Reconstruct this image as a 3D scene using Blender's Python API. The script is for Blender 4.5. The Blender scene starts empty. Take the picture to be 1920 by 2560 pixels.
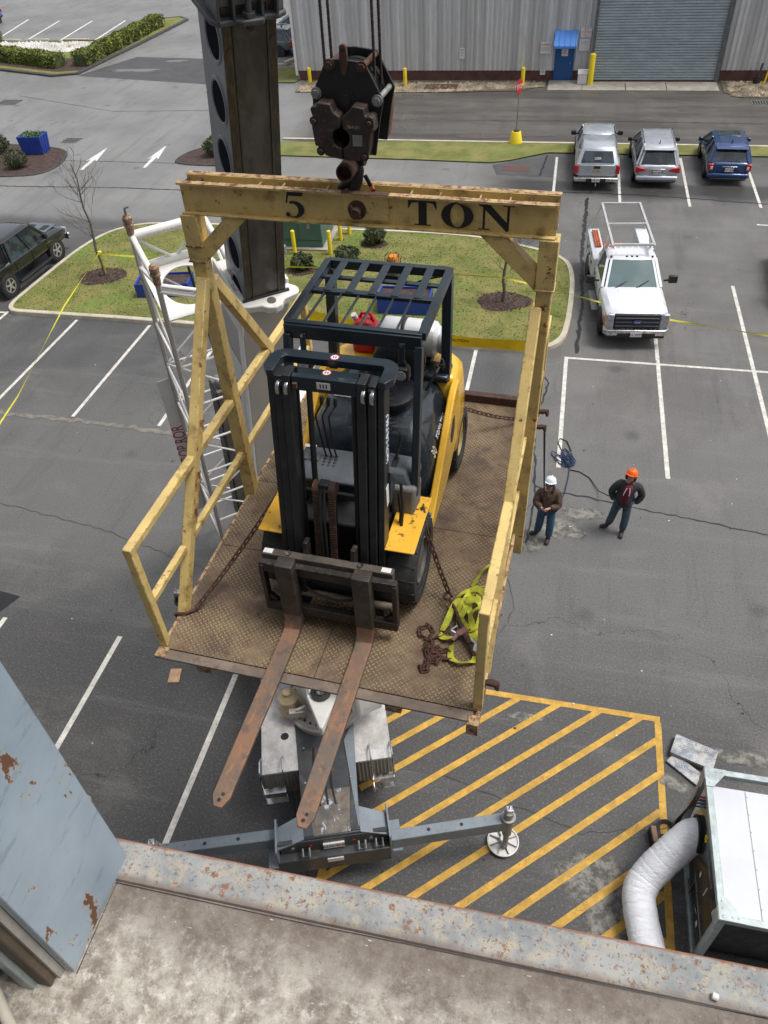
import bpy, math, random
from mathutils import Vector, Matrix, Euler
R = math.radians
sc = bpy.context.scene
random.seed(7)
V = Vector

# ------------------------------------------------------------ camera, sky, sun
cam_d = bpy.data.cameras.new("camera"); cam = bpy.data.objects.new("camera", cam_d)
sc.collection.objects.link(cam); sc.camera = cam
cam_d.sensor_fit = 'HORIZONTAL'; cam_d.sensor_width = 36; cam_d.lens = 35.93
cam_d.clip_start = 0.02; cam_d.clip_end = 2000
rm = Matrix(((0.97716824, -0.10547339, 0.18443861), (0.20662219, 0.67395622, -0.70928858), (-0.04949247, 0.73120338, 0.68036175)))
cam.matrix_world = Matrix.Translation((0, 0, 12.5)) @ rm.to_4x4()

world = bpy.data.worlds.new("World"); sc.world = world; world.use_nodes = True
wn = world.node_tree; bg = wn.nodes['Background']; sky = wn.nodes.new('ShaderNodeTexSky')
sky.sky_type = 'NISHITA'; sky.sun_disc = False
SUN_EL, SUN_AZ = R(66), R(80)
sky.sun_elevation = SUN_EL; sky.sun_rotation = SUN_AZ
sky.air_density = 1.0; sky.dust_density = 4.0; sky.ozone_density = 0.6
hs = wn.nodes.new('ShaderNodeHueSaturation'); hs.inputs['Saturation'].default_value = 0.32
wn.links.new(sky.outputs[0], hs.inputs['Color']); wn.links.new(hs.outputs[0], bg.inputs[0])
bg.inputs[1].default_value = 0.125
sun_d = bpy.data.lights.new("sun", 'SUN'); sun_d.energy = 1.5; sun_d.angle = R(18); sun_d.color = (1, .975, .94)
sun = bpy.data.objects.new("sun", sun_d); sc.collection.objects.link(sun)
sd = V((math.sin(SUN_AZ) * math.cos(SUN_EL), math.cos(SUN_AZ) * math.cos(SUN_EL), math.sin(SUN_EL)))
sun.rotation_euler = sd.to_track_quat('Z', 'Y').to_euler(); sun.location = (0, 0, 60)
sc.view_settings.view_transform = 'Standard'; sc.view_settings.look = 'None'
sc.view_settings.exposure = 0.5; sc.view_settings.gamma = 1

# ------------------------------------------------------------ object helpers
COL = sc.collection
def tag(o, label=None, cat=None, group=None, kind=None):
    if label: o['label'] = label
    if cat: o['category'] = cat
    if group: o['group'] = group
    if kind: o['kind'] = kind
    return o
def thing(name, label, cat, loc=(0, 0, 0), rz=0, group=None, M=None):
    o = bpy.data.objects.new(name, None); COL.objects.link(o); o.empty_display_size = .2
    o.matrix_world = M if M else Matrix.Translation(V(loc)) @ Matrix.Rotation(rz, 4, 'Z')
    return tag(o, label, cat, group)
def copy_tree(o, parent=None):
    c = o.copy(); COL.objects.link(c)
    if parent is not None: c.parent = parent
    for ch in list(o.children): copy_tree(ch, c)
    return c
def frame(a, b, up=V((0, 0, 1))):
    a, b = V(a), V(b); z = (b - a).normalized(); up = V(up)
    if abs(z.dot(up)) > .98: up = V((0, 1, 0))
    x = up.cross(z).normalized(); y = z.cross(x)
    return a, b, x, y, z
class MB:
    def __init__(s, off=(0, 0, 0)): s.v = []; s.f = []; s.off = V(off)
    def add(s, vs, fs):
        n = len(s.v); s.v += [V(p) - s.off for p in vs]; s.f += [tuple(i + n for i in f) for f in fs]; return s
    def box(s, x0, x1, y0, y1, z0, z1):
        return s.add([(x0, y0, z0), (x1, y0, z0), (x1, y1, z0), (x0, y1, z0), (x0, y0, z1), (x1, y0, z1), (x1, y1, z1), (x0, y1, z1)],
                     [(0, 3, 2, 1), (4, 5, 6, 7), (0, 1, 5, 4), (1, 2, 6, 5), (2, 3, 7, 6), (3, 0, 4, 7)])
    def bar(s, a, b, w, h, up=(0, 0, 1)):      # w along up x axis, h along "up"
        a, b, x, y, z = frame(a, b, up); x = x * w / 2; y = y * h / 2
        return s.add([a - x - y, a + x - y, a + x + y, a - x + y, b - x - y, b + x - y, b + x + y, b - x + y],
                     [(0, 3, 2, 1), (4, 5, 6, 7), (0, 1, 5, 4), (1, 2, 6, 5), (2, 3, 7, 6), (3, 0, 4, 7)])
    def cyl(s, a, b, r, r2=None, n=16, cap=True):
        r2 = r if r2 is None else r2; a, b, x, y, z = frame(a, b)
        vs = []
        for c, q in ((a, r), (b, r2)):
            for i in range(n):
                t = 2 * math.pi * i / n; vs.append(c + x * math.cos(t) * q + y * math.sin(t) * q)
        fs = [(i, (i + 1) % n, n + (i + 1) % n, n + i) for i in range(n)]
        if cap: fs += [tuple(range(n - 1, -1, -1)), tuple(range(n, 2 * n))]
        return s.add(vs, fs)
    def tube(s, pts, r, n=8, cap=True, closed=False, rr=None):
        pts = [V(p) for p in pts]; m = len(pts); vs = []; px = None
        for i, p in enumerate(pts):
            a = pts[i - 1] if (i or closed) else p; b = pts[(i + 1) % m] if (i < m - 1 or closed) else p
            z = (b - a).normalized()
            if px is None: x = (V((0, 0, 1)).cross(z) if abs(z.z) < .95 else V((0, 1, 0)).cross(z)).normalized()
            else: x = (px - z * px.dot(z)).normalized()
            px = x; y = z.cross(x); q = rr[i] if rr else r
            for k in range(n):
                t = 2 * math.pi * k / n; vs.append(p + x * math.cos(t) * q + y * math.sin(t) * q)
        fs = []
        for i in range(m if closed else m - 1):
            j = (i + 1) % m
            for k in range(n): fs.append((i * n + k, i * n + (k + 1) % n, j * n + (k + 1) % n, j * n + k))
        if cap and not closed: fs += [tuple(range(n - 1, -1, -1)), tuple(range((m - 1) * n, m * n))]
        return s.add(vs, fs)
    def prism(s, poly, ax, lo, hi, M=None):     # polygon in the plane normal to ax; ax 'x':(y,z) 'y':(x,z) 'z':(x,y)
        f = {'x': lambda p, t: V((t, p[0], p[1])), 'y': lambda p, t: V((p[0], t, p[1])), 'z': lambda p, t: V((p[0], p[1], t))}[ax]
        n = len(poly); vs = [f(p, lo) for p in poly] + [f(p, hi) for p in poly]
        if M: vs = [M @ v for v in vs]
        return s.add(vs, [tuple(range(n)), tuple(range(2 * n - 1, n - 1, -1))] + [(i, n + i, n + (i + 1) % n, (i + 1) % n) for i in range(n)])
    def loft(s, secs, cap=True):
        n = len(secs[0]); vs = [p for q in secs for p in q]; fs = []
        for i in range(len(secs) - 1):
            for k in range(n): fs.append((i * n + k, i * n + (k + 1) % n, (i + 1) * n + (k + 1) % n, (i + 1) * n + k))
        if cap: fs += [tuple(range(n - 1, -1, -1)), tuple(range((len(secs) - 1) * n, len(secs) * n))]
        return s.add(vs, fs)
    def lathe(s, c, axis, prof, n=24):          # prof: (r, t) along axis
        a, b, x, y, z = frame(c, V(c) + V(axis)); vs = []
        for r, t in prof:
            for k in range(n):
                q = 2 * math.pi * k / n; vs.append(a + z * t + x * math.cos(q) * r + y * math.sin(q) * r)
        fs = []
        for i in range(len(prof) - 1):
            for k in range(n): fs.append((i * n + k, i * n + (k + 1) % n, (i + 1) * n + (k + 1) % n, (i + 1) * n + k))
        fs += [tuple(range(n - 1, -1, -1)), tuple(range((len(prof) - 1) * n, len(prof) * n))]
        return s.add(vs, fs)
    def quad(s, *p): return s.add(list(p), [tuple(range(len(p)))])
    def xf(s, M):
        s.v = [M @ v for v in s.v]; return s
    def build(s, name, mat, parent=None, bevel=0, smooth=None, seg=2, sub=0):
        me = bpy.data.meshes.new(name); me.from_pydata([tuple(v) for v in s.v], [], s.f); me.materials.append(mat)
        me.update()
        import bmesh
        bm = bmesh.new(); bm.from_mesh(me); bmesh.ops.recalc_face_normals(bm, faces=bm.faces); bm.to_mesh(me); bm.free()
        o = bpy.data.objects.new(name, me); COL.objects.link(o)
        if parent is not None: o.parent = parent
        if smooth is None: smooth = 35
        if smooth:
            me.polygons.foreach_set('use_smooth', [True] * len(me.polygons)); me.set_sharp_from_angle(angle=R(smooth))
        if bevel:
            b = o.modifiers.new('bevel', 'BEVEL'); b.width = bevel; b.segments = seg; b.limit_method = 'ANGLE'; b.angle_limit = R(35)
            b.harden_normals = False
        if sub:
            b = o.modifiers.new('sub', 'SUBSURF'); b.levels = sub; b.render_levels = sub
        return o
def arc(cx, cy, r, a0, a1, n, ry=None):
    ry = r if ry is None else ry
    return [(cx + r * math.cos(R(a0 + (a1 - a0) * i / n)), cy + ry * math.sin(R(a0 + (a1 - a0) * i / n))) for i in range(n + 1)]
def text(s, size, M, mat, parent, name='lettering', ex=.001, shear=0, align='CENTER', offx=0, sx=1):
    c = bpy.data.curves.new(name, 'FONT'); c.body = s; c.size = size; c.extrude = ex; c.align_x = align; c.align_y = 'CENTER'; c.shear = shear; c.offset = offx
    t = bpy.data.objects.new(name, c); COL.objects.link(t)
    dg = bpy.context.evaluated_depsgraph_get(); me = bpy.data.meshes.new_from_object(t.evaluated_get(dg))
    bpy.data.objects.remove(t); me.materials.clear(); me.materials.append(mat)
    me.transform(M @ Matrix.Diagonal((sx, 1, 1, 1)))
    o = bpy.data.objects.new(name, me); COL.objects.link(o)
    if parent is not None: o.parent = parent
    return o
def basis(o, x, y):         # matrix placing text: origin, x dir, y dir
    x = V(x).normalized(); y = V(y).normalized(); z = x.cross(y)
    return Matrix(((x.x, y.x, z.x, o[0]), (x.y, y.y, z.y, o[1]), (x.z, y.z, z.z, o[2]), (0, 0, 0, 1)))

# ------------------------------------------------------------ materials
class NT:
    def __init__(s, name):
        s.m = bpy.data.materials.new(name); s.m.use_nodes = True; s.t = s.m.node_tree; s.b = s.t.nodes['Principled BSDF']
        s.tc = s.t.nodes.new('ShaderNodeTexCoord'); s.geo = None
    def n(s, typ, **kw):
        x = s.t.nodes.new('ShaderNode' + typ)
        for k, v in kw.items():
            if k in x.bl_rna.properties: setattr(x, k, v)
            else: s.inp(x, k, v)
        return x
    def inp(s, x, k, v):
        k = int(k[1:]) if k[0] == 'i' and k[1:].isdigit() else k
        if hasattr(v, 'is_output'): s.t.links.new(v, x.inputs[k])
        elif hasattr(v, 'outputs'): s.t.links.new(v.outputs[0], x.inputs[k])
        else:
            if isinstance(v, tuple) and len(v) == 3 and x.inputs[k].type == 'RGBA': v = (*v, 1)
            x.inputs[k].default_value = v
    def math(s, op, a, b=0.0, c=None, clamp=False):
        x = s.t.nodes.new('ShaderNodeMath'); x.operation = op; x.use_clamp = clamp; s.inp(x, 'i0', a); s.inp(x, 'i1', b)
        if c is not None: s.inp(x, 'i2', c)
        return x.outputs[0]
    def noise(s, scale, detail=4, rough=.55, vec=None, dist=0):
        x = s.t.nodes.new('ShaderNodeTexNoise'); x.inputs['Scale'].default_value = scale; x.inputs['Detail'].default_value = detail
        x.inputs['Roughness'].default_value = rough; x.inputs['Distortion'].default_value = dist
        s.t.links.new(vec or s.tc.outputs['Object'], x.inputs['Vector']); return x.outputs['Fac']
    def mapv(s, scale=(1, 1, 1), rot=(0, 0, 0), loc=(0, 0, 0), vec=None):
        x = s.t.nodes.new('ShaderNodeMapping'); x.inputs['Scale'].default_value = scale; x.inputs['Rotation'].default_value = rot; x.inputs['Location'].default_value = loc
        s.t.links.new(vec or s.tc.outputs['Object'], x.inputs['Vector']); return x.outputs[0]
    def ramp(s, v, lo, hi, a=0.0, b=1.0):
        x = s.t.nodes.new('ShaderNodeMapRange'); x.interpolation_type = 'SMOOTHSTEP'
        s.inp(x, 'Value', v); s.inp(x, 'From Min', lo); s.inp(x, 'From Max', hi); s.inp(x, 'To Min', a); s.inp(x, 'To Max', b); return x.outputs[0]
    def mix(s, f, a, b, mode='MIX'):
        x = s.t.nodes.new('ShaderNodeMix'); x.data_type = 'RGBA'; x.blend_type = mode
        s.inp(x, 'Factor', f); s.inp(x, 'i6', a); s.inp(x, 'i7', b); return x.outputs[2]
    def bump(s, h, strength=.3, dist=.01):
        x = s.t.nodes.new('ShaderNodeBump'); x.inputs['Strength'].default_value = strength; x.inputs['Distance'].default_value = dist
        s.t.links.new(h, x.inputs['Height']); s.t.links.new(x.outputs[0], s.b.inputs['Normal'])
    def out(s, col=None, rough=None, metal=None):
        if col is not None: s.inp(s.b, 'Base Color', col)
        if rough is not None: s.inp(s.b, 'Roughness', rough)
        if metal is not None: s.inp(s.b, 'Metallic', metal)
        return s.m
def mul(c, k): return tuple(min(1, x * k) for x in c)
def M(name, col, rough=.5, metal=0, var=.25, scale=5, dirt=0, dirtcol=(.05, .04, .03), rust=0, rustcol=(.2, .07, .025), bump=0, fine=60, coat=0, streak=False, dscale=None, edge=None):
    k = NT(name)
    v1 = k.noise(scale, 5, .6); c = k.mix(k.ramp(v1, .3, .7), mul(col, 1 - var), mul(col, 1 + var * .6))
    f = k.noise(fine, 3, .6); c = k.mix(k.ramp(f, .35, .65, 0, .35), c, mul(col, 1 - var * 1.2))
    r = k.ramp(v1, .3, .7, max(.05, rough - .1), min(1, rough + .12)); me = metal
    if dirt:
        vec = k.mapv((7, 7, .7)) if streak else None
        dn = k.noise(dscale or scale * 2.3, 6, .68, vec); df = k.ramp(dn, .62 - dirt * .3, .72, 0, min(1, dirt + .35)); c = k.mix(df, c, dirtcol); r = k.ramp(df, 0, 1, rough, .85) if not coat else r
    if rust:
        rn = k.noise(scale * 3.1, 8, .7, k.mapv(loc=(3.1, 7.7, 1.3))); rf = k.ramp(rn, .66 - rust * .3, .70 - rust * .25)
        rc = k.mix(k.noise(fine * .7, 4), mul(rustcol, .45), mul(rustcol, 1.6)); c = k.mix(rf, c, rc)
        if metal: me = k.ramp(rf, 0, 1, metal, 0.0)
    if edge:
        bv = k.n('Bevel', samples=3); bv.inputs['Radius'].default_value = edge[1]; ge = k.n('NewGeometry'); dt = k.n('VectorMath', operation='DOT_PRODUCT')
        k.t.links.new(bv.outputs[0], dt.inputs[0]); k.t.links.new(ge.outputs['True Normal'], dt.inputs[1])
        ef = k.math('MULTIPLY', k.ramp(dt.outputs['Value'], .985, .93), k.ramp(k.noise(14, 6, .75), .47, .60)); c = k.mix(k.math('MULTIPLY', ef, .9), c, edge[0])
    if bump: k.bump(k.noise(fine, 4, .6), bump, .004)
    if coat: k.inp(k.b, 'Coat Weight', coat); k.inp(k.b, 'Coat Roughness', .08)
    return k.out(c, r, me)
def glass(name, col=(.02, .03, .035), rough=.06):
    k = NT(name); c = k.mix(k.ramp(k.noise(2.5, 2), .4, .6), mul(col, .6), mul(col, 1.8)); k.inp(k.b, 'Specular IOR Level', .9)
    return k.out(c, rough)
def tread(name, base, wear, cell=.036, rust=None, rough=.6, metal=0, grime=(.05, .035, .025), gl=.5, wl=.8):
    k = NT(name)
    mp = k.mapv((1 / cell, 1 / cell, 1 / cell), (0, 0, R(45)))
    sp = k.n('SeparateXYZ'); k.t.links.new(mp, sp.inputs[0]); u, v = sp.outputs[0], sp.outputs[1]
    par = k.math('MODULO', k.math('ABSOLUTE', k.math('ADD', k.math('FLOOR', u), k.math('FLOOR', v))), 2.0)
    fu = k.math('SUBTRACT', k.math('FRACT', u), .5); fv = k.math('SUBTRACT', k.math('FRACT', v), .5)
    p = k.math('ADD', k.math('MULTIPLY', fu, k.math('SUBTRACT', 1.0, par)), k.math('MULTIPLY', fv, par))
    q = k.math('ADD', k.math('MULTIPLY', fv, k.math('SUBTRACT', 1.0, par)), k.math('MULTIPLY', fu, par))
    dd = k.math('SQRT', k.math('ADD', k.math('POWER', k.math('DIVIDE', p, .46), 2.0), k.math('POWER', k.math('DIVIDE', q, .15), 2.0)))
    hgt = k.ramp(dd, .6, 1.25, 1.0, 0.0)
    big = k.noise(1.9, 7, .68); med = k.noise(9, 6, .7)
    c = k.mix(k.ramp(big, .35, .62), mul(base, .62), mul(base, 1.15))
    c = k.mix(k.ramp(med, .42, .68, 0, .8), c, rust or mul(base, .6))
    wf = k.math('MULTIPLY', hgt, k.ramp(k.noise(3.3, 6, .7, k.mapv(loc=(4, 2, 0))), .38, .6, .12, wl))
    c = k.mix(wf, c, wear)
    c = k.mix(k.ramp(k.noise(2.6, 7, .72, k.mapv(loc=(9, 1, 0))), .52, .66, 0, gl), c, grime)
    k.bump(hgt, .9, .003)
    return k.out(c, k.ramp(med, .3, .7, rough - .12, rough + .15), metal)

ASPH = NT('asphalt_mat')
def make_asphalt():
    k = ASPH; g = k.n('NewGeometry'); P = g.outputs['Position']
    sp = k.n('SeparateXYZ'); k.t.links.new(P, sp.inputs[0]); X, Y = sp.outputs[0], sp.outputs[1]
    wob = k.noise(.35, 3, .5, P)
    Yw = k.math('ADD', Y, k.math('MULTIPLY', wob, 2.0)); Xw = k.math('ADD', X, k.math('MULTIPLY', wob, 1.5))
    base = k.mix(k.ramp(k.noise(.6, 5, .6, P), .3, .7), (.062, .062, .062), (.088, .087, .085))
    # lighter road beyond the island, sky sheen painted in; browner surface by the shed
    road = k.math('MULTIPLY', k.ramp(Y, 28.6, 29.6), k.ramp(Xw, -1.0, -4.0))
    c = k.mix(road, base, k.mix(k.ramp(k.noise(.25, 6, .6, P), .35, .65), (.17, .168, .163), (.225, .222, .215)))
    shed = k.math('MULTIPLY', k.ramp(Y, 39.0, 39.2), k.ramp(Xw, -14.0, -12.0))
    c = k.mix(shed, c, k.mix(k.ramp(k.noise(.5, 6, .6, k.mapv((.25, 1.5, 1), vec=P)), .35, .65), (.062, .057, .05), (.115, .107, .095)))
    lot = k.math('MULTIPLY', k.ramp(Y, 13, 17), k.ramp(X, -1.2, .2))
    lot = k.math('MULTIPLY', lot, k.ramp(Y, 36.8, 35.8))
    c = k.mix(lot, c, k.mix(k.ramp(k.noise(.4, 5, .6, P), .35, .65), (.108, .104, .097), (.145, .141, .132)))
    mid = k.math('MULTIPLY', k.ramp(Yw, 9.5, 12.5), k.ramp(Yw, 19.5, 16)); mid = k.math('MULTIPLY', mid, .7)
    c = k.mix(mid, c, (.13, .128, .122))
    # sealed dark apron under the crane and hatching
    c = k.mix(k.math('MULTIPLY', k.ramp(Yw, 10.5, 8.8), .75), c, (.046, .045, .044))
    # dusty dried puddles
    dn = k.noise(.55, 8, .62, k.mapv(loc=(17, 4, 0), vec=P), .4); df = k.math('MULTIPLY', k.ramp(dn, .63, .68), k.ramp(k.noise(3, 6, .7, P), .35, .55))
    c = k.mix(k.math('MULTIPLY', k.ramp(dn, .52, .78), .28), c, (.26, .245, .215))
    tr = k.noise(1.1, 6, .7, k.mapv((1.6, .16, 1), (0, 0, R(-12)), vec=P)); c = k.mix(k.ramp(tr, .5, .72, 0, .38), c, (.045, .044, .043)); tr2 = k.noise(1.0, 6, .7, k.mapv((.14, 1.3, 1), (0, 0, R(8)), vec=P)); c = k.mix(k.ramp(tr2, .52, .72, 0, .3), c, (.20, .195, .185))
    ov = k.n('TexVoronoi', feature='F1'); k.t.links.new(k.mapv((1, 1, 0), vec=P), ov.inputs['Vector']); ov.inputs['Scale'].default_value = .55; c = k.mix(k.math('MULTIPLY', k.ramp(k.math('ADD', ov.outputs['Distance'], k.math('MULTIPLY', k.noise(4, 5, .7, P), .12)), .22, .10), .45), c, (.03, .03, .03))
    # stone speckle
    sn = k.noise(26, 3, .7, P); c = k.mix(k.ramp(sn, .52, .72, 0, .6), c, (.20, .195, .18)); c = k.mix(k.ramp(sn, .45, .30, 0, .75), c, (.018, .018, .018))
    s2 = k.noise(75, 2, .7, P); c = k.mix(k.ramp(s2, .56, .72, 0, .22), c, (.26, .25, .235))
    # cracks
    vec = k.n('Mix', data_type='VECTOR') if False else None
    ad = k.n('VectorMath', operation='ADD'); nz = k.n('TexNoise'); k.t.links.new(P, nz.inputs['Vector']); nz.inputs['Scale'].default_value = .9; nz.inputs['Detail'].default_value = 6
    scl = k.n('VectorMath', operation='SCALE'); k.t.links.new(nz.outputs['Color'], scl.inputs[0]); scl.inputs['Scale'].default_value = 2.2
    k.t.links.new(P, ad.inputs[0]); k.t.links.new(scl.outputs[0], ad.inputs[1])
    vo = k.n('TexVoronoi', feature='DISTANCE_TO_EDGE'); k.t.links.new(ad.outputs[0], vo.inputs['Vector']); vo.inputs['Scale'].default_value = .16
    cr = k.math('MULTIPLY', k.ramp(vo.outputs['Distance'], .0018, .0005), k.ramp(k.noise(.12, 3, .5, P), .46, .56))
    c = k.mix(k.math('MULTIPLY', cr, .85), c, (.012, .012, .012))
    # damp band in front of the shed and under parked cars
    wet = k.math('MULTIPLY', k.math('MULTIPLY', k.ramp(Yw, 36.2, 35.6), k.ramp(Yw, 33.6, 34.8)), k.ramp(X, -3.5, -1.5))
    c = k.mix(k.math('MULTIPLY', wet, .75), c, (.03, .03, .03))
    gz = k.ramp(k.noise(.3, 4, .6, P), .35, .65, .5, .68)
    rg = k.math('SUBTRACT', gz, k.math('MULTIPLY', wet, .25)); rg = k.math('SUBTRACT', rg, k.math('MULTIPLY', k.math('ADD', road, shed), .12))
    k.bump(k.noise(55, 3, .7, P), .5, .006)
    return k.out(c, rg)
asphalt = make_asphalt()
def paint_line(name, col):
    k = NT(name); g = k.n('NewGeometry'); P = g.outputs['Position']
    c = k.mix(k.ramp(k.noise(5, 6, .7, P), .35, .7), mul(col, .72), mul(col, 1.08))
    c = k.mix(k.ramp(k.noise(40, 4, .75, P), .56, .68, 0, .75), c, (.09, .085, .08))
    vo = k.n('TexVoronoi', feature='DISTANCE_TO_EDGE'); k.t.links.new(P, vo.inputs['Vector']); vo.inputs['Scale'].default_value = 9
    c = k.mix(k.ramp(vo.outputs['Distance'], .02, .005, 0, .45), c, (.07, .06, .05))
    c = k.mix(k.ramp(k.noise(1.2, 6, .7, P), .5, .75, 0, .55), c, mul(col, .5))
    return k.out(c, .7)
WL = paint_line('white_line_paint', (.70, .68, .62)); YL = paint_line('yellow_line_paint', (.62, .36, .055))
WL2 = paint_line('bright_line_paint', (.82, .81, .78))
def grassm():
    k = NT('grass_mat'); g = k.n('NewGeometry'); P = g.outputs['Position']
    a = k.mix(k.ramp(k.noise(1.1, 6, .65, P), .35, .65), (.115, .135, .028), (.215, .195, .062))
    a = k.mix(k.ramp(k.noise(.5, 4, .6, k.mapv(loc=(5, 9, 0), vec=P)), .48, .7, 0, .8), a, (.135, .20, .035))
    a = k.mix(k.ramp(k.noise(14, 6, .75, P), .5, .72, 0, .6), a, (.10, .115, .03))
    a = k.mix(k.ramp(k.noise(3.2, 6, .7, k.mapv(loc=(1, 3, 0), vec=P)), .58, .72, 0, .7), a, (.16, .12, .06))
    k.bump(k.noise(30, 5, .8, P), .6, .02); return k.out(a, .95)
GRASS = grassm()
BLADE = M('grass_blade_mat', (.24, .25, .075), .8, var=.3, scale=1.2, fine=4)
MULCH = M('mulch_mat', (.075, .045, .038), .95, var=.6, scale=6, fine=25, bump=1)
KERB = M('kerb_concrete', (.52, .47, .37), .85, var=.2, scale=2, dirt=.25, dirtcol=(.25, .21, .16), bump=.3)
DKERB = M('asphalt_kerb', (.06, .06, .06), .8, var=.4, scale=5)
CONC = M('apron_concrete', (.36, .33, .28), .85, var=.25, scale=1.2, dirt=.3, dirtcol=(.14, .12, .1))
YG = M('gantry_yellow', (.69, .51, .195), .5, var=.18, scale=3, dirt=.42, dirtcol=(.24, .15, .05), rust=.14, rustcol=(.16, .06, .025), bump=.15, dscale=7, edge=((.17, .085, .04), .012))
YRUST = M('rusty_yellow', (.50, .36, .18), .7, var=.3, scale=5, dirt=.5, dirtcol=(.16, .07, .04), rust=.55, rustcol=(.17, .06, .035), bump=.3)
RUST = M('rust_brown', (.10, .048, .032), .85, var=.5, scale=14, fine=70, bump=.5)
RUSTD = M('dark_rust', (.075, .04, .028), .8, var=.5, scale=10, rust=.3, bump=.4)
LIPM = M('deck_lip_steel', (.20, .155, .12), .7, var=.35, scale=4, dirt=.4, dirtcol=(.08, .05, .035), bump=.3)
DECK = tread('rusty_tread_plate', (.165, .115, .068), (.44, .36, .18), .031, rust=(.115, .06, .042), rough=.6, grime=(.07, .045, .035), gl=.75, wl=.75)
ALU = tread('aluminium_tread', (.60, .58, .56), (.74, .73, .71), .03, rust=(.50, .47, .44), rough=.45, grime=(.18, .17, .16), metal=.25, gl=.22)
ALUD = tread('dusty_ramp_tread', (.22, .25, .3), (.6, .58, .54), .04, rust=(.55, .52, .46), rough=.5, grime=(.62, .58, .5), metal=.3, gl=.4)
NAVY = M('navy_enamel', (.014, .024, .034), .28, var=.3, scale=4, dirt=.12, dirtcol=(.09, .085, .075), coat=.5)
NAVYR = M('navy_steel_frame', (.016, .027, .037), .33, var=.25, scale=5, dirt=.08, dirtcol=(.1, .1, .1))
MAST = M('mast_steel', (.020, .022, .024), .42, var=.35, scale=8, dirt=.25, dirtcol=(.06, .05, .045))
BLACK = M('black_plastic', (.018, .018, .019), .5, var=.3, scale=8)
SEAT = M('seat_vinyl', (.012, .014, .018), .3, var=.3, scale=6)
GREYP = M('grey_plastic', (.085, .1, .115), .5, var=.2, scale=6, dirt=.15, dirtcol=(.16, .14, .12))
FYEL = M('forklift_yellow', (.80, .44, .035), .4, var=.12, scale=5, dirt=.2, dirtcol=(.3, .18, .05), rust=.26, rustcol=(.14, .05, .02), coat=.2)
FYELC = M('forklift_yellow_clean', (.82, .47, .035), .3, var=.08, scale=2, dirt=.05, dirtcol=(.4, .25, .06), coat=.3)
RUBBER = M('tyre_rubber', (.028, .028, .028), .8, var=.3, scale=10, dirt=.2, dirtcol=(.08, .07, .06))
CARR = M('carriage_steel', (.028, .024, .022), .5, var=.5, scale=7, dirt=.3, dirtcol=(.12, .075, .045), rust=.15)
FSHANK = M('fork_shank_steel', (.06, .05, .042), .5, var=.5, scale=6, dirt=.3, dirtcol=(.15, .08, .045))
def forkm():
    k = NT('worn_fork_steel'); c = k.mix(k.ramp(k.noise(3.2, 7, .7), .38, .62), (.25, .135, .08), (.15, .115, .09))
    st = k.noise(5, 7, .75, k.mapv((5, 1.2, 1))); c = k.mix(k.ramp(st, .52, .70, 0, .8), c, (.42, .19, .075))
    c = k.mix(k.ramp(k.noise(9, 8, .75, k.mapv(loc=(3, 2, 1))), .50, .60, 0, .75), c, (.10, .085, .075))
    c = k.mix(k.ramp(k.noise(26, 5, .8, k.mapv((1, 3, 1))), .58, .75, 0, .5), c, (.4, .3, .2))
    k.bump(k.noise(30, 5), .2, .004); return k.out(c, .55, .25)
FORK = forkm()
CHROME = M('bright_steel', (.6, .6, .6), .22, metal=1, var=.15, scale=10)
STEEL = M('dull_steel', (.35, .35, .34), .5, metal=.7, var=.3, scale=12)
TANK = M('propane_aluminium', (.80, .81, .82), .4, metal=.3, var=.12, scale=3)
WHITE = M('crane_white', (.78, .76, .72), .45, var=.08, scale=2, dirt=.12, dirtcol=(.45, .4, .33), rust=.04)
CREAM = M('crane_grey_white', (.46, .43, .39), .5, var=.08, scale=1.5, dirt=.1, dirtcol=(.3, .26, .22))
WORNW = M('worn_white_collar', (.74, .72, .67), .5, var=.1, scale=4, dirt=.25, dirtcol=(.03, .028, .03), dscale=6)
def boomm():
    k = NT('greased_boom_steel'); st = k.noise(2.2, 6, .65, k.mapv((2.2, 2.2, .35)))
    c = k.mix(k.ramp(st, .35, .65), (.035, .032, .028), (.085, .075, .06))
    c = k.mix(k.ramp(k.noise(2.5, 5, .6, k.mapv(loc=(2, 5, 8))), .55, .7, 0, .8), c, (.12, .12, .115))
    return k.out(c, k.ramp(st, .3, .7, .3, .5))
BOOM = boomm()
def greasem():
    k = NT('yellow_grease_strip'); st = k.noise(5, 6, .7, k.mapv((4, 4, .5)))
    c = k.mix(k.ramp(st, .45, .68), (.035, .028, .018), (.10, .07, .025))
    return k.out(c, .35)
GREASE = greasem()
BOOMG = M('grey_boom_paint', (.19, .205, .215), .38, var=.12, scale=1.5, dirt=.15, dirtcol=(.09, .09, .09))
BOOMD = M('dark_boom_casting', (.075, .08, .085), .42, var=.3, scale=5, dirt=.3, dirtcol=(.02, .02, .02))
HOLE = M('painted_hole_shade', (.010, .013, .02), .95, var=.3); HOLE.node_tree.nodes['Principled BSDF'].inputs['Specular IOR Level'].default_value = .05  # flat dark colour painting the shade inside the boom openings and bore
CARGREY = M('carrier_dark_deck', (.055, .062, .068), .38, var=.4, scale=2.5, dirt=.35, dirtcol=(.13, .10, .075), rust=.12, dscale=3)
CARBLUE = M('carrier_blue_grey', (.20, .235, .265), .45, var=.15, scale=3, dirt=.2, dirtcol=(.11, .085, .065), rust=.12)
BLOCKP = M('block_black_plate', (.014, .014, .016), .5, var=.4, scale=7, dirt=.15, dirtcol=(.06, .045, .035))
BLOCKW = M('block_cheek_weight', (.040, .027, .023), .5, var=.5, scale=9, dirt=.3, dirtcol=(.12, .06, .03), rust=.22, rustcol=(.18, .075, .025))
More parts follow.
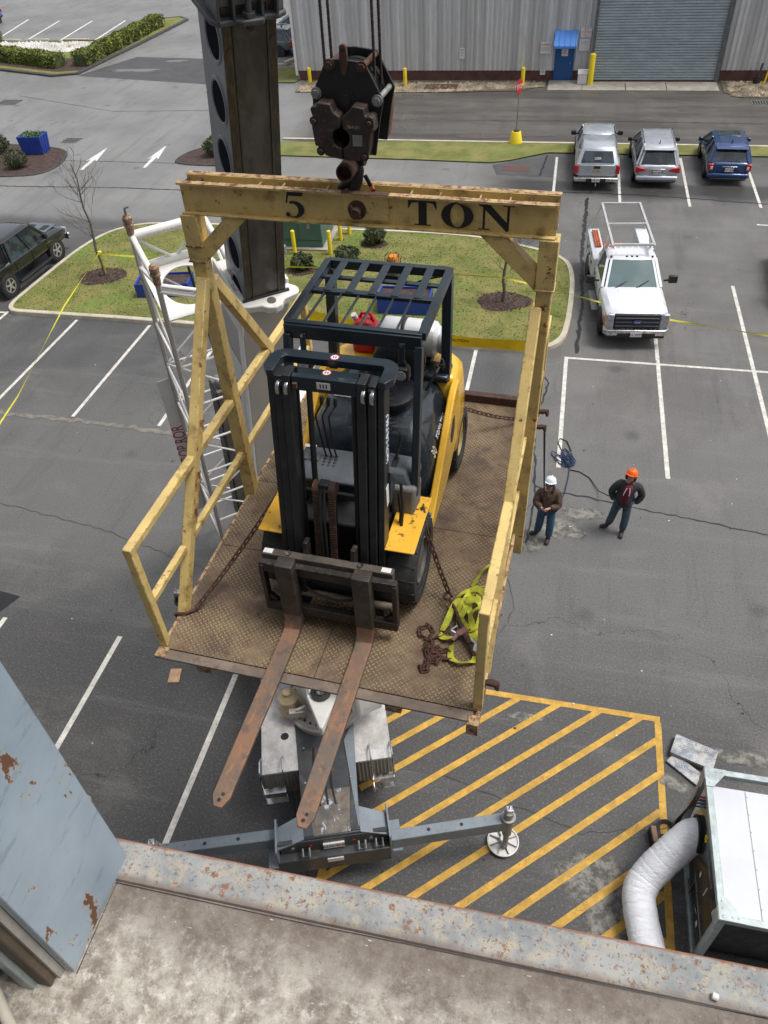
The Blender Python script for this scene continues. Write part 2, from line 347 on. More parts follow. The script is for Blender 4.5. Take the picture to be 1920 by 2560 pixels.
WIRE = M('wire_rope', (.045, .022, .018), .6, var=.5, scale=30)
STRAP = M('yellow_web_strap', (.60, .61, .05), .75, var=.35, scale=12, dirt=.3, dirtcol=(.12, .13, .02), dscale=20)
TAPE = M('caution_tape', (.74, .70, .06), .5, var=.1, scale=4)
TAPEY = M('caution_tape_wide', (.80, .66, .02), .45, var=.12, scale=4)
PBLUE = M('planter_blue', (.02, .055, .34), .5, var=.15, scale=3, dirt=.1)
DBLUE = M('door_blue', (.012, .085, .27), .4, var=.1, scale=1.5)
AWN = M('awning_blue', (.085, .27, .72), .45, var=.06, scale=1.5)
BOLY = M('bollard_yellow', (.86, .66, .02), .45, var=.08, scale=3, dirt=.06)
GREENX = M('transformer_green', (.075, .15, .125), .5, var=.12, scale=2, dirt=.1)
GALV = M('galvanised_frame', (.40, .46, .46), .42, metal=.35, var=.25, scale=6, fine=30)
UNITW = M('unit_white_lid', (.60, .62, .66), .4, var=.06, scale=1.5)
UNITK = M('unit_black_panel', (.028, .03, .033), .22, var=.3, scale=2.5, dirt=.15, dirtcol=(.12, .12, .12), coat=.4)
DUCT = M('duct_fabric', (.62, .65, .72), .55, var=.08, scale=4, dirt=.06, dirtcol=(.4, .4, .42))
BARK = M('bark', (.15, .125, .105), .9, var=.4, scale=12)
WOOD = M('raw_wood', (.52, .33, .2), .8, var=.25, scale=6)
LOG = M('pale_log', (.5, .44, .36), .85, var=.3, scale=6)
RED = M('red_plastic', (.55, .025, .03), .4, var=.15, scale=5)
REDL = M('tail_lamp_red', (.5, .015, .02), .15, var=.2, scale=10)
AMBER = M('amber_lens', (.8, .25, .02), .2, var=.15, scale=10)
BLK = M('lettering_black', (.015, .015, .015), .5, var=.3)
REDT = M('lettering_red', (.42, .02, .05), .5, var=.2)
WHT = M('lettering_white', (.75, .75, .75), .5, var=.1)
SIGNW = M('sign_white', (.72, .70, .69), .5, var=.08, scale=3)
SILV = M('silver_paint', (.42, .45, .48), .3, metal=.35, var=.05, scale=1, coat=.6)
SILV2 = M('pale_silver_paint', (.46, .48, .52), .3, metal=.35, var=.05, scale=1, coat=.6)
CBLUE = M('blue_car_paint', (.018, .055, .17), .25, metal=.3, var=.08, scale=1, coat=.8)
BRBLUE = M('bright_blue_paint', (.01, .12, .5), .25, metal=.2, var=.08, scale=1, coat=.8)
CWHITE = M('white_truck_paint', (.70, .72, .75), .25, var=.03, scale=1, coat=.6)
CBLACK = M('black_truck_paint', (.010, .012, .012), .18, var=.2, scale=1, coat=1)
CGREY = M('slate_car_paint', (.09, .12, .14), .25, metal=.3, var=.08, scale=1, coat=.8)
CPALE = M('pale_blue_car_paint', (.42, .52, .55), .3, metal=.2, var=.05, scale=1, coat=.6)
GLS = glass('car_glass'); GLSG = glass('green_tint_glass', (.03, .07, .065)); WSH = M('windscreen_glass', (.10, .155, .16), .1, var=.12, scale=1.2)
TRIM = M('black_trim', (.02, .02, .022), .5, var=.2)
ALLOY = M('alloy_wheel', (.55, .55, .57), .3, metal=.7, var=.15, scale=10)
HLAMP = M('headlamp_lens', (.5, .52, .55), .12, metal=.4, var=.4, scale=20)

# ------------------------------------------------------------ ground and paved setting
def struct(name, mb, mat, **kw):
    o = mb.build(name, mat, None, **kw); o['kind'] = 'structure'; return o
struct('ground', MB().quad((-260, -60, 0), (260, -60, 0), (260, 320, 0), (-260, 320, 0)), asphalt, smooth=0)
def lines(name, segs, mat, w=.10, z=.005):
    mb = MB()
    for a, b in segs:
        a = V((*a, z)); b = V((*b, z)); d = (b - a).normalized(); n = V((-d.y, d.x, 0)) * w / 2
        mb.quad(a - n, b - n, b + n, a + n)
    return struct(name, mb, mat, smooth=0)
lines('stall_markings', [((-15.77, 20.83), (-15.77, 14.6)), ((-13.05, 20.79), (-13.05, 15.57)), ((-10.35, 20.79), (-10.35, 15.5)), ((-18.58, 21.1), (-18.58, 15)),
     ((-8.05, 8.45), (-8.05, 2.0)), ((-5.31, 8.2), (-5.31, 1.0)), ((-10.78, 8.5), (-10.78, 4)), ((-2.1, 20.6), (-2.1, 15.5)), ((-4.8, 20.6), (-4.8, 15.5)), ((-7.55, 20.6), (-7.55, 15.5)),
     ((.61, 20.47), (.61, 15.31)), ((3.24, 22.0), (3.24, 15.27)), ((5.87, 25.7), (5.87, 15.3)), ((8.6, 25.7), (8.6, 15.3)),
     ((-.45, 37.8), (-.4, 33.1)), ((2.28, 37.9), (2.3, 32.65)), ((5.0, 38.0), (5.0, 32.4)), ((7.72, 38.0), (7.67, 32.5)), ((10.4, 38), (10.4, 32.4))], WL, .11)
lines('stall_crossing_markings', [((.56, 20.5), (16, 20.35)), ((-24, 21.0), (-18.64, 21.0)), ((7.3, 30.85), (9, 30.7)), ((7.25, 26.3), (9, 26.3))], WL, .10, .006)
lines('upper_lot_markings', [((-47.0, 69.75), (-45.3, 62.0)), ((-43.6, 69.0), (-42.4, 61.4)), ((-40.4, 68.8), (-39.4, 61.2)), ((-37.3, 68.7), (-36.4, 61.1)), ((-34.2, 68.8), (-33.5, 61.0)), ((-50.2, 69.8), (-48.4, 62.0)),
     ((-24, 60.2), (-16.5, 60.2)), ((-24, 68.5), (-16, 68.5)), ((-24, 73.5), (-15, 73.5)), ((-24, 54.6), (-18.2, 54.6))], WL2, .16)
# hatched no-parking bay
def hatch():
    segs = [((-.9, 8.43), (2.73, 8.38)), ((2.69, 8.322), (2.72, 1.5)), ((-2.63, 4.1), (-2.62, 5.35))]
    lines('hatched_bay_border', segs, YL, .115, .006)
    mb = []
    for c in (9.43, 8.82, 8.22, 7.55, 6.87, 6.2, 5.54, 4.87, 4.2, 3.54, 2.87, 2.2, 1.5, .8):
        x0 = -2.6; x1 = min(2.66, (8.38 - c) / .905)
        if c > 7.9: x0 = -2.35
        mb.append(((x0, c + .905 * x0), (x1, c + .905 * x1)))
    lines('hatched_bay_stripes', mb, YL, .115, .010)
hatch()
# arrows painted on the far road
def arrow(cx, cy, s, name='road_arrow'):
    mb = MB(); P = [(-.07, -1.6), (.07, -1.6), (.11, -.15), (.26, -.45), (.02, 1.65), (-.26, -.45), (-.11, -.15)]
    mb.quad(*[(cx + x * 1.1 + y * -.08, cy + y * s, .006) for x, y in P]); return struct(name, mb, WL2, smooth=0)
arrow(-23.2, 36.3, 1.0); arrow(-20.1, 36.8, 1.0)
# seams and tar-sealed cracks
TAR = M('tar_seal', (.018, .018, .019), .45, var=.3)
def wiggly(pts, w, name, mat, z=.007, amp=.035, seed=1):
    rnd = random.Random(seed); mb = MB(); out = []
    for i in range(len(pts) - 1):
        a = V((*pts[i], z)); b = V((*pts[i + 1], z)); n = max(2, int((b - a).length / .16))
        for k in range(n): out.append(a.lerp(b, k / n) + V((rnd.uniform(-amp, amp), rnd.uniform(-amp, amp), 0)))
    out.append(V((*pts[-1], z)))
    vs = []
    for i, p in enumerate(out):
        d = (out[min(i + 1, len(out) - 1)] - out[max(i - 1, 0)]).normalized(); q = V((-d.y, d.x, 0)) * w * rnd.uniform(.45, 1) / 2; vs += [p - q, p + q]
    mb.add(vs, [(2 * i, 2 * i + 2, 2 * i + 3, 2 * i + 1) for i in range(len(out) - 1)])
    return struct(name, mb, mat, smooth=0)
for i, (pts, w_) in enumerate([([(-.3, 20.5), (.15, 19.0), (-.1, 17), (.1, 14.2), (0, 12.5)], .07), ([(.1, 14.5), (3, 14.0), (6, 13.5), (9, 13.4)], .05), ([(0, 13.8), (-.4, 12), (-.1, 10.5), (-.6, 9), (-1.0, 7)], .014),
        ([(-30, 32.2), (-20, 32.6), (-10, 32.4)], .10), ([(-34, 38), (-26, 35.9), (-17, 35.9)], .05), ([(-1.2, 33.6), (3, 33.5), (8, 32.9), (12, 32.7)], .11), ([(1.0, 33), (.9, 28), (1.0, 24), (.9, 20.8)], .16),
        ([(-6, 43), (2, 43.2), (12, 43.0)], .04), ([(3.0, 6.4), (1.4, 6.0), (-1, 6.6)], .014), ([(-14, 12.0), (-10, 11.4), (-6.5, 10.4)], .014), ([(-1.1, 35.4), (-.9, 38)], .12),
        ([(-34, 47), (-26, 44), (-18, 44.5)], .05), ([(-4, 6.8), (-2, 3)], .02)]):
    wiggly(pts, w_, 'sealed_crack', TAR if w_ > .045 else BLK, seed=i)
DUSTY = M('dusty_patch', (.2, .185, .16), .9, var=.4, scale=5, fine=40)
wiggly([(-15.5, 15.45), (-12, 15.4), (-9.6, 15.2)], .22, 'gritty_seam', DUSTY, amp=.05, seed=9)
def blob(cx, cy, rx, ry, name, mat, z=.004, seed=0, amp=.35, n=70, kind='structure'):
    rnd = random.Random(seed); ph = [rnd.uniform(0, 6.3) for _ in range(9)]; am = [rnd.uniform(.2, 1) / (i + 1) for i in range(9)]
    pts = []
    for i in range(n):
        t = 2 * math.pi * i / n; q = 1 + amp * sum(am[j] * math.sin((j + 2) * t + ph[j]) for j in range(9)) / 1.6
        pts.append((cx + rx * q * math.cos(t), cy + ry * q * math.sin(t), z))
    mb = MB().add(pts + [(cx, cy, z)], [(i, (i + 1) % n, n) for i in range(n)]); o = mb.build(name, mat, None, smooth=0); o['kind'] = kind
    at = o.data.color_attributes.new('fade', 'FLOAT_COLOR', 'POINT')
    for i in range(n + 1): at.data[i].color = (1, 1, 1, 1) if i == n else (0, 0, 0, 1)
    return o
k = NT('dried_puddle'); kc = k.mix(k.ramp(k.noise(6, 7, .75), .4, .6), (.10, .098, .092), (.30, .285, .25)); fa = k.n('VertexColor', layer_name='fade'); k.inp(k.b, 'Alpha', k.math('MULTIPLY', k.ramp(k.math('ADD', k.math('MULTIPLY', fa.outputs[0], 1.1), k.math('MULTIPLY', k.noise(5, 8, .75), .9)), .55, .95), .8)); PUD = k.out(kc, .85)
for i, (cx, cy, rx, ry) in enumerate([(.75, 13.1, .65, .5), (1.25, 13.7, .6, .3), (1.6, 5.2, .8, .6), (1.9, 4.4, .7, .9), (4.3, 7.85, .9, .22), (.35, 8.0, .35, .16), (2.9, 7.15, .3, .18), (.1, 12.6, .3, .5)]):
    blob(cx, cy, rx, ry, 'dried_puddle', PUD, .0045 + i * .0003, i + 3, .5)
k = NT('wet_puddle'); PUDW = k.out(k.mix(k.noise(.5), (.09, .075, .07), (.13, .11, .10)), .12)
for i, (cx, cy, rx, ry) in enumerate([(-29.0, 53.0, 1.9, .35), (-44, 54.0, 4.5, .9), (-3.6, 40.7, 2.2, .4), (-27.0, 55.4, .8, .25)]): blob(cx, cy, rx, ry, 'puddle', PUDW, .009, i + 20, .6)
PATCHM = M('asphalt_patch', (.075, .075, .077), .7, var=.25, scale=1, fine=30)
struct('asphalt_patch', MB().quad((-32.5, 51.6, .004), (-22.0, 49.6, .004), (-21.5, 55.6, .004), (-30.5, 56.6, .004)), PATCHM, smooth=0)
struct('asphalt_patch', MB().quad((-3.3, 36.6, .0045), (-.6, 38.0, .0045), (-.5, 35.2, .0045), (-3.0, 35.4, .0045)), PATCHM, smooth=0)
struct('dark_mat', MB().quad((-11.9, 8.75, .006), (-11.0, 8.6, .006), (-10.78, 9.10, .006), (-11.9, 9.25, .006)), TAR, smooth=0)
LITT = M('litter_white', (.7, .69, .66), .7, var=.2); LITD = M('litter_dark', (.05, .04, .03), .9)
for nm, mt_, lab, n_, sd_ in (('litter', LITT, 'tiny pale scraps scattered over the asphalt', 90, 77), ('dead_leaves', LITD, 'tiny dark leaf fragments scattered over the asphalt', 260, 78)):
    rq = random.Random(sd_); mq = MB()
    for _ in range(n_):
        x, y = rq.uniform(-16, 8), rq.uniform(3, 36); a_ = rq.uniform(0, 3); q = rq.uniform(.012, .035); dx_, dy_ = math.cos(a_) * q, math.sin(a_) * q * .6
        mq.add([(x - dx_, y - dy_, .012), (x + dy_, y - dx_, .02), (x + dx_, y + dy_, .012), (x - dy_, y + dx_ * .6, .016)], [(0, 1, 2, 3)])
    tag(mq.build(nm, mt_, None, smooth=0), lab, 'litter', None, 'stuff')
# ---- planted islands
def island(name, pts, kerbmat, topmat, kw=.15, h=.14, closed_z=.12):
    n = len(pts); c = V((sum(p[0] for p in pts) / n, sum(p[1] for p in pts) / n, 0)); inner = []
    for i in range(n):
        a = V((*pts[i - 1], 0)); b = V((*pts[(i + 1) % n], 0)); d = (b - a).normalized(); q = V((-d.y, d.x, 0)); p = V((*pts[i], 0))
        if (c - p).dot(q) < 0: q = -q
        inner.append(p + q * kw)
    mb = MB(); vs = []
    for i in range(n):
        p = V((*pts[i], 0)); q = inner[i]; m = (q - p).normalized() * .02
        vs += [p + V((0, 0, -.02)), p + m * .4 + V((0, 0, h - .02)), p + m * 1.6 + V((0, 0, h)), q + V((0, 0, h)), q + V((0, 0, .02))]
    mb.add(vs, [(5 * i + k, 5 * ((i + 1) % n) + k, 5 * ((i + 1) % n) + k + 1, 5 * i + k + 1) for i in range(n) for k in range(4)])
    struct(name + '_kerb', mb, kerbmat)
    top = MB().add([p + V((0, 0, closed_z)) for p in inner], [tuple(range(n))])
    return struct(name + '_grass' if topmat is GRASS else name + '_bed', top, topmat, smooth=0), inner
def smooth_poly(pts, it=2):
    for _ in range(it):
        o = []
        for i in range(len(pts)):
            a = pts[i]; b = pts[(i + 1) % len(pts)]; o += [(a[0] * .75 + b[0] * .25, a[1] * .75 + b[1] * .25), (a[0] * .25 + b[0] * .75, a[1] * .25 + b[1] * .75)]
        pts = o
    return pts
isl = smooth_poly([(-18.72, 20.92), (-18.72, 22.6), (-18.5, 27.0), (-17.3, 28.6), (-15.14, 28.85), (-9, 28.85), (-3.6, 28.85), (-1.2, 28.0), (.2, 27.3), (.72, 26.2), (.72, 23.0), (.5, 20.9), (-1.0, 20.55), (-6.6, 20.62), (-13, 20.9), (-17.4, 20.9)], 3)
_, isl_in = island('main_island', isl, KERB, GRASS, .17)
struct('verge_grass', MB().quad((-14.3, 37.2, .05), (-6.9, 37.0, .05), (-3.4, 36.8, .05), (-2.5, 37.2, .05), (-.9, 38.3, .05), (14, 38.3, .05), (14, 39.5, .05), (-2.6, 39.8, .05), (-14.3, 39.1, .05)), GRASS, smooth=0)
struct('road_edge_kerb', MB().box(-14.3, 14, 39.55, 39.72, 0, .07), KERB)
struct('corner_lawn', MB().quad((-18.6, 50.0, .05), (-16.8, 50.0, .05), (-16.2, 54.2, .05), (-18.0, 53.6, .05), (-22, 52.4, .05), (-22, 49.6, .05)), GRASS, smooth=0)
bedm = MULCH
island('left_bed', smooth_poly([(-31, 33.2), (-25.4, 33.5), (-24.5, 34.4), (-24.6, 36.2), (-25.6, 37.8), (-31, 38.2)], 2), DKERB, MULCH, .12, .06, .05)
island('middle_bed', smooth_poly([(-18.6, 35.6), (-18.9, 36.6), (-18.2, 38.3), (-15.8, 38.8), (-14.5, 37.2), (-14.9, 35.6)], 2), DKERB, MULCH, .12, .06, .05)
_, hin = island('hedge_island', [(-60, 53.6), (-44, 53.6), (-39.5, 53.0), (-34.2, 51.3), (-32.5, 51.9), (-31.9, 60), (-31.5, 68.5), (-32.6, 69.6), (-34.4, 68.9), (-33.6, 61.2), (-44, 61.0), (-60, 61.4)], DKERB, GRASS, .3, .12, .1)
struct('hedge_mulch', MB().quad((-60, 54.9, .106), (-44, 54.9, .106), (-39.8, 54.0, .106), (-34.4, 52.2, .106), (-32.7, 52.6, .106), (-32.4, 61.4, .106), (-33.9, 61.2, .106), (-34.2, 55.6, .106), (-40, 56.8, .106), (-44.5, 57.4, .106), (-60, 57.8, .106)), MULCH, smooth=0)
def scatter(name, mat, n, fn, size, seed, label=None, flat=.6, cat=None):
    rnd = random.Random(seed); mb = MB()
    for _ in range(n):
        x, y, z = fn(rnd); s = size * rnd.uniform(.5, 1.3); a = rnd.uniform(0, 6.3)
        vs = []
        for i in range(5): t = a + i * 1.2566; vs.append((x + s * math.cos(t) * rnd.uniform(.7, 1.2), y + s * math.sin(t) * rnd.uniform(.7, 1.2), z))
        vs.append((x, y, z + s * flat * rnd.uniform(.8, 1.4))); mb.add(vs, [(i, (i + 1) % 5, 5) for i in range(5)])
    o = mb.build(name, mat, None, smooth=0); tag(o, label, cat, None, 'stuff'); return o
def inpoly(x, y, P):
    c = False; j = len(P) - 1
    for i in range(len(P)):
        xi, yi, xj, yj = P[i][0], P[i][1], P[j][0], P[j][1]
        if (yi > y) != (yj > y) and x < (xj - xi) * (y - yi) / (yj - yi) + xi: c = not c
        j = i
    return c
STONEW = M('white_stone', (.62, .60, .56), .8, var=.3, scale=.5)
STONEB = M('buff_gravel', (.36, .29, .20), .85, var=.6, scale=1.3, fine=8)
scatter('white_stones', STONEW, 900, lambda r: (r.uniform(-43.8, -34.2), r.uniform(57.8, 60.7), .1), .17, 3, 'band of white landscaping stones behind the hedge lawn', cat='stones')
struct('gravel_bed', MB().quad((-16.2, 48.0, .03), (-16.3, 50.9, .03), (-1.6, 50.9, .03), (-1.6, 49.6, .03), (-3.0, 48.5, .03), (-8, 48.1, .03)), M('gravel_soil', (.13, .11, .075), .9, var=.5, scale=3), smooth=0)
struct('gravel_bed', MB().quad((7.9, 48.3, .03), (8.6, 47.4, .03), (16, 47.2, .03), (16, 50.9, .03), (7.9, 50.9, .03)), M('gravel_soil_east', (.12, .10, .07), .9, var=.5, scale=3), smooth=0)
scatter('gravel', STONEB, 3200, lambda r: (lambda x: (x, r.uniform(48.1 + max(0, (x + 8) * .2), 50.2 - r.random() * .6), .03))(r.uniform(-16.2, -1.7)), .10, 4, 'loose buff gravel along the foot of the brick wall left of the blue door', cat='gravel')
scatter('gravel', STONEB, 1300, lambda r: (r.uniform(8.2, 14), r.uniform(47.6, 50.4), .03), .10, 5, 'loose buff gravel at the wall right of the roller door', cat='gravel')
struct('door_apron', MB().box(-1.5, 7.7, 48.6, 50.6, -.05, .05), CONC, bevel=.02)
struct('apron_joint', MB().box(2.75, 2.79, 48.6, 50.0, .04, .054).box(4.95, 4.99, 48.6, 50.0, .04, .054).box(.4, .43, 48.6, 50, .04, .054), TAR)
# grass tufts on the big island
def tufts():
    rnd = random.Random(11); mb = MB(); n = 0
    while n < 16000:
        x = rnd.uniform(-18.6, .6); y = rnd.uniform(20.8, 28.8)
        if not inpoly(x, y, isl_in): continue
        n += 1; a = rnd.uniform(0, 3.14); h = rnd.uniform(.015, .04); w = rnd.uniform(.015, .04); dx, dy = math.cos(a) * w, math.sin(a) * w
        ox, oy = rnd.uniform(-.03, .03), rnd.uniform(-.03, .03)
        mb.add([(x - dx, y - dy, .12), (x + dx, y + dy, .12), (x + ox, y + oy, .12 + h)], [(0, 1, 2)])
    o = mb.build('grass', BLADE, None, smooth=0); tag(o, 'short patchy lawn grass covering the kerbed island', 'grass', None, 'stuff')
tufts()
def mulch_ring(x, y, r, seed):
    blob(x, y, r, r * .8, 'mulch_ring', MULCH, .127, seed, .2)
    scatter('mulch', MULCH, 260, lambda q: (lambda t, d: (x + d * math.cos(t), y + d * .8 * math.sin(t), .128))(q.uniform(0, 6.3), r * math.sqrt(q.random())), .035, seed, None, .8)

# ------------------------------------------------------------ metal shed
def shed():
    YW = 50.6
    t = thing('metal_shed', 'long grey corrugated metal shed on a low brick base', 'building', (0, YW, 0))
    k = NT('corrugated_siding'); g = k.n('NewGeometry'); P = g.outputs['Position']
    pan = k.noise(1.6, 2, .5, k.mapv((1.3, 1, .02), vec=P)); st = k.noise(6, 6, .7, k.mapv((2.2, 1, .16), vec=P))
    c = k.mix(k.ramp(pan, .35, .65), (.46, .46, .46), (.66, .665, .67)); c = k.mix(k.ramp(st, .46, .70, 0, .5), c, (.36, .345, .325))
    SID = k.out(c, .5, .15)
    k = NT('brick_base'); br = k.n('TexBrick'); k.t.links.new(k.mapv((1, 1, 1), (R(90), 0, 0)), br.inputs['Vector']); br.inputs['Scale'].default_value = 4.0
    for i, cc in ((1, (.14, .045, .035)), (2, (.10, .035, .028)), (3, (.13, .11, .1))): br.inputs[i].default_value = (*cc, 1)
    BR = k.out(k.mix(k.ramp(k.noise(2, 5), .4, .7, 0, .7), br.outputs[0], (.05, .03, .028)), .85)
    off = (0, YW, 0)
    def siding(x0, x1, z0, z1):
        mb = MB(off); x = x0; prof = []; i = 0
        pit = .27
        while x < x1:
            for dx, dy in ((0, 0), (.10, 0), (.125, -.045), (.215, -.045), (.24, 0)):
                if x + dx <= x1: prof.append((x + dx, YW + dy))
            x += pit
        prof.append((x1, YW)); n = len(prof)
        mb.add([(a, b, z0) for a, b in prof] + [(a, b, z1) for a, b in prof], [(i, i + 1, n + i + 1, n + i) for i in range(n - 1)])
        return mb.build('wall', SID, t, smooth=0)
    siding(-16.75, -1.22, .55, 8.2); siding(-.26, .78, .55, 8.2); siding(7.72, 16, .55, 8.2)
    siding(-1.22, -.26, 2.05, 8.2)
    for a, b in ((-16.65, -1.24), (-.24, .8), (7.7, 16)): MB(off).box(a, b, YW + .02, YW + .3, 0, .56).build('brick_base', BR, t)
    MB(off).box(-16.85, -16.72, YW - .08, YW + .1, .3, 8.2).build('corner_trim', WHITE, t)
    # side wall and back so that it is a volume
    MB(off).box(-16.74, -16.6, YW + .1, YW + 22, 0, 8.2).build('side_wall', SID, t)
    MB(off).box(-16.6, 16, YW + .35, YW + 22, 7.9, 8.4).build('roof', STEEL, t)
    # roller door
    k = NT('roller_slats'); g = k.n('NewGeometry'); P = g.outputs['Position']
    ROL = k.out(k.mix(k.ramp(k.noise(1.2, 6, .6, k.mapv((1, 1, 3), vec=P)), .35, .7), (.36, .42, .455), (.46, .52, .55)), .42, .25)
    mb = MB(off); vs = []; z = .12; y0 = 50.35; prof = []
    while z < 8:
        prof += [(y0 + .02, z), (y0 - .035, z + .02), (y0 - .035, z + .095), (y0 + .02, z + .115)]; z += .135
    n = len(prof); mb.add([(.86, a, b) for a, b in prof] + [(7.56, a, b) for a, b in prof], [(i, i + 1, n + i + 1, n + i) for i in range(n - 1)])
    rd = mb.build('roller_door', ROL, t, smooth=0)
    MB(off).box(.9, 7.5, y0 - .06, y0 + .03, .03, .13).build('bottom_rail', RUSTD, rd)
    DG = M('door_jamb_steel', (.13, .135, .135), .6, var=.3)
    MB(off).box(.72, .88, 50.2, 50.62, .05, 8).build('door_jamb', DG, t); MB(off).box(7.54, 7.76, 50.2, 50.62, .05, 8).build('door_jamb', DG, t)
    MB(off).box(.6, 7.8, 50.75, 50.9, 0, 8.2).build('inner_wall', BLACK, t)
    # blue door and awning
    d = MB(off).box(-1.2, -.28, YW - .06, YW + .02, .06, 1.98).build('blue_door', DBLUE, t, bevel=.01)
    MB(off).box(-.42, -.36, YW - .12, YW - .05, .88, 1.02).build('handle', STEEL, d)
    MB(off).box(-1.28, -1.2, YW - .08, YW + .05, .05, 2.05).box(-.28, -.2, YW - .08, YW + .05, .05, 2.05).box(-1.28, -.2, YW - .08, YW + .05, 1.98, 2.06).build('door_frame', DBLUE, t)
    aw = MB(off); aw.prism([(YW - .02, 2.55), (YW - .9, 1.95), (YW - .9, 1.83), (YW - .02, 1.83)], 'x', -1.36, -.12)
    a = aw.build('awning', AWN, t, bevel=.01)
    for x in (-1.35, -1.06, -.76, -.46, -.17): MB(off).bar((x, YW - .03, 2.57), (x, YW - .9, 1.975), .035, .05).build('seam', AWN, a)
    return t
shed()
def sign(name, label, x0, x1, z0, z1, rows, y=50.53, mat=None):
    t = thing(name, label, 'sign', ((x0 + x1) / 2, y, z0)); off = ((x0 + x1) / 2, y, z0)
    MB(off).box(x0, x1, y - .02, y + .02, z0, z1).build('board', mat or SIGNW, t)
    for s, size, fz, m in rows:
        text(s, size, basis((0, -.024, (z1 - z0) * fz), (1, 0, 0), (0, 0, 1)), m, t, ex=.002)
sign('wall_sign', 'square white notice with red heading on the siding left of the blue door', -2.12, -1.52, 1.42, 1.98, [('DANGER', .13, .8, REDT), ('ALL VISITORS MUST', .055, .5, BLK), ('REPORT TO OFFICE', .055, .32, BLK)])
sign('wall_sign', 'white sign with red lettering right of the blue awning, the upper of two', .02, .62, 2.2, 2.66, [('NOT', .13, .84, REDT), ('RESPONSIBLE', .085, .58, REDT), ('FOR LOST', .07, .34, REDT), ('ITEMS', .06, .14, REDT)])
sign('wall_sign', 'blank looking white sheet right of the blue door, under the red lettered sign', .0, .6, 1.55, 2.15, [('NOTICE TO DRIVERS', .05, .72, GREYP), ('CHECK IN FIRST', .045, .56, GREYP)])
sign('number_sign', 'small white plate numbered 354 on the brick base beside the blue door', -2.05, -1.75, .33, .58, [('354', .13, .66, BLK)], y=50.56)
sign('no_parking_sign', 'small white and red no parking sign alone on the siding', -6.75, -6.45, 1.18, 1.72, [('NO', .12, .82, REDT), ('PARKING', .06, .58, REDT), ('P', .14, .28, REDT)])
sign('door_notice', 'white paper notice stuck on the blue door', -.92, -.56, 1.3, 1.83, [('PRIVATE', .07, .86, BLK), ('AUTHORIZED', .05, .66, BLK), ('NO', .10, .46, BLK), ('SMOKING', .065, .25, BLK)], y=50.51)
def bollard(label, x, y, h, r=.1, group=None):
    t = thing('bollard', label, 'bollard', (x, y, 0), 0, group); n = 16
    MB().lathe((0, 0, 0), (0, 0, 1), [(r, -.05), (r, h - .03), (r * .93, h - .005), (r * .6, h + .015), (.001, h + .02)], n).build('post', BOLY, t)
    return t
bollard('yellow bollard at the left corner of the metal shed', -15.85, 50.1, .82, .11, 'yellow posts along the metal shed')
bollard('yellow bollard in front of the brick base, behind the rusty metal lid', -9.79, 49.4, .95, .11, 'yellow posts along the metal shed')
b = bollard('yellow bollard with a thin rod standing on it, beyond the stop sign', -2.94, 49.4, .97, .11, 'yellow posts along the metal shed')
MB().cyl((-.1, .1, .5), (-.1, .1, 1.6), .018).build('rod', BOLY, b)
bollard('tall thick yellow bollard at the left side of the roller door', .83, 49.75, 1.57, .16, 'yellow posts along the metal shed')
t = thing('guard_pipe', 'bent yellow pipe guard in the gravel right of the roller door', 'pipe guard', (10.0, 49.2, 0))
MB().tube([(-.1, 0, 0), (-.02, 0, .25), (.05, 0, .85), (.12, 0, .95), (1.2, 0, .95)], .05, 10).build('pipe', BOLY, t)
t = thing('flood_lamp', 'black can shaped lamp housing leaning on the wall right of the roller door', 'lamp', (9.75, 50.1, 0)); MB().cyl((0, 0, .02), (0, 0, .36), .2, .17).cyl((0, 0, .36), (.15, .25, .95), .05).build('housing', BLACK, t)
t = thing('trash_bin', 'small off white bin with pitched lid beside the blue door', 'bin', (.38, 49.95, .05))
MB().box(-.26, .26, -.2, .2, 0, .5).build('bin_body', SIGNW, t, bevel=.02); MB().prism([(-.22, .5), (.22, .5), (.17, .68), (-.1, .68)], 'x', -.28, .28).build('lid', SIGNW, t, bevel=.01)
t = thing('utility_lid', 'rusty brown metal lid lying in the gravel by the bollard', 'lid', (-5.5, 49.1, .04)); t.location.x = -7.6
MB().box(-.95, .95, -.45, .45, 0, .05).build('plate', RUSTD, t); MB().cyl((-.7, .1, .05), (-.7, .1, .12), .07).build('cap', STEEL, t)
# stop sign in a yellow weighted base
t = thing('stop_sign', 'red stop sign on a thin grey pole in a yellow weighted base', 'stop sign', (-2.5, 39.65, .03))
MB().lathe((0, 0, 0), (0, 0, 1), [(.32, 0), (.31, .04), (.22, .5), (.2, .52)], 20).build('base', BOLY, t); MB().cyl((0, 0, .5), (0, 0, .54), .16).build('socket', BLACK, t)
MB().cyl((0, 0, .5), (.02, 0, 2.5), .03).build('pole', STEEL, t)
ang = R(68); pl = [(math.cos(R(22.5 + 45 * i)) * .33, math.sin(R(22.5 + 45 * i)) * .33) for i in range(8)]
Mr = Matrix.Translation((.02, -.05, 2.45)) @ Matrix.Rotation(ang, 4, 'Z')
mb = MB(); mb.prism(pl, 'y', -.012, .012, Mr); sg = mb.build('sign_plate', M('stop_red', (.5, .02, .03), .4, var=.1), t)
mb = MB(); mb.prism([(x * .93, z * .93) for x, z in pl], 'y', -.0135, -.0122, Mr); mb.build('border', M('stop_red_face', (.52, .03, .04), .4, var=.1), sg)
text('STOP', .26, Mr @ basis((0, -.016, 0), (1, 0, 0), (0, 0, 1)), WHT, sg)
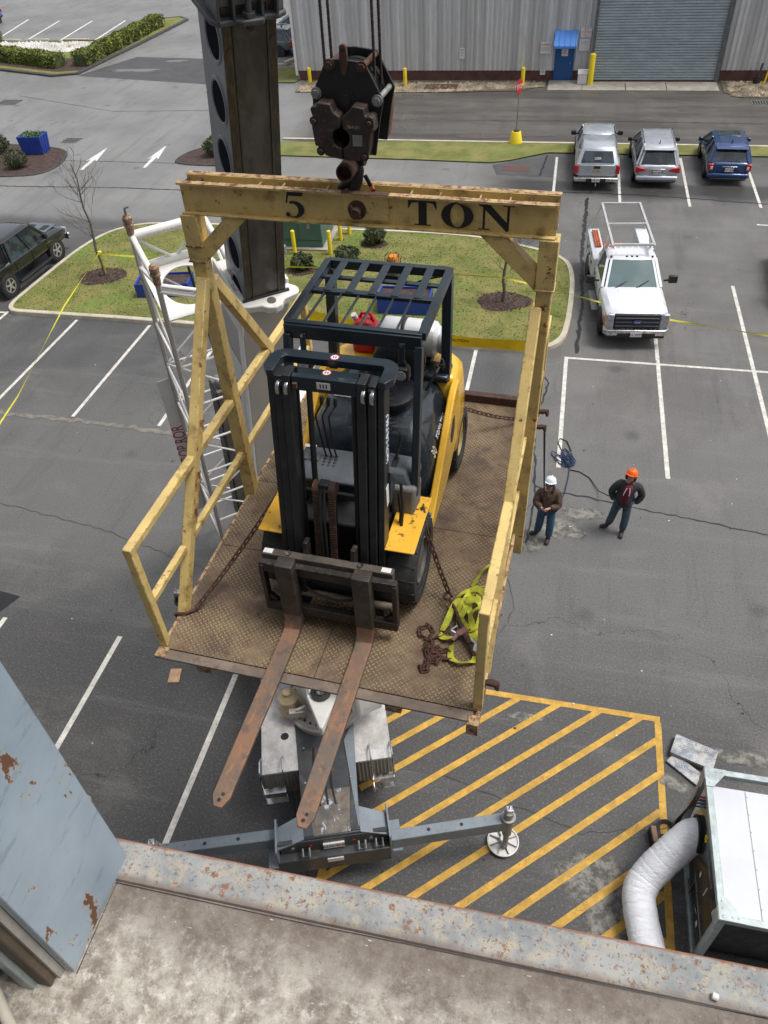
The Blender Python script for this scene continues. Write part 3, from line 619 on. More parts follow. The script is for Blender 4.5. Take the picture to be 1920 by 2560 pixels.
# grates and covers
GR = M('iron_grate', (.09, .085, .08), .7, var=.4, scale=8)
def grate(label, x, y, w, d, n, name='storm_drain'):
    t = thing(name, label, 'drain', (x, y, .004)); mb = MB(); mb.box(-w / 2, w / 2, -d / 2, -d / 2 + .04, 0, .012).box(-w / 2, w / 2, d / 2 - .04, d / 2, 0, .012)
    for i in range(n): a = -w / 2 + w * i / (n - 1); mb.box(a - .02, a + .02, -d / 2 + .04, d / 2 - .04, 0, .012)
    mb.build('grate', STEEL, t); MB().box(-w / 2, w / 2, -d / 2, d / 2, -.01, .003).build('sump', BLACK, t)
grate('long iron storm drain grate in the road left of the hoist rope shadow', -9.0, 47.4, 1.3, .7, 12)
grate('round edged drain grate at the far left of the grey road', -33.8, 45.6, 1.3, 1.1, 9)
grate('small drain grate behind the blue flower tub', -25.9, 38.9, .9, .8, 7)
grate('drain grate by the gravel right of the roller door', 9.7, 46.6, 1.2, .7, 10)
t = thing('trench_cover', 'reddish trench cover sunk at the lot corner near the grass verge', 'drain', (-2.2, 36.2, .006)); MB().box(-.6, .6, -.3, .3, 0, .008).build('plate', M('red_brown_cover', (.13, .06, .05), .8, var=.4, scale=20), t)
def manhole(label, x, y, r):
    t = thing('manhole_cover', label, 'manhole', (x, y, .005)); MB().lathe((0, 0, 0), (0, 0, 1), [(r, 0), (r, .006), (r * .88, .009), (r * .86, .004), (r * .5, .004), (r * .48, .008), (.01, .008)], 28).build('cover', GR, t)
manhole('round iron manhole cover just below the crane hook', -5.66, 32.6, .45); manhole('round manhole cover in the road behind the boom', -8.3, 33.6, .4)

# ------------------------------------------------------------ plants, planters, boxes
def bare_tree(label, x, y, h, lean, seed, dens=1.0):
    rnd = random.Random(seed); t = thing('bare_tree', label, 'tree', (x, y, .12)); tr = MB(); cr = MB()
    pts = []; 
    for i in range(9): f = i / 8; pts.append(V((lean[0] * f * h + .04 * math.sin(i * 2.1), lean[1] * f * h + .03 * math.cos(i * 1.7), f * h)))
    tr.tube(pts, .05, 8, rr=[.055 * (1 - .8 * i / 8) + .004 for i in range(9)]); tr.build('trunk', BARK, t)
    def branch(p, d, L, r, lv):
        q = [p]; n = 5
        for i in range(n):
            d = (d + V((rnd.uniform(-.16, .16), rnd.uniform(-.16, .16), rnd.uniform(-.02, .14)))).normalized(); q.append(q[-1] + d * L / n)
            if lv > 0 and rnd.random() < .75 * dens:
                a = V((rnd.uniform(-1, 1), rnd.uniform(-1, 1), rnd.uniform(0, .6))).normalized(); branch(q[-1], (d * .8 + a * .7).normalized(), L * rnd.uniform(.4, .65), r * .55, lv - 1)
        cr.tube(q, r, 4, rr=[r * (1 - .75 * i / n) for i in range(n + 1)])
    for i in range(int(13 * dens)):
        f = rnd.uniform(.32, .95); p = pts[0].lerp(pts[8], f); a = rnd.uniform(0, 6.28); d = V((math.cos(a), math.sin(a), rnd.uniform(.5, 1.1))).normalized()
        branch(p, d, h * rnd.uniform(.22, .42) * (1.25 - f * .6), .014, 2)
    cr.build('crown', BARK, t)
bare_tree('thin bare young tree with yellow tape tied to it, left end of the lawn island', -16.22, 23.85, 3.9, (-.02, .05), 5)
bare_tree('thin bare young tree in a mulch circle, right end of the lawn island', -1.58, 23.5, 3.2, (.015, .02), 8, .8)
mulch_ring(-16.3, 23.8, .85, 31); mulch_ring(-1.55, 23.55, .85, 32)
LEAFD = M('shrub_leaf', (.07, .10, .03), .7, var=.6, scale=4, fine=12); LEAFY = M('hedge_leaf', (.20, .23, .035), .7, var=.6, scale=2.2, fine=9)
def leafmass(mb, rnd, n, fn, s):
    for _ in range(n):
        p = V(fn(rnd)); a = V((rnd.gauss(0, 1), rnd.gauss(0, 1), rnd.gauss(0, 1))).normalized(); b = a.cross(V((rnd.gauss(0, 1), rnd.gauss(0, 1), rnd.gauss(0, 1)))).normalized(); q = s * rnd.uniform(.6, 1.4)
        mb.add([p - a * q, p + b * q * .5, p + a * q, p - b * q * .5], [(0, 1, 2, 3)])
def shrub(label, x, y, r, h, z=.12, seed=1, group=None, ring=True):
    rnd = random.Random(seed); t = thing('shrub', label, 'shrub', (x, y, z), 0, group); mb = MB()
    ph = [rnd.uniform(0, 6) for _ in range(4)]
    def fn(q):
        th = q.uniform(0, 6.283); u = q.uniform(-.85, 1); k_ = q.uniform(.75, 1.0) * (1 + .12 * math.sin(3 * th + ph[0]) + .08 * math.sin(5 * th + u * 4 + ph[1])); s_ = math.sqrt(max(0, 1 - u * u))
        return (r * k_ * s_ * math.cos(th), r * k_ * s_ * math.sin(th), h * .52 + h * .5 * u * k_)
    leafmass(mb, rnd, 1300, fn, .05); mb.build('foliage', LEAFD, t, smooth=0)
    MB().lathe((0, 0, h * .12), (0, 0, 1), [(.02, 0), (r * .6, h * .15), (r * .68, h * .4), (r * .5, h * .65), (.02, h * .75)], 10).build('stem', BARK, t)
    return t
G1 = 'clipped round shrubs on the lawn island'
shrub('round shrub nearest the transformer bollards, back of the lawn island', -6.84, 27.6, .42, .62, seed=1, group=G1); mulch_ring(-6.84, 27.5, .5, 41)
shrub('round shrub behind the forklift roof, middle of three on the lawn', -7.5, 26.0, .46, .5, seed=2, group=G1)
shrub('round shrub beside the foot of the crane boom collar', -9.0, 25.2, .42, .55, seed=3, group=G1); mulch_ring(-9.0, 25.1, .6, 43)
G2 = 'clipped round shrubs in the mulch bed at the left edge'
shrub('round shrub standing in front of the blue flower tub', -26.5, 34.7, .55, .85, .05, 4, G2); shrub('round shrub left of the tub, at the bottom edge of the group', -28.2, 35.0, .55, .85, .05, 5, G2); shrub('round shrub farthest back at the left edge of the photo', -28.8, 36.7, .55, .85, .05, 6, G2)
shrub('single round shrub in the mulch bed half hidden by the boom', -16.95, 37.0, .55, .85, .05, 7)
def hedge(label, pts, w, h, seed):
    rnd = random.Random(seed); t = thing('hedge', label, 'hedge', (*pts[0], .1)); mb = MB(); o = V((*pts[0], .1)); core = MB()
    for i in range(len(pts) - 1):
        a = V((*pts[i], .1)) - o; b = V((*pts[i + 1], .1)) - o; d = (b - a); L = d.length; d.normalize(); nn = V((-d.y, d.x, 0))
        def fn(q):
            s = q.uniform(-.05 * w, L + .05 * w); side = q.random(); bump = 1 + .10 * math.sin(s * 1.7) + .08 * math.sin(s * 4.1 + 1)
            if side < .42: u, z = q.uniform(-.5, .5), 1
            else: u, z = (-.5 if side < .7 else .5), q.random()
            jz = q.uniform(-.06, .05)
            return a + d * s + nn * w * (u + q.uniform(-.05, .05)) * bump * (1 - .12 * max(0, z - .5)) + V((0, 0, h * (z + jz) * (.94 + .06 * math.sin(s * 2.3))))
        leafmass(mb, rnd, int(L * 420), fn, .085)
        core.bar(a + V((0, 0, h * .42)), b + V((0, 0, h * .42)), w * .78, h * .78)
    mb.build('foliage', LEAFY, t, smooth=0); core.build('core', LEAFD, t)
hedge('long clipped hedge bending toward the drive, in front of the small lawn', [(-58, 56.6), (-44.2, 56.2), (-40.0, 55.3), (-34.6, 53.4)], 1.0, .85, 1)
hedge('straight clipped hedge running away beside the drive entrance', [(-33.25, 53.6), (-33.0, 66.0)], 1.0, .85, 2)
hedge('short clipped hedge at the far left edge behind the long one', [(-58, 60.4), (-43.9, 60.4)], 1.3, .9, 3)
t0 = None
for i, x in enumerate((-46.9, -43.9, -41.4, -38.0, -34.9)):
    t = thing('wheel_stop', 'pale concrete wheel stop at the head of an upper lot stall', 'wheel stop', (x, 61.7, 0), 0, 'wheel stops along the upper lot'); t['label'] = ['concrete wheel stop farthest left, beside the short hedge', 'concrete wheel stop second from the short hedge', 'concrete wheel stop in the middle of the upper row', 'concrete wheel stop second from the drive side hedge', 'concrete wheel stop nearest the drive side hedge'][i]
    MB().prism([(-.12, 0), (.12, 0), (.08, .14), (-.08, .14)], 'x', -1.05, 1.05).build('block', KERB, t, bevel=.015)
def planter(label, x, y, z, w, d, h, flare, rz=0, plants=False, ribs=False):
    t = thing('planter', label, 'planter', (x, y, z), rz); b0 = (1 - flare)
    def ring(k, zz, ww=None): return [V((-w / 2 * k, -d / 2 * k, zz)), V((w / 2 * k, -d / 2 * k, zz)), V((w / 2 * k, d / 2 * k, zz)), V((-w / 2 * k, d / 2 * k, zz))]
    kk = 1 - .12 / w
    MB().loft([ring(b0, 0), ring(1, h), ring(kk, h), ring(kk, h - .1)], cap=True).build('box', PBLUE, t, bevel=.01)
    MB().quad(*[v + V((0, 0, .001)) for v in ring(kk * .995, h - .085)]).build('soil', MULCH, t, smooth=0)
    if ribs:
        mb = MB()
        for u in (-.3, -.1, .1, .3): mb.bar((w * u * b0, -d / 2 * b0 - .012, .02), (w * u, -d / 2 - .012, h - .02), .03, .02, (0, 1, 0))
        for u in (-.3, 0, .3): mb.bar((w / 2 * b0 + .012, d * u * b0, .02), (w / 2 + .012, d * u, h - .02), .02, .03, (0, 1, 0))
        mb.build('rib', PBLUE, t)
    if plants:
        mb = MB(); leafmass(mb, random.Random(3), 500, lambda q: (q.uniform(-w / 2 * .85, w / 2 * .85), q.uniform(-d / 2 * .85, d / 2 * .85), h - q.uniform(-.06, .1)), .06); mb.build('plants', M('planter_leaf', (.12, .22, .08), .7, var=.5, scale=6), t, smooth=0)
    return t
planter('flared blue flower tub with green plants on the left mulch bed', -26.75, 36.9, .06, 1.25, .95, .85, .14, R(6), True, True)
planter('blue flower tub almost hidden behind the crane boom', -16.7, 38.5, .06, 1.4, 1.1, .8, .14, 0, True)
planter('long blue planter box with bare soil seen through the white lattice jib', -13.35, 22.95, .12, 1.9, .9, .5, .02, R(10))
planter('long blue planter box with bare soil behind the forklift tank', -4.7, 22.7, .12, 1.75, .85, .58, .02, R(2))
# pad mounted transformer and its bollards
t = thing('transformer_box', 'dark green pad mounted electrical cabinet on the lawn island', 'transformer', (-9.5, 27.8, .12), R(2))
MB().box(-1.25, 1.0, -1.15, 1.1, 0, .06).build('pad', CONC, t)
MB().box(-1.05, .8, -.95, .9, .06, 1.1).build('cabinet', GREENX, t, bevel=.03)
MB().box(-1.1, .84, -1.0, .94, 1.1, 1.16).build('lid', GREENX, t, bevel=.015)
MB().box(-.1, -.09, -.956, -.94, .35, 1.08).box(-1.03, .78, -.956, -.94, .32, .335).build('door_seam', BLACK, t); MB().box(.25, .38, -.975, -.95, .78, .95).build('latch', STEEL, t)
text('54-E1', .09, basis((-.05, -.958, 1.0), (1, 0, 0), (0, 0, 1)), BOLY, t)
G3 = 'yellow bollards guarding the green transformer'
bollard('yellow bollard in front of the green cabinet, nearest the boom', -9.64, 26.4, 1.0, .075, G3); bollard('yellow bollard at the front right corner of the green cabinet', -8.28, 26.5, 1.0, .075, G3)
bollard('yellow bollard right of the green cabinet, third from the boom', -8.2, 27.75, 1.0, .075, G3); bollard('yellow bollard right rear of the green cabinet, farthest from the boom', -8.0, 28.35, 1.0, .075, G3)
# lumber by the shed corner
t = thing('log', 'pale squared log lying near the shed corner', 'log', (-18.75, 54.2, 0), R(-22)); MB().box(-.15, .15, 0, 3.6, 0, .24).build('timber', LOG, t, bevel=.03)
t = thing('metal_rail', 'thin bright metal rail lying beside the pale log', 'rail', (-18.1, 54.4, 0), R(-22)); MB().box(-.05, .05, 0, 3.4, 0, .08).build('rail', CHROME, t)
t = thing('wood_block', 'small flat piece of raw wood on the asphalt below the deck corner', 'wood', (-6.5, 7.72, 0), R(12)); MB().box(-.11, .11, -.16, .16, 0, .03).build('board', WOOD, t)

# ------------------------------------------------------------ vehicles (local +y = forward)
def wheel(t, x, y, r, w, rimr, steer=0, spokes=5, zs=1, rimmat=None):
    s = 1 if x > 0 else -1
    Mx = Matrix.Translation((x, y, r * zs)) @ Matrix.Rotation(steer, 4, 'Z') @ Matrix.Diagonal((1, 1, zs, 1))
    mb = MB().lathe((0, 0, 0), (s, 0, 0), [(rimr, -w), (r * .92, -w), (r, -w * .85), (r, -w * .15), (r * .93, 0), (rimr, 0), (rimr * .96, -.03)], 28).xf(Mx); o = mb.build('tyre', RUBBER, t)
    rb = MB().lathe((0, 0, 0), (s, 0, 0), [(rimr * 1.0, -.035), (rimr * .97, -.008), (rimr * .86, -.014), (rimr * .84, -.05)], 28)
    for k in range(spokes):
        a = 2 * math.pi * k / spokes + .3; rb.bar((-s * .03, .0, 0), (-s * .022, math.cos(a) * rimr * .9, math.sin(a) * rimr * .9), rimr * .26, .03, (1, 0, 0))
    rb.cyl((-s * .05, 0, 0), (-s * .008, 0, 0), rimr * .24, rimr * .2, 14); rb.xf(Mx).build('rim', rimmat or ALLOY, o)
    MB().cyl((-s * .06, 0, 0), (-s * .045, 0, 0), rimr * .9, n=24).xf(Mx).build('brake', BLACK, o)
def body_loft(secs, zs):
    out = []
    for y, w, zl, zb, zt, cw in secs:      # cw = half width at top
        h = [(w * .80, zl), (w * .97, zl + .10), (w, zl + (zb - zl) * .55), (w * .985, zb - .03), (w * .96, zb), (cw, zt), (cw * .5, zt + .015)]
        out.append([V((x, y, z * zs)) for x, z in h] + [V((-x, y, z * zs)) for x, z in reversed(h)])
    return out
def ring(y0, y1, w, z, rc=.10, bow=.05):
    return [V(p) for p in ((-w + rc, y0, z), (0, y0 - bow, z), (w - rc, y0, z), (w, y0 + rc, z), (w * 1.0, (y0 + y1) / 2, z), (w, y1 - rc, z), (w - rc, y1, z), (0, y1 + bow, z), (-w + rc, y1, z), (-w, y1 - rc, z), (-w * 1.0, (y0 + y1) / 2, z), (-w, y0 + rc, z))]
def cabin(t, zs, yb0, yb1, wb, zb, yr0, yr1, wr, zr, paint, bp=(), gl=GLS, solid_rear=False, wsh=None, roofth=.05):
    zb *= zs; zr *= zs; A = ring(yb0, yb1, wb, zb); B = ring(yr0, yr1, wr, zr)
    MB().loft([A, B]).build('window', gl, t, smooth=30)
    if wsh:
        q = [A[8], A[6], B[6], B[8]]; n = V((0, .012, .012)); mid0 = A[7] + n; mid1 = B[7] + n
        MB().add([q[0] + n, mid0, q[1] + n, q[2] + n, mid1, q[3] + n], [(0, 1, 4, 5), (1, 2, 3, 4)]).build('windscreen', wsh, t)
    R0 = ring(yr0 - .03, yr1 + .02, wr + .015, zr - .005); R1 = ring(yr0 + .02, yr1 - .04, wr - .04, zr + roofth * .8, .14); R2 = ring(yr0 + .25, yr1 - .3, wr - .22, zr + roofth * 1.15, .14)
    MB().loft([R0, R1, R2]).build('roof', paint, t, smooth=75)
    def pil(a_, b_, w_, d_): MB().bar(a_, b_, w_, d_, (1, 0, 0)).build('pillar', paint, t)
    for i, wd in ((0, .09), (2, .09), (6, .07), (8, .07)): pil(A[i], B[i], wd, .07)
    for i in (3, 5, 9, 11): pil(A[i], B[i], .06, .08)
    for y in bp:
        f = (y - yb0) / (yb1 - yb0)
        for s in (-1, 1): pil((s * (wb + .004), y, zb), (s * (wr + .008), yr0 + (yr1 - yr0) * f, zr), .03, .07)
def mirrors(t, x, y, z, zs, mat=TRIM, big=1):
    for s in (-1, 1):
        m = MB().box(-.09 * big, .09 * big, -.06, .06, -.08 * zs * big, .1 * zs * big).xf(Matrix.Translation((s * (x + .10 * big), y, z * zs))).build('mirror', mat, t, bevel=.03)
        MB().bar((s * (x - .12), y, (z - .04) * zs), (s * (x + .05), y, (z - .02) * zs), .03, .05).build('arm', TRIM, m)
def plate_(t, s, x, y, z, zs, face=-1, w=.34, mat=SIGNW, tm=BLK):
    MB().box(x - w / 2, x + w / 2, y - .008, y + .008, (z - .08) * zs, (z + .08) * zs).build('licence_plate', mat, t)
    text(s, .11, basis((x, y + face * .012, z * zs), (-face, 0, 0), (0, 0, 1)), tm, t, 'plate_lettering')
def arches(t, xs, ys, r, zs):
    for y in ys:
        for s in (-1, 1):
            MB().cyl((s * (xs - .03), y, r * zs), (s * (xs + .006), y, r * zs), r * 1.17 * zs, n=24).build('wheel_arch', TRIM, t)
ZS = .86
def side_trim(t, W, L, zs, zb, ys, paint):
    for s in (-1, 1):
        for y in ys: MB().box(s * (W + .001) - .006, s * (W + .001) + .006, y - .008, y + .008, .42 * zs, zb * zs - .03).build('door_seam', TRIM, t)
        for y in ys[:-1]: MB().box(s * (W + .012) - .012, s * (W + .012) + .012, y + .16, y + .34, (zb - .13) * zs, (zb - .10) * zs).build('door_handle', TRIM, t)
# --- silver pickup with a cap, rear to us
def pickup_rear():
    zs = .84; t = thing('pickup_truck', 'silver pickup truck with a matching hard cap, parked tail towards us, left of three', 'pickup truck', (1.22, 36.75, 0), R(1))
    W = .90; L = 5.5; y0 = -L / 2
    s = [(y0 + .02, W * .97, .62, 1.1, 1.18, W * .9), (y0 + .2, W, .55, 1.12, 1.2, W * .92), (-.6, W, .5, 1.12, 1.2, W * .92), (1.2, W, .5, 1.12, 1.18, W * .9), (1.7, W, .5, 1.08, 1.15, W * .85), (2.5, W * .97, .5, .98, 1.05, W * .78), (2.75, W * .86, .55, .85, .95, W * .7)]
    MB().loft(body_loft(s, zs)).build('body', SILV, t, smooth=40)
    cabin(t, zs, -.65, 1.45, W * .93, 1.15, -.5, .85, W * .72, 1.78, SILV, (.35,), roofth=.06)
    # cap over the bed
    A = ring(y0 + .1, -.7, W * .94, 1.18 * zs, .06, .02); B = ring(y0 + .42, -.68, W * .76, 1.76 * zs, .08, .03); C = ring(y0 + .5, -.75, W * .7, 1.84 * zs, .1, .02)
    cp = MB().loft([A, B, C]).build('bed_cap', SILV, t, smooth=40)
    p = [A[0].lerp(B[0], .1) + V((.10, -.02, 0)), A[2].lerp(B[2], .1) + V((-.10, -.02, 0)), A[2].lerp(B[2], .88) + V((-.06, -.03, 0)), A[0].lerp(B[0], .88) + V((.06, -.03, 0))]
    MB().add([q + V((0, -.02, .0)) for q in p] + [q + V((0, .03, 0)) for q in p], [(0, 1, 2, 3), (4, 7, 6, 5), (0, 4, 5, 1), (2, 6, 7, 3)]).build('rear_window', GLS, cp)
    nrm = (B[1] - A[1]).normalized(); text('LEER', .13, basis(tuple(A[1].lerp(B[1], .42) + V((0, -.085, 0))), (1, 0, 0), tuple(nrm)), WHT, cp)
    for sx in (-1, 1):
        MB().add([V((sx * (W * .90), -2.2, 1.3 * zs)), V((sx * (W * .90), -1.0, 1.3 * zs)), V((sx * (W * .80), -1.05, 1.66 * zs)), V((sx * (W * .80), -2.0, 1.66 * zs))], [(0, 1, 2, 3)]).build('side_window', GLS, cp)
        MB().box(sx * .84 - .08, sx * .84 + .08, y0 - .015, y0 + .1, .74 * zs, 1.14 * zs).build('tail_lamp', REDL, t, bevel=.02)
    tg = MB().box(-.72, .72, y0 - .02, y0 + .1, .66 * zs, 1.16 * zs).build('tailgate', SILV, t, bevel=.02)
    MB().box(-.13, .13, y0 - .035, y0, 1.0 * zs, 1.12 * zs).build('handle', TRIM, tg)
    MB().prism([(-.16, .84 * zs), (-.05, .84 * zs), (-.05, .81 * zs), (.05, .81 * zs), (.05, .84 * zs), (.16, .84 * zs), (.14, .91 * zs), (.05, .91 * zs), (.05, .94 * zs), (-.05, .94 * zs), (-.05, .91 * zs), (-.14, .91 * zs)], 'y', y0 - .04, y0 - .015).build('badge', M('bowtie_gold', (.6, .42, .2), .3, metal=.5), tg)
    bm = MB().box(-.9, .9, y0 - .2, y0 + .05, .42 * zs, .62 * zs).build('bumper', CHROME, t, bevel=.04); MB().box(-.4, .4, y0 - .21, y0 - .1, .44 * zs, .6 * zs).build('step', TRIM, bm)
    plate_(t, 'YWR 4173', 0, y0 - .22, .52, zs); MB().cyl((0, y0 - .1, .34 * zs), (0, y0 - .35, .34 * zs), .03).cyl((0, y0 - .35, .3 * zs), (0, y0 - .35, .42 * zs), .03).build('tow_hitch', CHROME, t)
    arches(t, W, (-1.75, 1.75), .38, zs)
    for y in (-1.75, 1.75):
        for x in (-.91, .91): wheel(t, x, y, .38, .26, .23, zs=zs)
    mirrors(t, W, 1.05, 1.28, zs, TRIM, 1.2); side_trim(t, W, L, zs, 1.12, (-.72, .4, 1.3), SILV)
pickup_rear()
def suv(label, loc, rz, paint, L, W, H, plate, zs=.84, tail='wrap', roofglass=False, rails=True, cat='suv', name='parked_suv', front=False, lampmat=None):
    t = thing(name, label, cat, loc, rz); y0 = -L / 2; y1 = L / 2
    s = [(y0 + .02, W * .90, .42, .86, .98, W * .82), (y0 + .12, W * .97, .34, .95, 1.06, W * .86), (y0 + .7, W, .28, .98, 1.08, W * .88), (.2, W, .28, .96, 1.04, W * .88), (y1 - 1.25, W, .28, .93, 1.02, W * .84), (y1 - .5, W * .97, .3, .84, .93, W * .74), (y1 - .08, W * .84, .34, .68, .80, W * .66), (y1, W * .7, .4, .6, .66, W * .55)]
    MB().loft(body_loft(s, zs)).build('body', paint, t, smooth=75, sub=1)
    cabin(t, zs, y0 + .14, y1 - 1.05, W * .93, 1.0, y0 + .52, y1 - 1.95, W * .72, H, paint, (y0 + 1.3, -.05, ), wsh=WSH if front else None)
    if tail == 'wrap':
        for sx in (-1, 1):
            MB().prism([(sx * .42 * W / .9, .82), (sx * .98 * W, .70), (sx * .97 * W, .98), (sx * .62 * W, .92)], 'y', 0, .16, Matrix.Translation((0, y0 - .02, 0)) @ Matrix.Diagonal((1, 1, zs, 1))).build('tail_lamp', REDL, t, bevel=.02)
    else:
        for sx in (-1, 1):
            l = MB().box(sx * W * .84 - .10, sx * W * .84 + .10, y0 - .03, y0 + .1, .68 * zs, 1.0 * zs).build('tail_lamp', lampmat or REDL, t, bevel=.03)
            MB().box(sx * W * .80 - .045, sx * W * .80 + .045, y0 - .04, y0, .76 * zs, .9 * zs).build('lens', WHT, l, bevel=.01)
    A = ring(y0 + .14, y1 - 1.05, W * .93, 1.0 * zs); B = ring(y0 + .52, y1 - 1.95, W * .72, H * zs)
    sp = MB().prism([(y0 + .26, H * zs - .02), (y0 + .60, H * zs + .03), (y0 + .60, H * zs - .04)], 'x', -W * .7, W * .7).build('spoiler', paint, t, bevel=.01)
    bb = MB().box(-W * .93, W * .93, y0 - .10, y0 + .15, .36 * zs, .58 * zs).build('bumper', paint, t, bevel=.06)
    MB().box(-W * .80, W * .80, y0 - .115, y0, .28 * zs, .38 * zs).build('lower_trim', TRIM, bb, bevel=.03)
    MB().box(-.02, .38, y0 + .13, y0 + .16, 1.06 * zs, 1.08 * zs).build('wiper', TRIM, t)
    MB().box(-.3, .3, y0 - .03, y0 + .02, .86 * zs, .90 * zs).build('tailgate_trim', CHROME, t, bevel=.01)
    plate_(t, plate, 0, y0 - .035, .74, zs)
    arches(t, W, (y0 + .95, y1 - .95), .36, zs)
    for y in (y0 + .95, y1 - .95):
        for x in (-W - .01, W + .01): wheel(t, x, y, .36, .24, .235, zs=zs)
    mirrors(t, W, y1 - 1.55, 1.08, zs, paint if roofglass else TRIM, 1.05); side_trim(t, W, L, zs, .95, (y0 + 1.35, -.05, y1 - 1.4), paint)
    if rails:
        for sx in (-1, 1): MB().tube([(sx * W * .69, y0 + .6, H * zs + .03), (sx * W * .69, y0 + .68, H * zs + .10), (sx * W * .69, y1 - 2.1, H * zs + .10), (sx * W * .69, y1 - 2.0, H * zs + .03)], .02, 8).build('roof_rail', CHROME, t)
    if roofglass: MB().box(-W * .5, W * .5, y1 - 2.75, y1 - 2.05, H * zs + .02, H * zs + .065).build('sunroof', GLS, t, bevel=.01)
    MB().prism([(y0 + .8, 0), (y0 + .95, 0), (y0 + .82, .13)], 'x', -.015, .015, Matrix.Translation((0, 0, H * zs + .055))).build('antenna', TRIM, t)
    for sx in (-1, 1): MB().box(sx * W * .66 - .16, sx * W * .66 + .16, y1 - .3, y1 - .1, .58 * zs, .72 * zs).build('headlight', HLAMP, t, bevel=.04)
    return t
suv('pale silver suv with red wrapped tail lamps, middle of the three cars parked tail first', (3.68, 36.75, 0), R(1), SILV2, 4.8, .90, 1.70, 'ZGH 8510')
suv('dark blue suv with a glass sunroof, right of the three cars parked tail first', (6.62, 37.05, 0), R(-1), CBLUE, 4.45, .88, 1.62, 'KXT 2047', tail='box', roofglass=True, rails=False)
suv('slate grey suv parked beside the shed corner seen right of the boom', (-21.1, 57.2, 0), R(90), CGREY, 4.5, .9, 1.66, 'JRB 110', zs=.95)
suv('pale car with open looking roof rack behind the slate grey suv', (-20.4, 62.4, 0), R(92), CPALE, 4.5, .88, 1.5, 'LMK 388', zs=.95, cat='car', name='parked_car')
suv('bright blue car cut by the left edge at the top of the lot', (-49.55, 67.0, 0), R(188), BRBLUE, 4.3, .88, 1.5, 'HNC 902', rails=False, zs=.95, cat='car', name='parked_car')
suv('black car at the right edge, only its front wheel in view', (8.05, 25.5, 0), R(176), CBLACK, 4.6, .88, 1.5, 'DFW 431', rails=False, zs=.9, cat='car', name='parked_car')
# --- black crew cab pickup on the left
def black_truck():
    zs = 1.02; t = thing('pickup_truck', 'shiny black crew cab pickup at the left edge beside the lawn island', 'pickup truck', (-19.75, 23.75, 0), R(-3)); t.scale = (.9, .9, .9); W = .95; y0 = -2.85; y1 = 2.75
    s = [(y0, W * .97, .6, 1.12, 1.15, W * .93), (-1.1, W, .5, 1.14, 1.17, W * .93), (1.3, W, .5, 1.1, 1.15, W * .9), (1.9, W, .5, 1.08, 1.16, W * .84), (2.55, W * .97, .5, 1.0, 1.1, W * .78), (y1, W * .9, .55, .88, .96, W * .7)]
    MB().loft(body_loft(s, zs)).build('body', CBLACK, t, smooth=75, sub=1)
    cabin(t, zs, -1.25, 1.45, W * .93, 1.13, -1.12, .80, W * .76, 1.85, CBLACK, (.1,), wsh=WSH, roofth=.06)
    mb = MB()
    for x in (-.45, -.22, 0, .22, .45): mb.box(x - .03, x + .03, -.9, .65, 1.85 * zs + .045, 1.85 * zs + .068)
    mb.build('roof_rib', CBLACK, t, bevel=.01)
    MB().box(-W * .80, W * .80, y0 + .12, -1.45, 1.14 * zs, 1.19 * zs).build('bed_cover', TRIM, t, bevel=.02)
    hd = MB().box(-.62, .62, 1.62, 2.5, 1.14 * zs, 1.19 * zs).build('bonnet', CGREY, t, bevel=.04)
    for x in (-.33, .33): MB().box(x - .12, x + .12, 1.85, 2.25, 1.19 * zs, 1.2 * zs + .01).build('vent', TRIM, hd)
    MB().box(-.9, .9, y1 - .05, y1 + .14, .45 * zs, .72 * zs).build('bumper', CHROME, t, bevel=.05)
    for sx in (-1, 1):
        MB().box(sx * .72 - .14, sx * .72 + .14, y1 - .12, y1 + .03, .8 * zs, .98 * zs).build('headlight', HLAMP, t, bevel=.03)
        st = MB().box(sx * 1.03 - .09, sx * 1.03 + .09, -1.2, 1.05, .36 * zs, .42 * zs).build('running_board', TRIM, t, bevel=.02)
        MB().box(sx * (W + .01) - .005, sx * (W + .01) + .005, 1.1, 1.5, .92 * zs, .95 * zs).build('badge', CHROME, t)
    arches(t, W, (-1.7, 1.62), .42, zs)
    for y in (-1.7, 1.62):
        for x in (-.97, .97): wheel(t, x, y, .47, .27, .30, spokes=5, zs=.98)
    mirrors(t, W, 1.0, 1.3, zs, TRIM, 1.2); side_trim(t, W, 5, zs, 1.1, (-1.0, .1, 1.15), CBLACK)
black_truck()
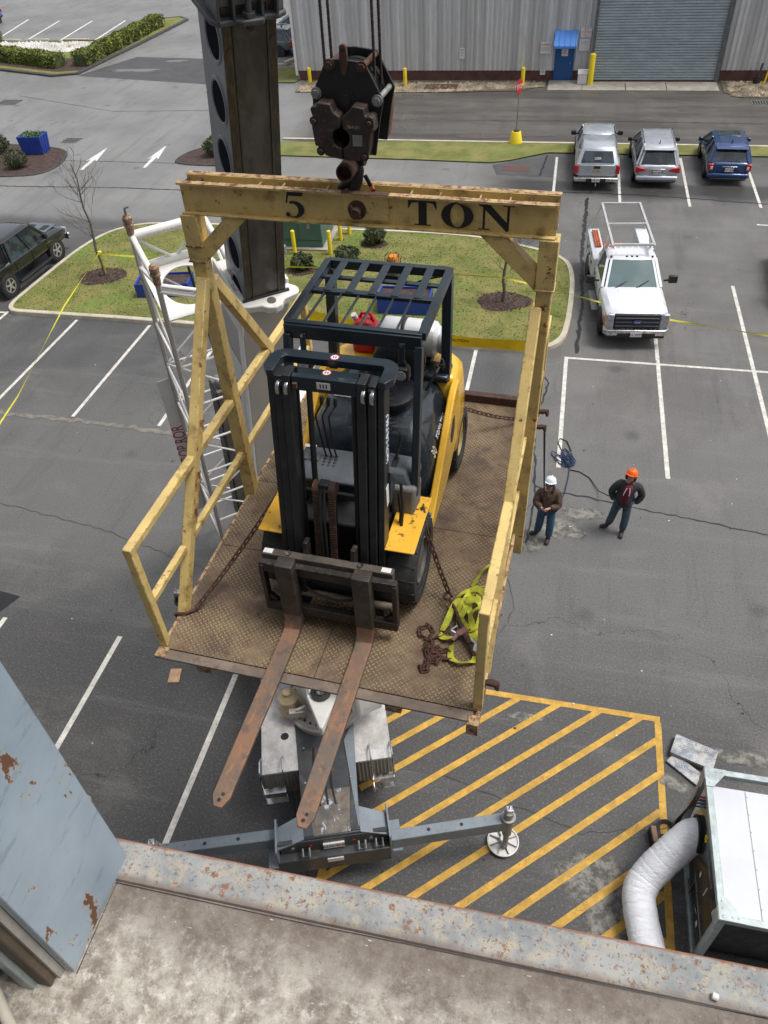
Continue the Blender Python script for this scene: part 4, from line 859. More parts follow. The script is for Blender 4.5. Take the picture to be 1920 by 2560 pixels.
# --- white service truck with ladder rack, nose to us
def service_truck():
    zs = .88; rz = R(180) + math.atan2(.4, 3.9)
    t = thing('service_truck', 'white single cab service truck with ladder rack and utility boxes, nose towards us', 'truck', (2.24, 24.3, 0), rz); W = .95; y1 = 2.95; y0 = -2.95
    s = [(-.35, W * .98, .5, 1.2, 1.24, W * .9), (1.15, W, .5, 1.2, 1.26, W * .88), (1.5, W, .5, 1.18, 1.30, W * .84), (2.3, W * .98, .5, 1.16, 1.30, W * .82), (2.74, W * .96, .55, 1.14, 1.26, W * .80), (2.86, W * .93, .6, 1.10, 1.18, W * .78)]
    MB().loft(body_loft(s, zs)).build('body', CWHITE, t, smooth=40)
    cabin(t, zs, -.33, 1.35, W * .93, 1.24, -.22, .62, W * .76, 1.92, CWHITE, (), wsh=WSH, roofth=.07)
    for x in (-.62, -.15, .0, .15, .62): MB().box(x - .03, x + .03, .5, .58, 1.92 * zs + .05, 1.92 * zs + .085).build('marker_lamp', TRIM, t, bevel=.01)
    mb = MB()
    for x in (-.45, -.27, -.09, .09, .27, .45): mb.box(x - .02, x + .02, -.15, .35, 1.92 * zs + .06, 1.92 * zs + .085)
    mb.build('roof_rib', CWHITE, t)
    MB().box(-.8, .8, 1.32, 1.50, 1.25 * zs, 1.285 * zs).build('cowl_grille', TRIM, t, bevel=.01)
    for x in (-.5, .12): MB().bar((x + .4, 1.42, 1.30 * zs), (x, 1.18, 1.44 * zs), .02, .02).build('wiper', TRIM, t)
    hb = MB()
    for sx in (-1, 1): hb.bar((sx * .42, 1.55, 1.31 * zs), (sx * .52, 2.6, 1.22 * zs), .05, .04)
    hb.build('bonnet_crease', CWHITE, t, bevel=.015)
    # driver in a hi-vis vest behind the windscreen
    MB().lathe((.42, .35, 1.05 * zs), (0, .25, 1), [(.05, 0), (.23, .08), (.25, .3), (.12, .46), (.10, .5), (.11, .62), (.03, .7)], 14).build('driver_seat_cover', M('hivis_green', (.5, .75, .08), .7), t)
    g = MB().box(-.66, .66, 2.82, 2.93, .68 * zs, 1.20 * zs).build('grille', TRIM, t, bevel=.03)
    for z in (.80, .94, 1.08): MB().box(-.62, .62, 2.92, 2.955, (z - .025) * zs, (z + .02) * zs).build('bar', GREYP, g, bevel=.008)
    MB().lathe((0, 2.95, .95 * zs), (0, 1, 0), [(.001, .02), (.09, .02), (.12, .012), (.13, 0)], 24).xf(Matrix.Translation((0, 0, .95 * zs)) @ Matrix.Diagonal((1.25, 1, .5, 1)) @ Matrix.Translation((0, 0, -.95 * zs))).build('badge', M('badge_blue', (.02, .04, .16), .3), g)
    text('Ford', .085, basis((0, 2.975, .95 * zs), (-1, 0, 0), (0, 0, 1)), WHT, g)
    for sx in (-1, 1):
        h = MB().box(sx * .79 - .13, sx * .79 + .13, 2.74, 2.92, .68 * zs, 1.20 * zs).build('headlight', HLAMP, t, bevel=.03); MB().box(sx * .91 - .03, sx * .91 + .03, 2.6, 2.86, .76 * zs, 1.06 * zs).build('indicator', AMBER, h, bevel=.01)
    b = MB().loft([[V((x, y, z * zs)) for x, z in ((-.95, .5), (.95, .5), (.95, .72), (-.95, .72))] for y in (2.75, 2.95)] + [[V((x, 3.08, z * zs)) for x, z in ((-.82, .5), (.82, .5), (.82, .70), (-.82, .70))]]).build('bumper', CHROME, t, bevel=.03)
    MB().box(-.55, .55, 3.06, 3.10, .52 * zs, .6 * zs).build('intake', TRIM, b); MB().box(-.85, .85, 2.8, 3.0, .36 * zs, .5 * zs).build('air_dam', TRIM, b, bevel=.03)
    plate_(t, 'ALL WYRE', 0, 3.10, .57, zs, 1)
    arches(t, W, (2.0,), .42, zs)
    for x in (-.94, .94): wheel(t, x, 2.0, .42, .28, .24, steer=R(-16), zs=zs)
    for x in (-1.0, 1.0): wheel(t, x, -1.75, .42, .30, .24, zs=zs, rimmat=CHROME)
    mirrors(t, W + .14, 1.05, 1.42, zs, TRIM, 1.5); side_trim(t, W, 3, zs, 1.2, (-.25, 1.2), CWHITE)
    # utility body: two side cabinets and a floor
    for sx in (-1, 1):
        c = MB().box(sx * .80 - .20, sx * .80 + .20, -2.85, -.45, .62 * zs, 1.38 * zs).build('side_cabinet', CWHITE, t, bevel=.02)
        for y in (-2.3, -1.75, -1.1): MB().box(sx * 1.003 - .005, sx * 1.003 + .005, y - .01, y + .01, .68 * zs, 1.34 * zs).build('seam', TRIM, c); MB().box(sx * 1.01 - .008, sx * 1.01 + .008, y + .2, y + .28, 1.0 * zs, 1.1 * zs).build('latch', TRIM, c)
        MB().cyl((sx * .98, -1.75, .42 * zs), (sx * 1.006, -1.75, .42 * zs), .46 * zs, n=24).build('wheel_arch', TRIM, c)
        MB().box(sx * 1.0 - .1, sx * 1.0 + .1, .0, 1.3, .34 * zs, .40 * zs).build('running_board', STEEL, t)
    MB().box(-.6, .6, -2.9, -.42, .66 * zs, .74 * zs).build('bed_floor', TRIM, t)
    MB().box(-.62, .62, -.46, -.42, .7 * zs, 1.3 * zs).build('headboard', CWHITE, t)
    # ladder rack
    rk = MB(); zt = 2.35 * zs
    for sx in (-1, 1):
        rk.bar((sx * .62, -2.85, zt), (sx * .62, .55, zt), .07, .10)
        for y in (-2.8, -.5): rk.bar((sx * .95 if y < -2 else sx * .8, y, 1.38 * zs), (sx * .62, y if y > -2 else y + .05, zt), .06, .05)
        rk.bar((sx * .75, -.9, 1.38 * zs), (sx * .62, .2, zt), .05, .05)
    for y in (-2.8, -1.1, .45): rk.bar((-.62, y, zt + .02), (.62, y, zt + .02), .07, .07, (0, 1, 0))
    rk.build('ladder_rack', M('rack_aluminium', (.62, .62, .62), .4, metal=.5, var=.1), t)
    return t
service_truck()
def on_truck(name, label, cat, fn):
    rz = R(180) + math.atan2(.4, 3.9); t = thing(name, label, cat, (2.24, 24.3, 0), rz); fn(t)
on_truck('red_tool_box', 'big red metal box in the bed of the white service truck', 'tool box', lambda t: MB().box(-.05, .55, -2.0, -.8, .75 * .88, 1.25 * .88).build('box', M('tool_box_red', (.45, .05, .035), .5, var=.2, dirt=.15), t, bevel=.03))
on_truck('black_crate', 'black box beside the red one in the service truck bed', 'crate', lambda t: MB().box(-.52, -.08, -1.9, -.8, .75 * .88, 1.15 * .88).build('box', BLACK, t, bevel=.03))
def cans(t):
    mb = MB()
    for i in range(3): mb.tube([(.70 + i * .07, -2.6, 1.43 * .88), (.70 + i * .07, -1.3, 1.43 * .88)], .032, 8)
    mb.build('pipes', M('orange_pipe', (.5, .13, .05), .5), t)
on_truck('orange_pipes', 'bundle of thin orange pipes lying on the left cabinet of the service truck', 'pipes', cans)

# ------------------------------------------------------------ mobile crane
CR0 = V((-2.33, 4.65, 0)); cfw = V((-.325, .946, 0)); crt = V((.946, .325, 0))
MC = Matrix(((crt.x, cfw.x, 0, CR0.x), (crt.y, cfw.y, 0, CR0.y), (0, 0, 1, 0), (0, 0, 0, 1)))
crane = thing('mobile_crane', 'white and grey truck crane with raised boom, outriggers out, under the lifted forklift', 'crane', M=MC)
# carrier, local X right, Y forward from the rear plate
car_ = MB().prism([(-.42, .02), (.42, .02), (.42, 1.2), (.50, 2.2), (.5, 9.3), (-.5, 9.3), (-.50, 2.2), (-.42, 1.2)], 'z', .55, 1.30).build('carrier', CARGREY, crane, bevel=.02)
MB().box(-1.0, 1.0, 8.8, 11.0, .6, 2.3).build('driver_cab', WHITE, crane, bevel=.12)
MB().box(-.9, .9, 10.9, 11.04, 1.4, 2.1).build('windscreen', GLS, crane)
for s_ in (-1, 1):
    MB().prism([(s_ * .28, .05), (s_ * .415, .05), (s_ * .49, 2.2), (s_ * .44, 2.2)], 'z', 1.305, 1.32).build('side_rib', CARGREY, crane)
    dk = MB().prism([(s_ * .44, 1.15), (s_ * 1.04, 1.15), (s_ * 1.05, 3.6), (s_ * .54, 3.6), (s_ * .52, 2.2), (s_ * .44, 1.5)], 'z', 1.26, 1.30).build('deck', ALU, crane)
    bx = MB(); bx.box(min(s_ * .46, s_ * 1.03), max(s_ * .46, s_ * 1.03), 1.18, 3.4, .62, 1.26)
    for i in range(9): xx = s_ * (.49 + i * .06); bx.box(xx - .012, xx + .012, 1.165, 1.18, .62, 1.25)
    bx.build('side_locker', M('locker_steel', (.36, .34, .31), .5, metal=.3, var=.2, scale=6), crane, bevel=.006)
    # ladder: two bent rails and two treads
    la = MB(); x0, x1 = (.70, 1.04) if s_ > 0 else (-1.06, -.70)
    for x in (x0, x1): la.tube([(x, 1.42, 1.31), (x, 1.30, 1.42), (x, 1.12, 1.42), (x, 1.04, 1.30), (x, 1.02, .52), (x, 1.08, .42)], .016, 8)
    for z in (.98, .66): la.box(x0, x1, .97, 1.07, z - .012, z + .012)
    la.build('ladder', CHROME, crane)
    # outrigger wings and telescoping beams
    wy = (.0 if s_ < 0 else -.06)
    MB().add([(s_ * .42, .02, 1.305), (s_ * .42, .42, 1.305), (s_ * .84, .30, 1.20), (s_ * .84, -.04, 1.20), (s_ * .42, .02, 1.27), (s_ * .42, .42, 1.27), (s_ * .84, .30, 1.17), (s_ * .84, -.04, 1.17)],
             [(0, 1, 2, 3), (7, 6, 5, 4), (0, 4, 5, 1), (1, 5, 6, 2), (2, 6, 7, 3), (3, 7, 4, 0)]).build('outrigger_wing', CARBLUE, crane)
    MB().box(min(s_ * .83, s_ * .86), max(s_ * .83, s_ * .86), -.12, .40, .72, 1.30).box(min(s_ * .86, s_ * 1.02), max(s_ * .86, s_ * 1.02), -.13, .36, .78, .82).build('outrigger_collar', CARBLUE, crane, bevel=.01)
    ends = []
    for yb in ((.26 if s_ < 0 else -.01), 5.2):
        xe = s_ * 2.66; a = V((s_ * .86, yb, .96)); b = V((xe, yb + .02, .96))
        bm = MB().bar(a, b, .17, .28).build('outrigger_beam', CARBLUE, crane, bevel=.012)
        for f in (.32, .6): p = a.lerp(b, f); MB().cyl(p + V((0, 0, .139)), p + V((0, 0, .143)), .028, n=14).build('pin_hole', BLACK, bm, smooth=0)
        j = MB().cyl((xe, yb, .62), (xe, yb, 1.32), .075).cyl((xe, yb, .16), (xe, yb, .64), .045).cyl((xe, yb, 1.1), (xe, yb, 1.16), .11).build('jack', STEEL if yb < 1 else BLACK, bm)
        MB().box(xe - .05, xe + .05, yb - .05, yb + .05, 1.32, 1.42).cyl((xe, yb, 1.42), (xe, yb, 1.5), .015).build('jack_head', CHROME, bm, bevel=.01)
        pd = MB().lathe((xe, yb + .1, .05), (0, 0, 1), [(.25, 0), (.255, .05), (.235, .055), (.225, .03), (.07, .03), (.06, .12), (.045, .14)], 28).build('outrigger_pad', M('pad_white', (.62, .6, .58), .5, var=.12, dirt=.1), bm)
        fb = MB()
        for q in range(8): an = q * math.pi / 4 + .2; fb.bar((xe + .05 * math.cos(an), yb + .1 + .05 * math.sin(an), .115), (xe + .225 * math.cos(an), yb + .1 + .225 * math.sin(an), .095), .014, .05)
        fb.build('pad_rib', STEEL, pd)
MB().add([(.40, .10, 1.3235), (.415, .10, 1.3235), (.485, 1.9, 1.3235), (.30, 1.55, 1.3235)], [(0, 1, 2, 3)]).build('bare_panel', CARBLUE, crane, smooth=0)
k = NT('flaked_rear_paint'); kk = k.mix(k.ramp(k.noise(6, 6, .7), .35, .65), (.10, .095, .085), (.20, .17, .14)); kk = k.mix(k.ramp(k.noise(9, 7, .75, k.mapv((1, .5, 1))), .56, .61), kk, (.45, .52, .60)); kk = k.mix(k.ramp(k.noise(7, 7, .75, k.mapv(loc=(4, 4, 4))), .55, .62), kk, (.17, .085, .045))
MB().add([(-.40, .05, 1.304), (.40, .05, 1.304), (.38, .75, 1.304), (-.38, .75, 1.304)], [(0, 1, 2, 3)]).build('worn_rear_top', k.out(kk, .55), crane, smooth=0)
for i_ in range(3):
    MB().tube([(-.2 + i_ * .12, 1.5, 1.315), (-.22 + i_ * .13, 1.1, 1.315), (-.15 + i_ * .10, .8, 1.315), (-.15 + i_ * .12, .5, 1.31)], .014, 6).build('hydraulic_line', BLACK, crane)
for s_ in (-1, 1):
    for y_ in (.9, 1.5): MB().cyl((s_ * .36, y_, 1.30), (s_ * .36, y_, 1.33), .02, n=8).build('deck_bolt', STEEL, crane)
# rear cross member, lamps, plate
rb = MB().prism([(-.86, -.13), (.84, -.13), (.84, .1), (-.86, .1)], 'z', .55, .95).build('rear_member', CARGREY, crane, bevel=.015)
MB().box(-.8, .8, .0, .06, .95, 1.26).build('rear_plate', CARGREY, crane)
for x in (-.62, -.35, .3, .56): MB().cyl((x, .01, 1.10), (x, -.015, 1.10), .032, n=16).build('lamp', M('dirty_lamp', (.22, .02, .02), .4) if abs(x) < .5 else STEEL, crane)
MB().box(-.16, .16, -.03, .0, 1.0, 1.14).build('licence_plate', SIGNW, crane); text('A236-SME', .085, basis((0, -.032, 1.07), (1, 0, 0), (0, 0, 1)), BLK, crane)
MB().box(-.12, .12, -.145, -.13, .80, .9).build('maker_plate', SIGNW, crane)
for x in (-.42, .42, .68): MB().tube([(x - .05, -.02, 1.1), (x - .05, -.12, 1.04), (x + .05, -.12, 1.04), (x + .05, -.02, 1.1)], .018, 8).build('tow_eye', STEEL, crane)
for y in (2.6, 4.0, 6.6, 8.0):
    for s_ in (-1, 1): MB().lathe((s_ * .62, y, .52), (s_, 0, 0), [(.26, -.05), (.5, -.02), (.52, .06), (.52, .3), (.48, .36), (.26, .34)], 24).build('tyre', RUBBER, crane)
# slew ring and superstructure
sl = MB().lathe((.05, 2.32, 1.30), (0, 0, 1), [(.64, 0), (.64, .10), (.60, .11), (.58, .15), (.2, .15)], 36).build('slew_ring', CREAM, crane)
bo = MB()
for i in range(30): a = i * math.pi / 15; bo.cyl((.05 + .53 * math.cos(a), 2.32 + .53 * math.sin(a), 1.45), (.05 + .53 * math.cos(a), 2.32 + .53 * math.sin(a), 1.475), .02, n=8)
bo.build('bolt', GREASE, sl)
h = V((math.cos(R(-50)), math.sin(R(-50)), 0)); s3 = V((-h.y, h.x, 0)) * -1      # boom heading and its right-hand side seen from us
W2C = MC.inverted()
def wl(p): return W2C @ V(p)
slew = MC @ V((.05, 2.5, 0)); rgt = V((math.sin(R(50)), math.cos(R(50)), 0)) * 1.0
def sp(f, r_, z): return wl(slew + h * f + rgt * r_ + V((0, 0, z)))
def spoly(name, pts, z0, z1, mat, bevel=.02):
    mb = MB(); n = len(pts); mb.add([sp(f, r_, z0) for f, r_ in pts] + [sp(f, r_, z1) for f, r_ in pts], [tuple(range(n)), tuple(range(2 * n - 1, n - 1, -1))] + [(i, n + i, n + (i + 1) % n, (i + 1) % n) for i in range(n)])
    return mb.build(name, mat, crane, bevel=bevel)
spoly('turntable', [(.3, -.40), (.45, -.1), (.3, .40), (-2.2, .55), (-2.2, -.55)], 1.48, 1.76, WHITE)
fr_ = spoly('boom_frame', [(.35, -.42), (.35, -.34), (-2.1, -.34), (-2.1, -.42)], 1.75, 2.6, WHITE); spoly('boom_frame', [(.35, .34), (.35, .42), (-2.1, .42), (-2.1, .34)], 1.75, 2.6, WHITE)
MB().prism([(-.03, 1.40), (.02, 1.41), (.48, 2.35), (.48, 3.2), (-.30, 3.2), (-.27, 2.25)], 'z', 1.78, 2.0).build('nose_plate', WHITE, crane, bevel=.02)
cbx = MB().loft([[V((x, y, 1.75)) for x, y in ((.50, 1.72), (.60, 1.66), (.98, 1.78), (1.02, 3.4), (.50, 3.4))], [V((x, y, 2.1)) for x, y in ((.50, 1.68), (.60, 1.60), (1.0, 1.72), (1.04, 3.4), (.50, 3.4))], [V((x, y, 3.1)) for x, y in ((.52, 2.05), (.60, 2.0), (.96, 2.1), (1.0, 3.3), (.52, 3.3))]]).build('operator_cab', WHITE, crane, bevel=.03)
MB().add([(.60, 1.665, 2.16), (.93, 1.755, 2.16), (.90, 2.02, 2.9), (.63, 1.93, 2.9), (.60, 1.64, 2.16), (.93, 1.73, 2.16), (.90, 2.00, 2.9), (.63, 1.91, 2.9)], [(0, 1, 2, 3), (7, 6, 5, 4), (0, 4, 5, 1), (1, 5, 6, 2), (2, 6, 7, 3), (3, 7, 4, 0)]).build('cab_window', GLSG, cbx)
spoly('counterweight', [(-2.2, -.5), (-2.2, .6), (-2.9, .6), (-2.9, -.5)], 1.4, 2.6, CREAM, .06)
q = V((.03, 2.04, 2.0)); MB().lathe(q, (0, 0, 1), [(.03, 0), (.16, .0), (.17, .05), (.11, .06), (.10, .02)], 24).build('hose_reel', BLACK, crane); MB().cyl(q, q + V((0, 0, .05)), .065).build('reel_hub', CHROME, crane)
q = V((-.53, 2.2, 1.45)); MB().lathe(q, (0, 0, 1), [(.19, 0), (.19, .05), (.155, .08), (.15, .32), (.17, .34), (.13, .38), (.07, .42), (.07, .48), (.03, .5)], 24).build('slew_motor', M('oily_cream', (.55, .44, .26), .45, var=.2, dirt=.2, dirtcol=(.14, .06, .02), rust=.25), crane)
q = V((-.41, 2.0, 1.62)); MB().box(q.x - .13, q.x + .13, q.y - .05, q.y + .05, q.z - .1, q.z + .05).cyl(q + V((.0, -.02, .08)), q + V((.16, .03, .10)), .025).build('swing_lock', CREAM, crane, bevel=.01)
for (x, y, r_) in ((-.66, 1.78, .07),): blob_o = MB().lathe((x, y, 1.301), (0, 0, 1), [(r_, 0), (r_ * .5, .002)], 9).build('oil_stain', BLK, crane, smooth=0)
# boom
dd = V((.175, -.209, .962)).normalized(); nr = (h - dd * h.dot(dd)).normalized(); sr = dd.cross(nr) * 1.0
if sr.dot(V((.766, .643, 0))) < 0: sr = -sr
C0 = V((-3.37, 8.01, 8.2))
def B(t, s, n): return wl(C0 + dd * t + sr * s + nr * n)
def bbox_(name, t0, t1, s0, s1, n0, n1, mat, parent=crane, bevel=0):
    vs = [B(t, s, n) for t in (t0, t1) for s, n in ((s0, n0), (s1, n0), (s1, n1), (s0, n1))]
    return MB().add(vs, [(0, 3, 2, 1), (4, 5, 6, 7), (0, 1, 5, 4), (1, 2, 6, 5), (2, 3, 7, 6), (3, 0, 4, 7)]).build(name, mat, parent, bevel=bevel)
base = bbox_('base_boom', -6.2, -.08, -.34, .30, -.78, .02, CREAM, bevel=.03)
bbox_('edge_strip', -6.0, -.3, -.36, -.335, -.1, .03, WHITE, base)
# white head collar of the base section with rounded lugs and an oval hole boss
pts = [(-.36, -.80), (.34, -.80), (.34, -.10)] + [(.33 + .09 * math.cos(R(a)), .02 + .09 * math.sin(R(a))) for a in range(-30, 91, 20)] + [(.18, .14), (.13, .21), (.04, .24), (-.05, .21), (-.11, .15), (-.26, .12), (-.36, .08), (-.38, 0)]
n_ = len(pts); mb = MB(); mb.add([B(-.10, a, b) for a, b in pts] + [B(.0, a, b) for a, b in pts], [tuple(range(n_)), tuple(range(2 * n_ - 1, n_ - 1, -1))] + [(i, n_ + i, n_ + (i + 1) % n_, (i + 1) % n_) for i in range(n_)])
col_ = mb.build('boom_collar', WORNW, base, bevel=.015)
MB().cyl(B(-.01, .03, .11), B(.006, .03, .11), .055, n=22).build('hole_plug', M('olive_plug', (.12, .10, .07), .6), col_, smooth=0)
bbox_('wear_strip', .0, .03, -.30, .30, -.0, .035, BLACK, col_, .008)
bbox_('collar_side', -.5, .05, -.37, -.33, -.8, .06, WORNW, col_, .01); bbox_('collar_side', -.3, .06, .31, .35, -.8, -.1, WORNW, col_, .01)
# second section: greased face, two yellow-brown strips, grey side plate with round openings
s2_ = bbox_('second_boom_section', -.05, 3.3, -.255, .255, -.62, .0, BOOMG, bevel=.012)
bbox_('face_plate', -.02, 3.2, -.15, .165, .001, .008, BOOM, s2_)
bbox_('grease_strip', -.02, 3.2, -.255, -.185, .0005, .016, GREASE, s2_, .004); bbox_('grease_strip', -.02, 3.2, .175, .255, .0005, .016, GREASE, s2_, .004)
bbox_('seam_strip', -.02, 3.2, -.166, -.150, .004, .026, GREASE, s2_, .003); bbox_('seam_strip', -.02, 3.2, .160, .176, .004, .024, BOOM, s2_, .003)
for tt in (2.86, 2.275, 1.69, 1.105, .52, -.02):
    c = B(tt, -.256, -.24); ax_ = (B(tt, -1, -.24) - c).normalized()
    # a raised pressed ring round a flat dark disc painted as the hole's shade
    mb = MB(); ns = 32; a3 = (B(tt + 1, -.256, -.24) - c); b3 = (B(tt, -.256, .76) - c); ring_ = []
    for (r_, hh) in ((.235, .0), (.225, .010), (.205, .012), (.19, .0), (.18, -.0)):
        for i in range(ns): t_ = 2 * math.pi * i / ns; ring_.append(c + a3 * (r_ * .98 * math.cos(t_)) + b3 * (r_ * .88 * math.sin(t_)) + ax_ * hh)
    mb.add(ring_, [(j * ns + i, j * ns + (i + 1) % ns, (j + 1) * ns + (i + 1) % ns, (j + 1) * ns + i) for j in range(4) for i in range(ns)])
    rg = mb.build('opening_ring', BOOMG, s2_)
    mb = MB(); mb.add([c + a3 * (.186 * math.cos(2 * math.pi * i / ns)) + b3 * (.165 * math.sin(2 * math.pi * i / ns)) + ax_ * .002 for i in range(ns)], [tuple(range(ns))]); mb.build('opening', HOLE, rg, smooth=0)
# dark cast head of the second section
pts = [(-.36, -.66), (.34, -.66), (.34, .05), (.24, .10), (.12, .08), (.10, .14), (-.10, .14), (-.16, .09), (-.30, .10), (-.36, .0)]
def bprism(name, pts, t0, t1, mat, parent, bevel=.01):
    n_ = len(pts); mb = MB(); mb.add([B(t0, a, b) for a, b in pts] + [B(t1, a, b) for a, b in pts], [tuple(range(n_)), tuple(range(2 * n_ - 1, n_ - 1, -1))] + [(i, n_ + i, n_ + (i + 1) % n_, (i + 1) % n_) for i in range(n_)])
    return mb.build(name, mat, parent, bevel=bevel)
hd = bprism('section_head', pts, 3.08, 3.13, BOOMD, s2_, .015)
bprism('section_head', [(a * .97, b) for a, b in pts], 3.62, 3.68, BOOMD, s2_, .015)
for s_ in (-.30, -.16, .10, .24): bbox_('head_rib', 3.13, 3.62, s_ - .012, s_ + .012, -.2, .10, BOOMD, hd, .005)
bbox_('head_block', 3.13, 3.62, .25, .32, -.5, .04, BOOMG, hd, .01)
MB().cyl(B(3.10, -.02, .07), B(3.55, -.02, .07), .028).cyl(B(3.13, -.02, .07), B(3.17, -.02, .07), .06, n=6).build('adjusting_bolt', BOOMD, hd)
for p in ((3.02, .0, .03),): MB().cyl(B(p[0], p[1], 0), B(p[0], p[1], .05), .028).build('stud', RUSTD, hd)
for p in ((2.85, -.2, 0), (2.90, .21, 0)): MB().cyl(B(*p), B(p[0], p[1], .03), .025, n=10).build('stud', RUSTD, s2_)
MB().cyl(B(3.3, -.37, -.05), B(3.3, -.42, -.05), .03).build('stud', CHROME, hd)
s3_ = bbox_('third_boom_section', 3.2, 9.5, -.20, .20, -.50, -.04, BOOM, bevel=.012)
bbox_('fourth_boom_section', 9.3, 14.4, -.16, .16, -.42, -.08, BOOMG, bevel=.01)
hdw = wl(V((-1.28, 4.93, 22.4))); MB().cyl(hdw + V((-.3, 0, 0)), hdw + V((.3, 0, 0)), .3, n=20).build('boom_head_sheave', BOOMD, crane)
# thin cable running down behind the boom on its right, with its small guide
MB().tube([B(5.5, .46, -.25), B(.1, .33, -.55)], .006, 6).build('sensor_cable', BLACK, crane)
g_ = B(.0, .50, -.62); MB().cyl(B(-.0, .3, -.6), g_, .015).build('guide_arm', WHITE, crane); MB().cyl(g_, g_ + V((0, 0, .10)), .05).build('cable_guide', STEEL, crane)
# hoist ropes: two pairs down to the hook block
PL = Matrix.Translation((-1.41552, 2.97478, 7.81349)) @ Matrix.Rotation(-.05, 4, 'Z') @ Matrix.Rotation(.010, 4, 'X') @ Matrix.Rotation(.011, 4, 'Y')
for (x, y) in ((-.160, 1.93), (-.132, 1.98), (.140, 1.93), (.165, 1.98)):
    a = wl(PL @ V((x, y, 3.44))); b = wl(PL @ V((x * .9 - .0, y + .02, 14.6))); mb = MB()
    d_ = (b - a).normalized(); u_ = V((1, 0, 0)); u_ = (u_ - d_ * u_.dot(d_)).normalized(); w_ = d_.cross(u_)
    for st in range(3):
        n = 260; L_ = 1.9; pp = [a + d_ * (L_ * i / n) + u_ * .0045 * math.cos(i * .9 + st * 2.094) + w_ * .0045 * math.sin(i * .9 + st * 2.094) for i in range(n + 1)]
        mb.tube(pp, .0052, 5)
    mb.tube([a + d_ * 1.9, b], .0095, 6); mb.build('hoist_rope', WIRE, crane)
# lattice jib stowed beside the boom
LA, LB, LC, LD = V((-6.10, 9.91, 8.05)), V((-5.25, 10.61, 8.08)), V((-4.54, 9.76, 7.76)), V((-5.39, 9.07, 7.73)); lx = V((.157, -.233, .96)).normalized()
LL = 7.6; taper = .12
ctr = (LA + LB + LC + LD) / 4
def lp(P, t):     # point on a chord t metres down from the top, tapering toward the foot
    f = 1 - taper * max(0, t - .5) / LL; return wl(ctr + (P - ctr) * f - lx * t)
jib = MB()
for P in (LA, LB, LC, LD): jib.bar(lp(P, -.02), lp(P, LL), 0.075, .075, lp(LA, 0) - lp(LD, 0))
jb = jib.build('jib_chord', CREAM, crane, bevel=.02)
lac = MB(); quad4 = [LA, LB, LC, LD]
for lv, t in enumerate((.05,)):
    for i in range(4):
        if i == 2: continue
        lac.tube([lp(quad4[i], t), lp(quad4[(i + 1) % 4], t)], .07 if i == 0 else .045, 12)
lac.tube([lp(LA, .62), lp(LB, .62)], .065, 12)
for a, b, t in ((LD, LC, 0.0),):
    m = (lp(LD, .02).lerp(lp(LC, .02), .5)); lac.tube([lp(LD, .15), (lp(LD, .15).lerp(lp(LC, .75), .42)), lp(LC, .15)], .042, 10)
lev = [.05, .62, 1.75, 2.75, 3.75, 4.7, 5.6, 6.5, 7.4]
for j in range(len(lev) - 1):
    a, b = lev[j], lev[j + 1]
    for i in range(4):
        p, q = quad4[i], quad4[(i + 1) % 4]
        if j == 0 and i == 0:
            lac.tube([lp(LA, .08), lp(LA, .62).lerp(lp(LB, .62), .5), lp(LB, .08)], .028, 8); continue
        r_ = .019 if j else .032
        lac.tube([lp(p, a), lp(q, b)] if (i + j) % 2 else [lp(q, a), lp(p, b)], r_, 8)
        if j >= 1: lac.tube([lp(p, b), lp(q, b)], .021, 8)
lac.build('jib_lacing', WHITE, crane)
# diaphragm plate with a big round opening between the upper chords
def plate_hole(name, c1, c2, c3, c4, r0, mat, par):
    mid = (c1 + c2 + c3 + c4) / 4; u = ((c2 + c3) - (c1 + c4)) / 4; v = ((c1 + c2) - (c3 + c4)) / 4; n = 40; vs = []; th = u.cross(v).normalized() * .012
    for sgn in (1, -1):
        for i in range(n):
            t = 2 * math.pi * i / n; cx, cy = math.cos(t), math.sin(t); k_ = 1 / max(abs(cx), abs(cy)); vs.append(mid + u * cx * k_ + v * cy * k_ + th * sgn)
        for i in range(n): t = 2 * math.pi * i / n; vs.append(mid + u * cx * 0 + u * math.cos(t) * r0 + v * math.sin(t) * r0 + th * sgn)
    fs = []
    for i in range(n):
        j = (i + 1) % n; fs += [(i, j, n + j, n + i), (2 * n + i, 3 * n + i, 3 * n + j, 2 * n + j), (i, 2 * n + i, 2 * n + j, j), (n + i, n + j, 3 * n + j, 3 * n + i)]
    return MB().add(vs, fs).build(name, mat, par)
plate_hole('jib_diaphragm', lp(LA, .66), lp(LB, .66), lp(LC, .75), lp(LD, .75), .70, WHITE, crane)
for P, q in ((LA, 1), (LB, 0), (LC, 1), (LD, 1)):
    a = lp(P, -.0); u_ = (lp(P, -1) - lp(P, 0)).normalized()
    hx = MB().lathe(a, u_, [(.055, -.02), (.055, .12), (.072, .13), (.072, .17), (.058, .18), (.058, .21), (.072, .22), (.066, .28), (.03, .31)], 16).build('jib_pin_end', M('rust_cream', (.42, .31, .22), .7, var=.4, scale=12, rust=.6), crane)
MB().tube([lp(LA, -.3), lp(LA, -.42) , lp(LA, -.44) + V((.06, 0, 0))], .018, 6).build('wire_loop', STEEL, crane)
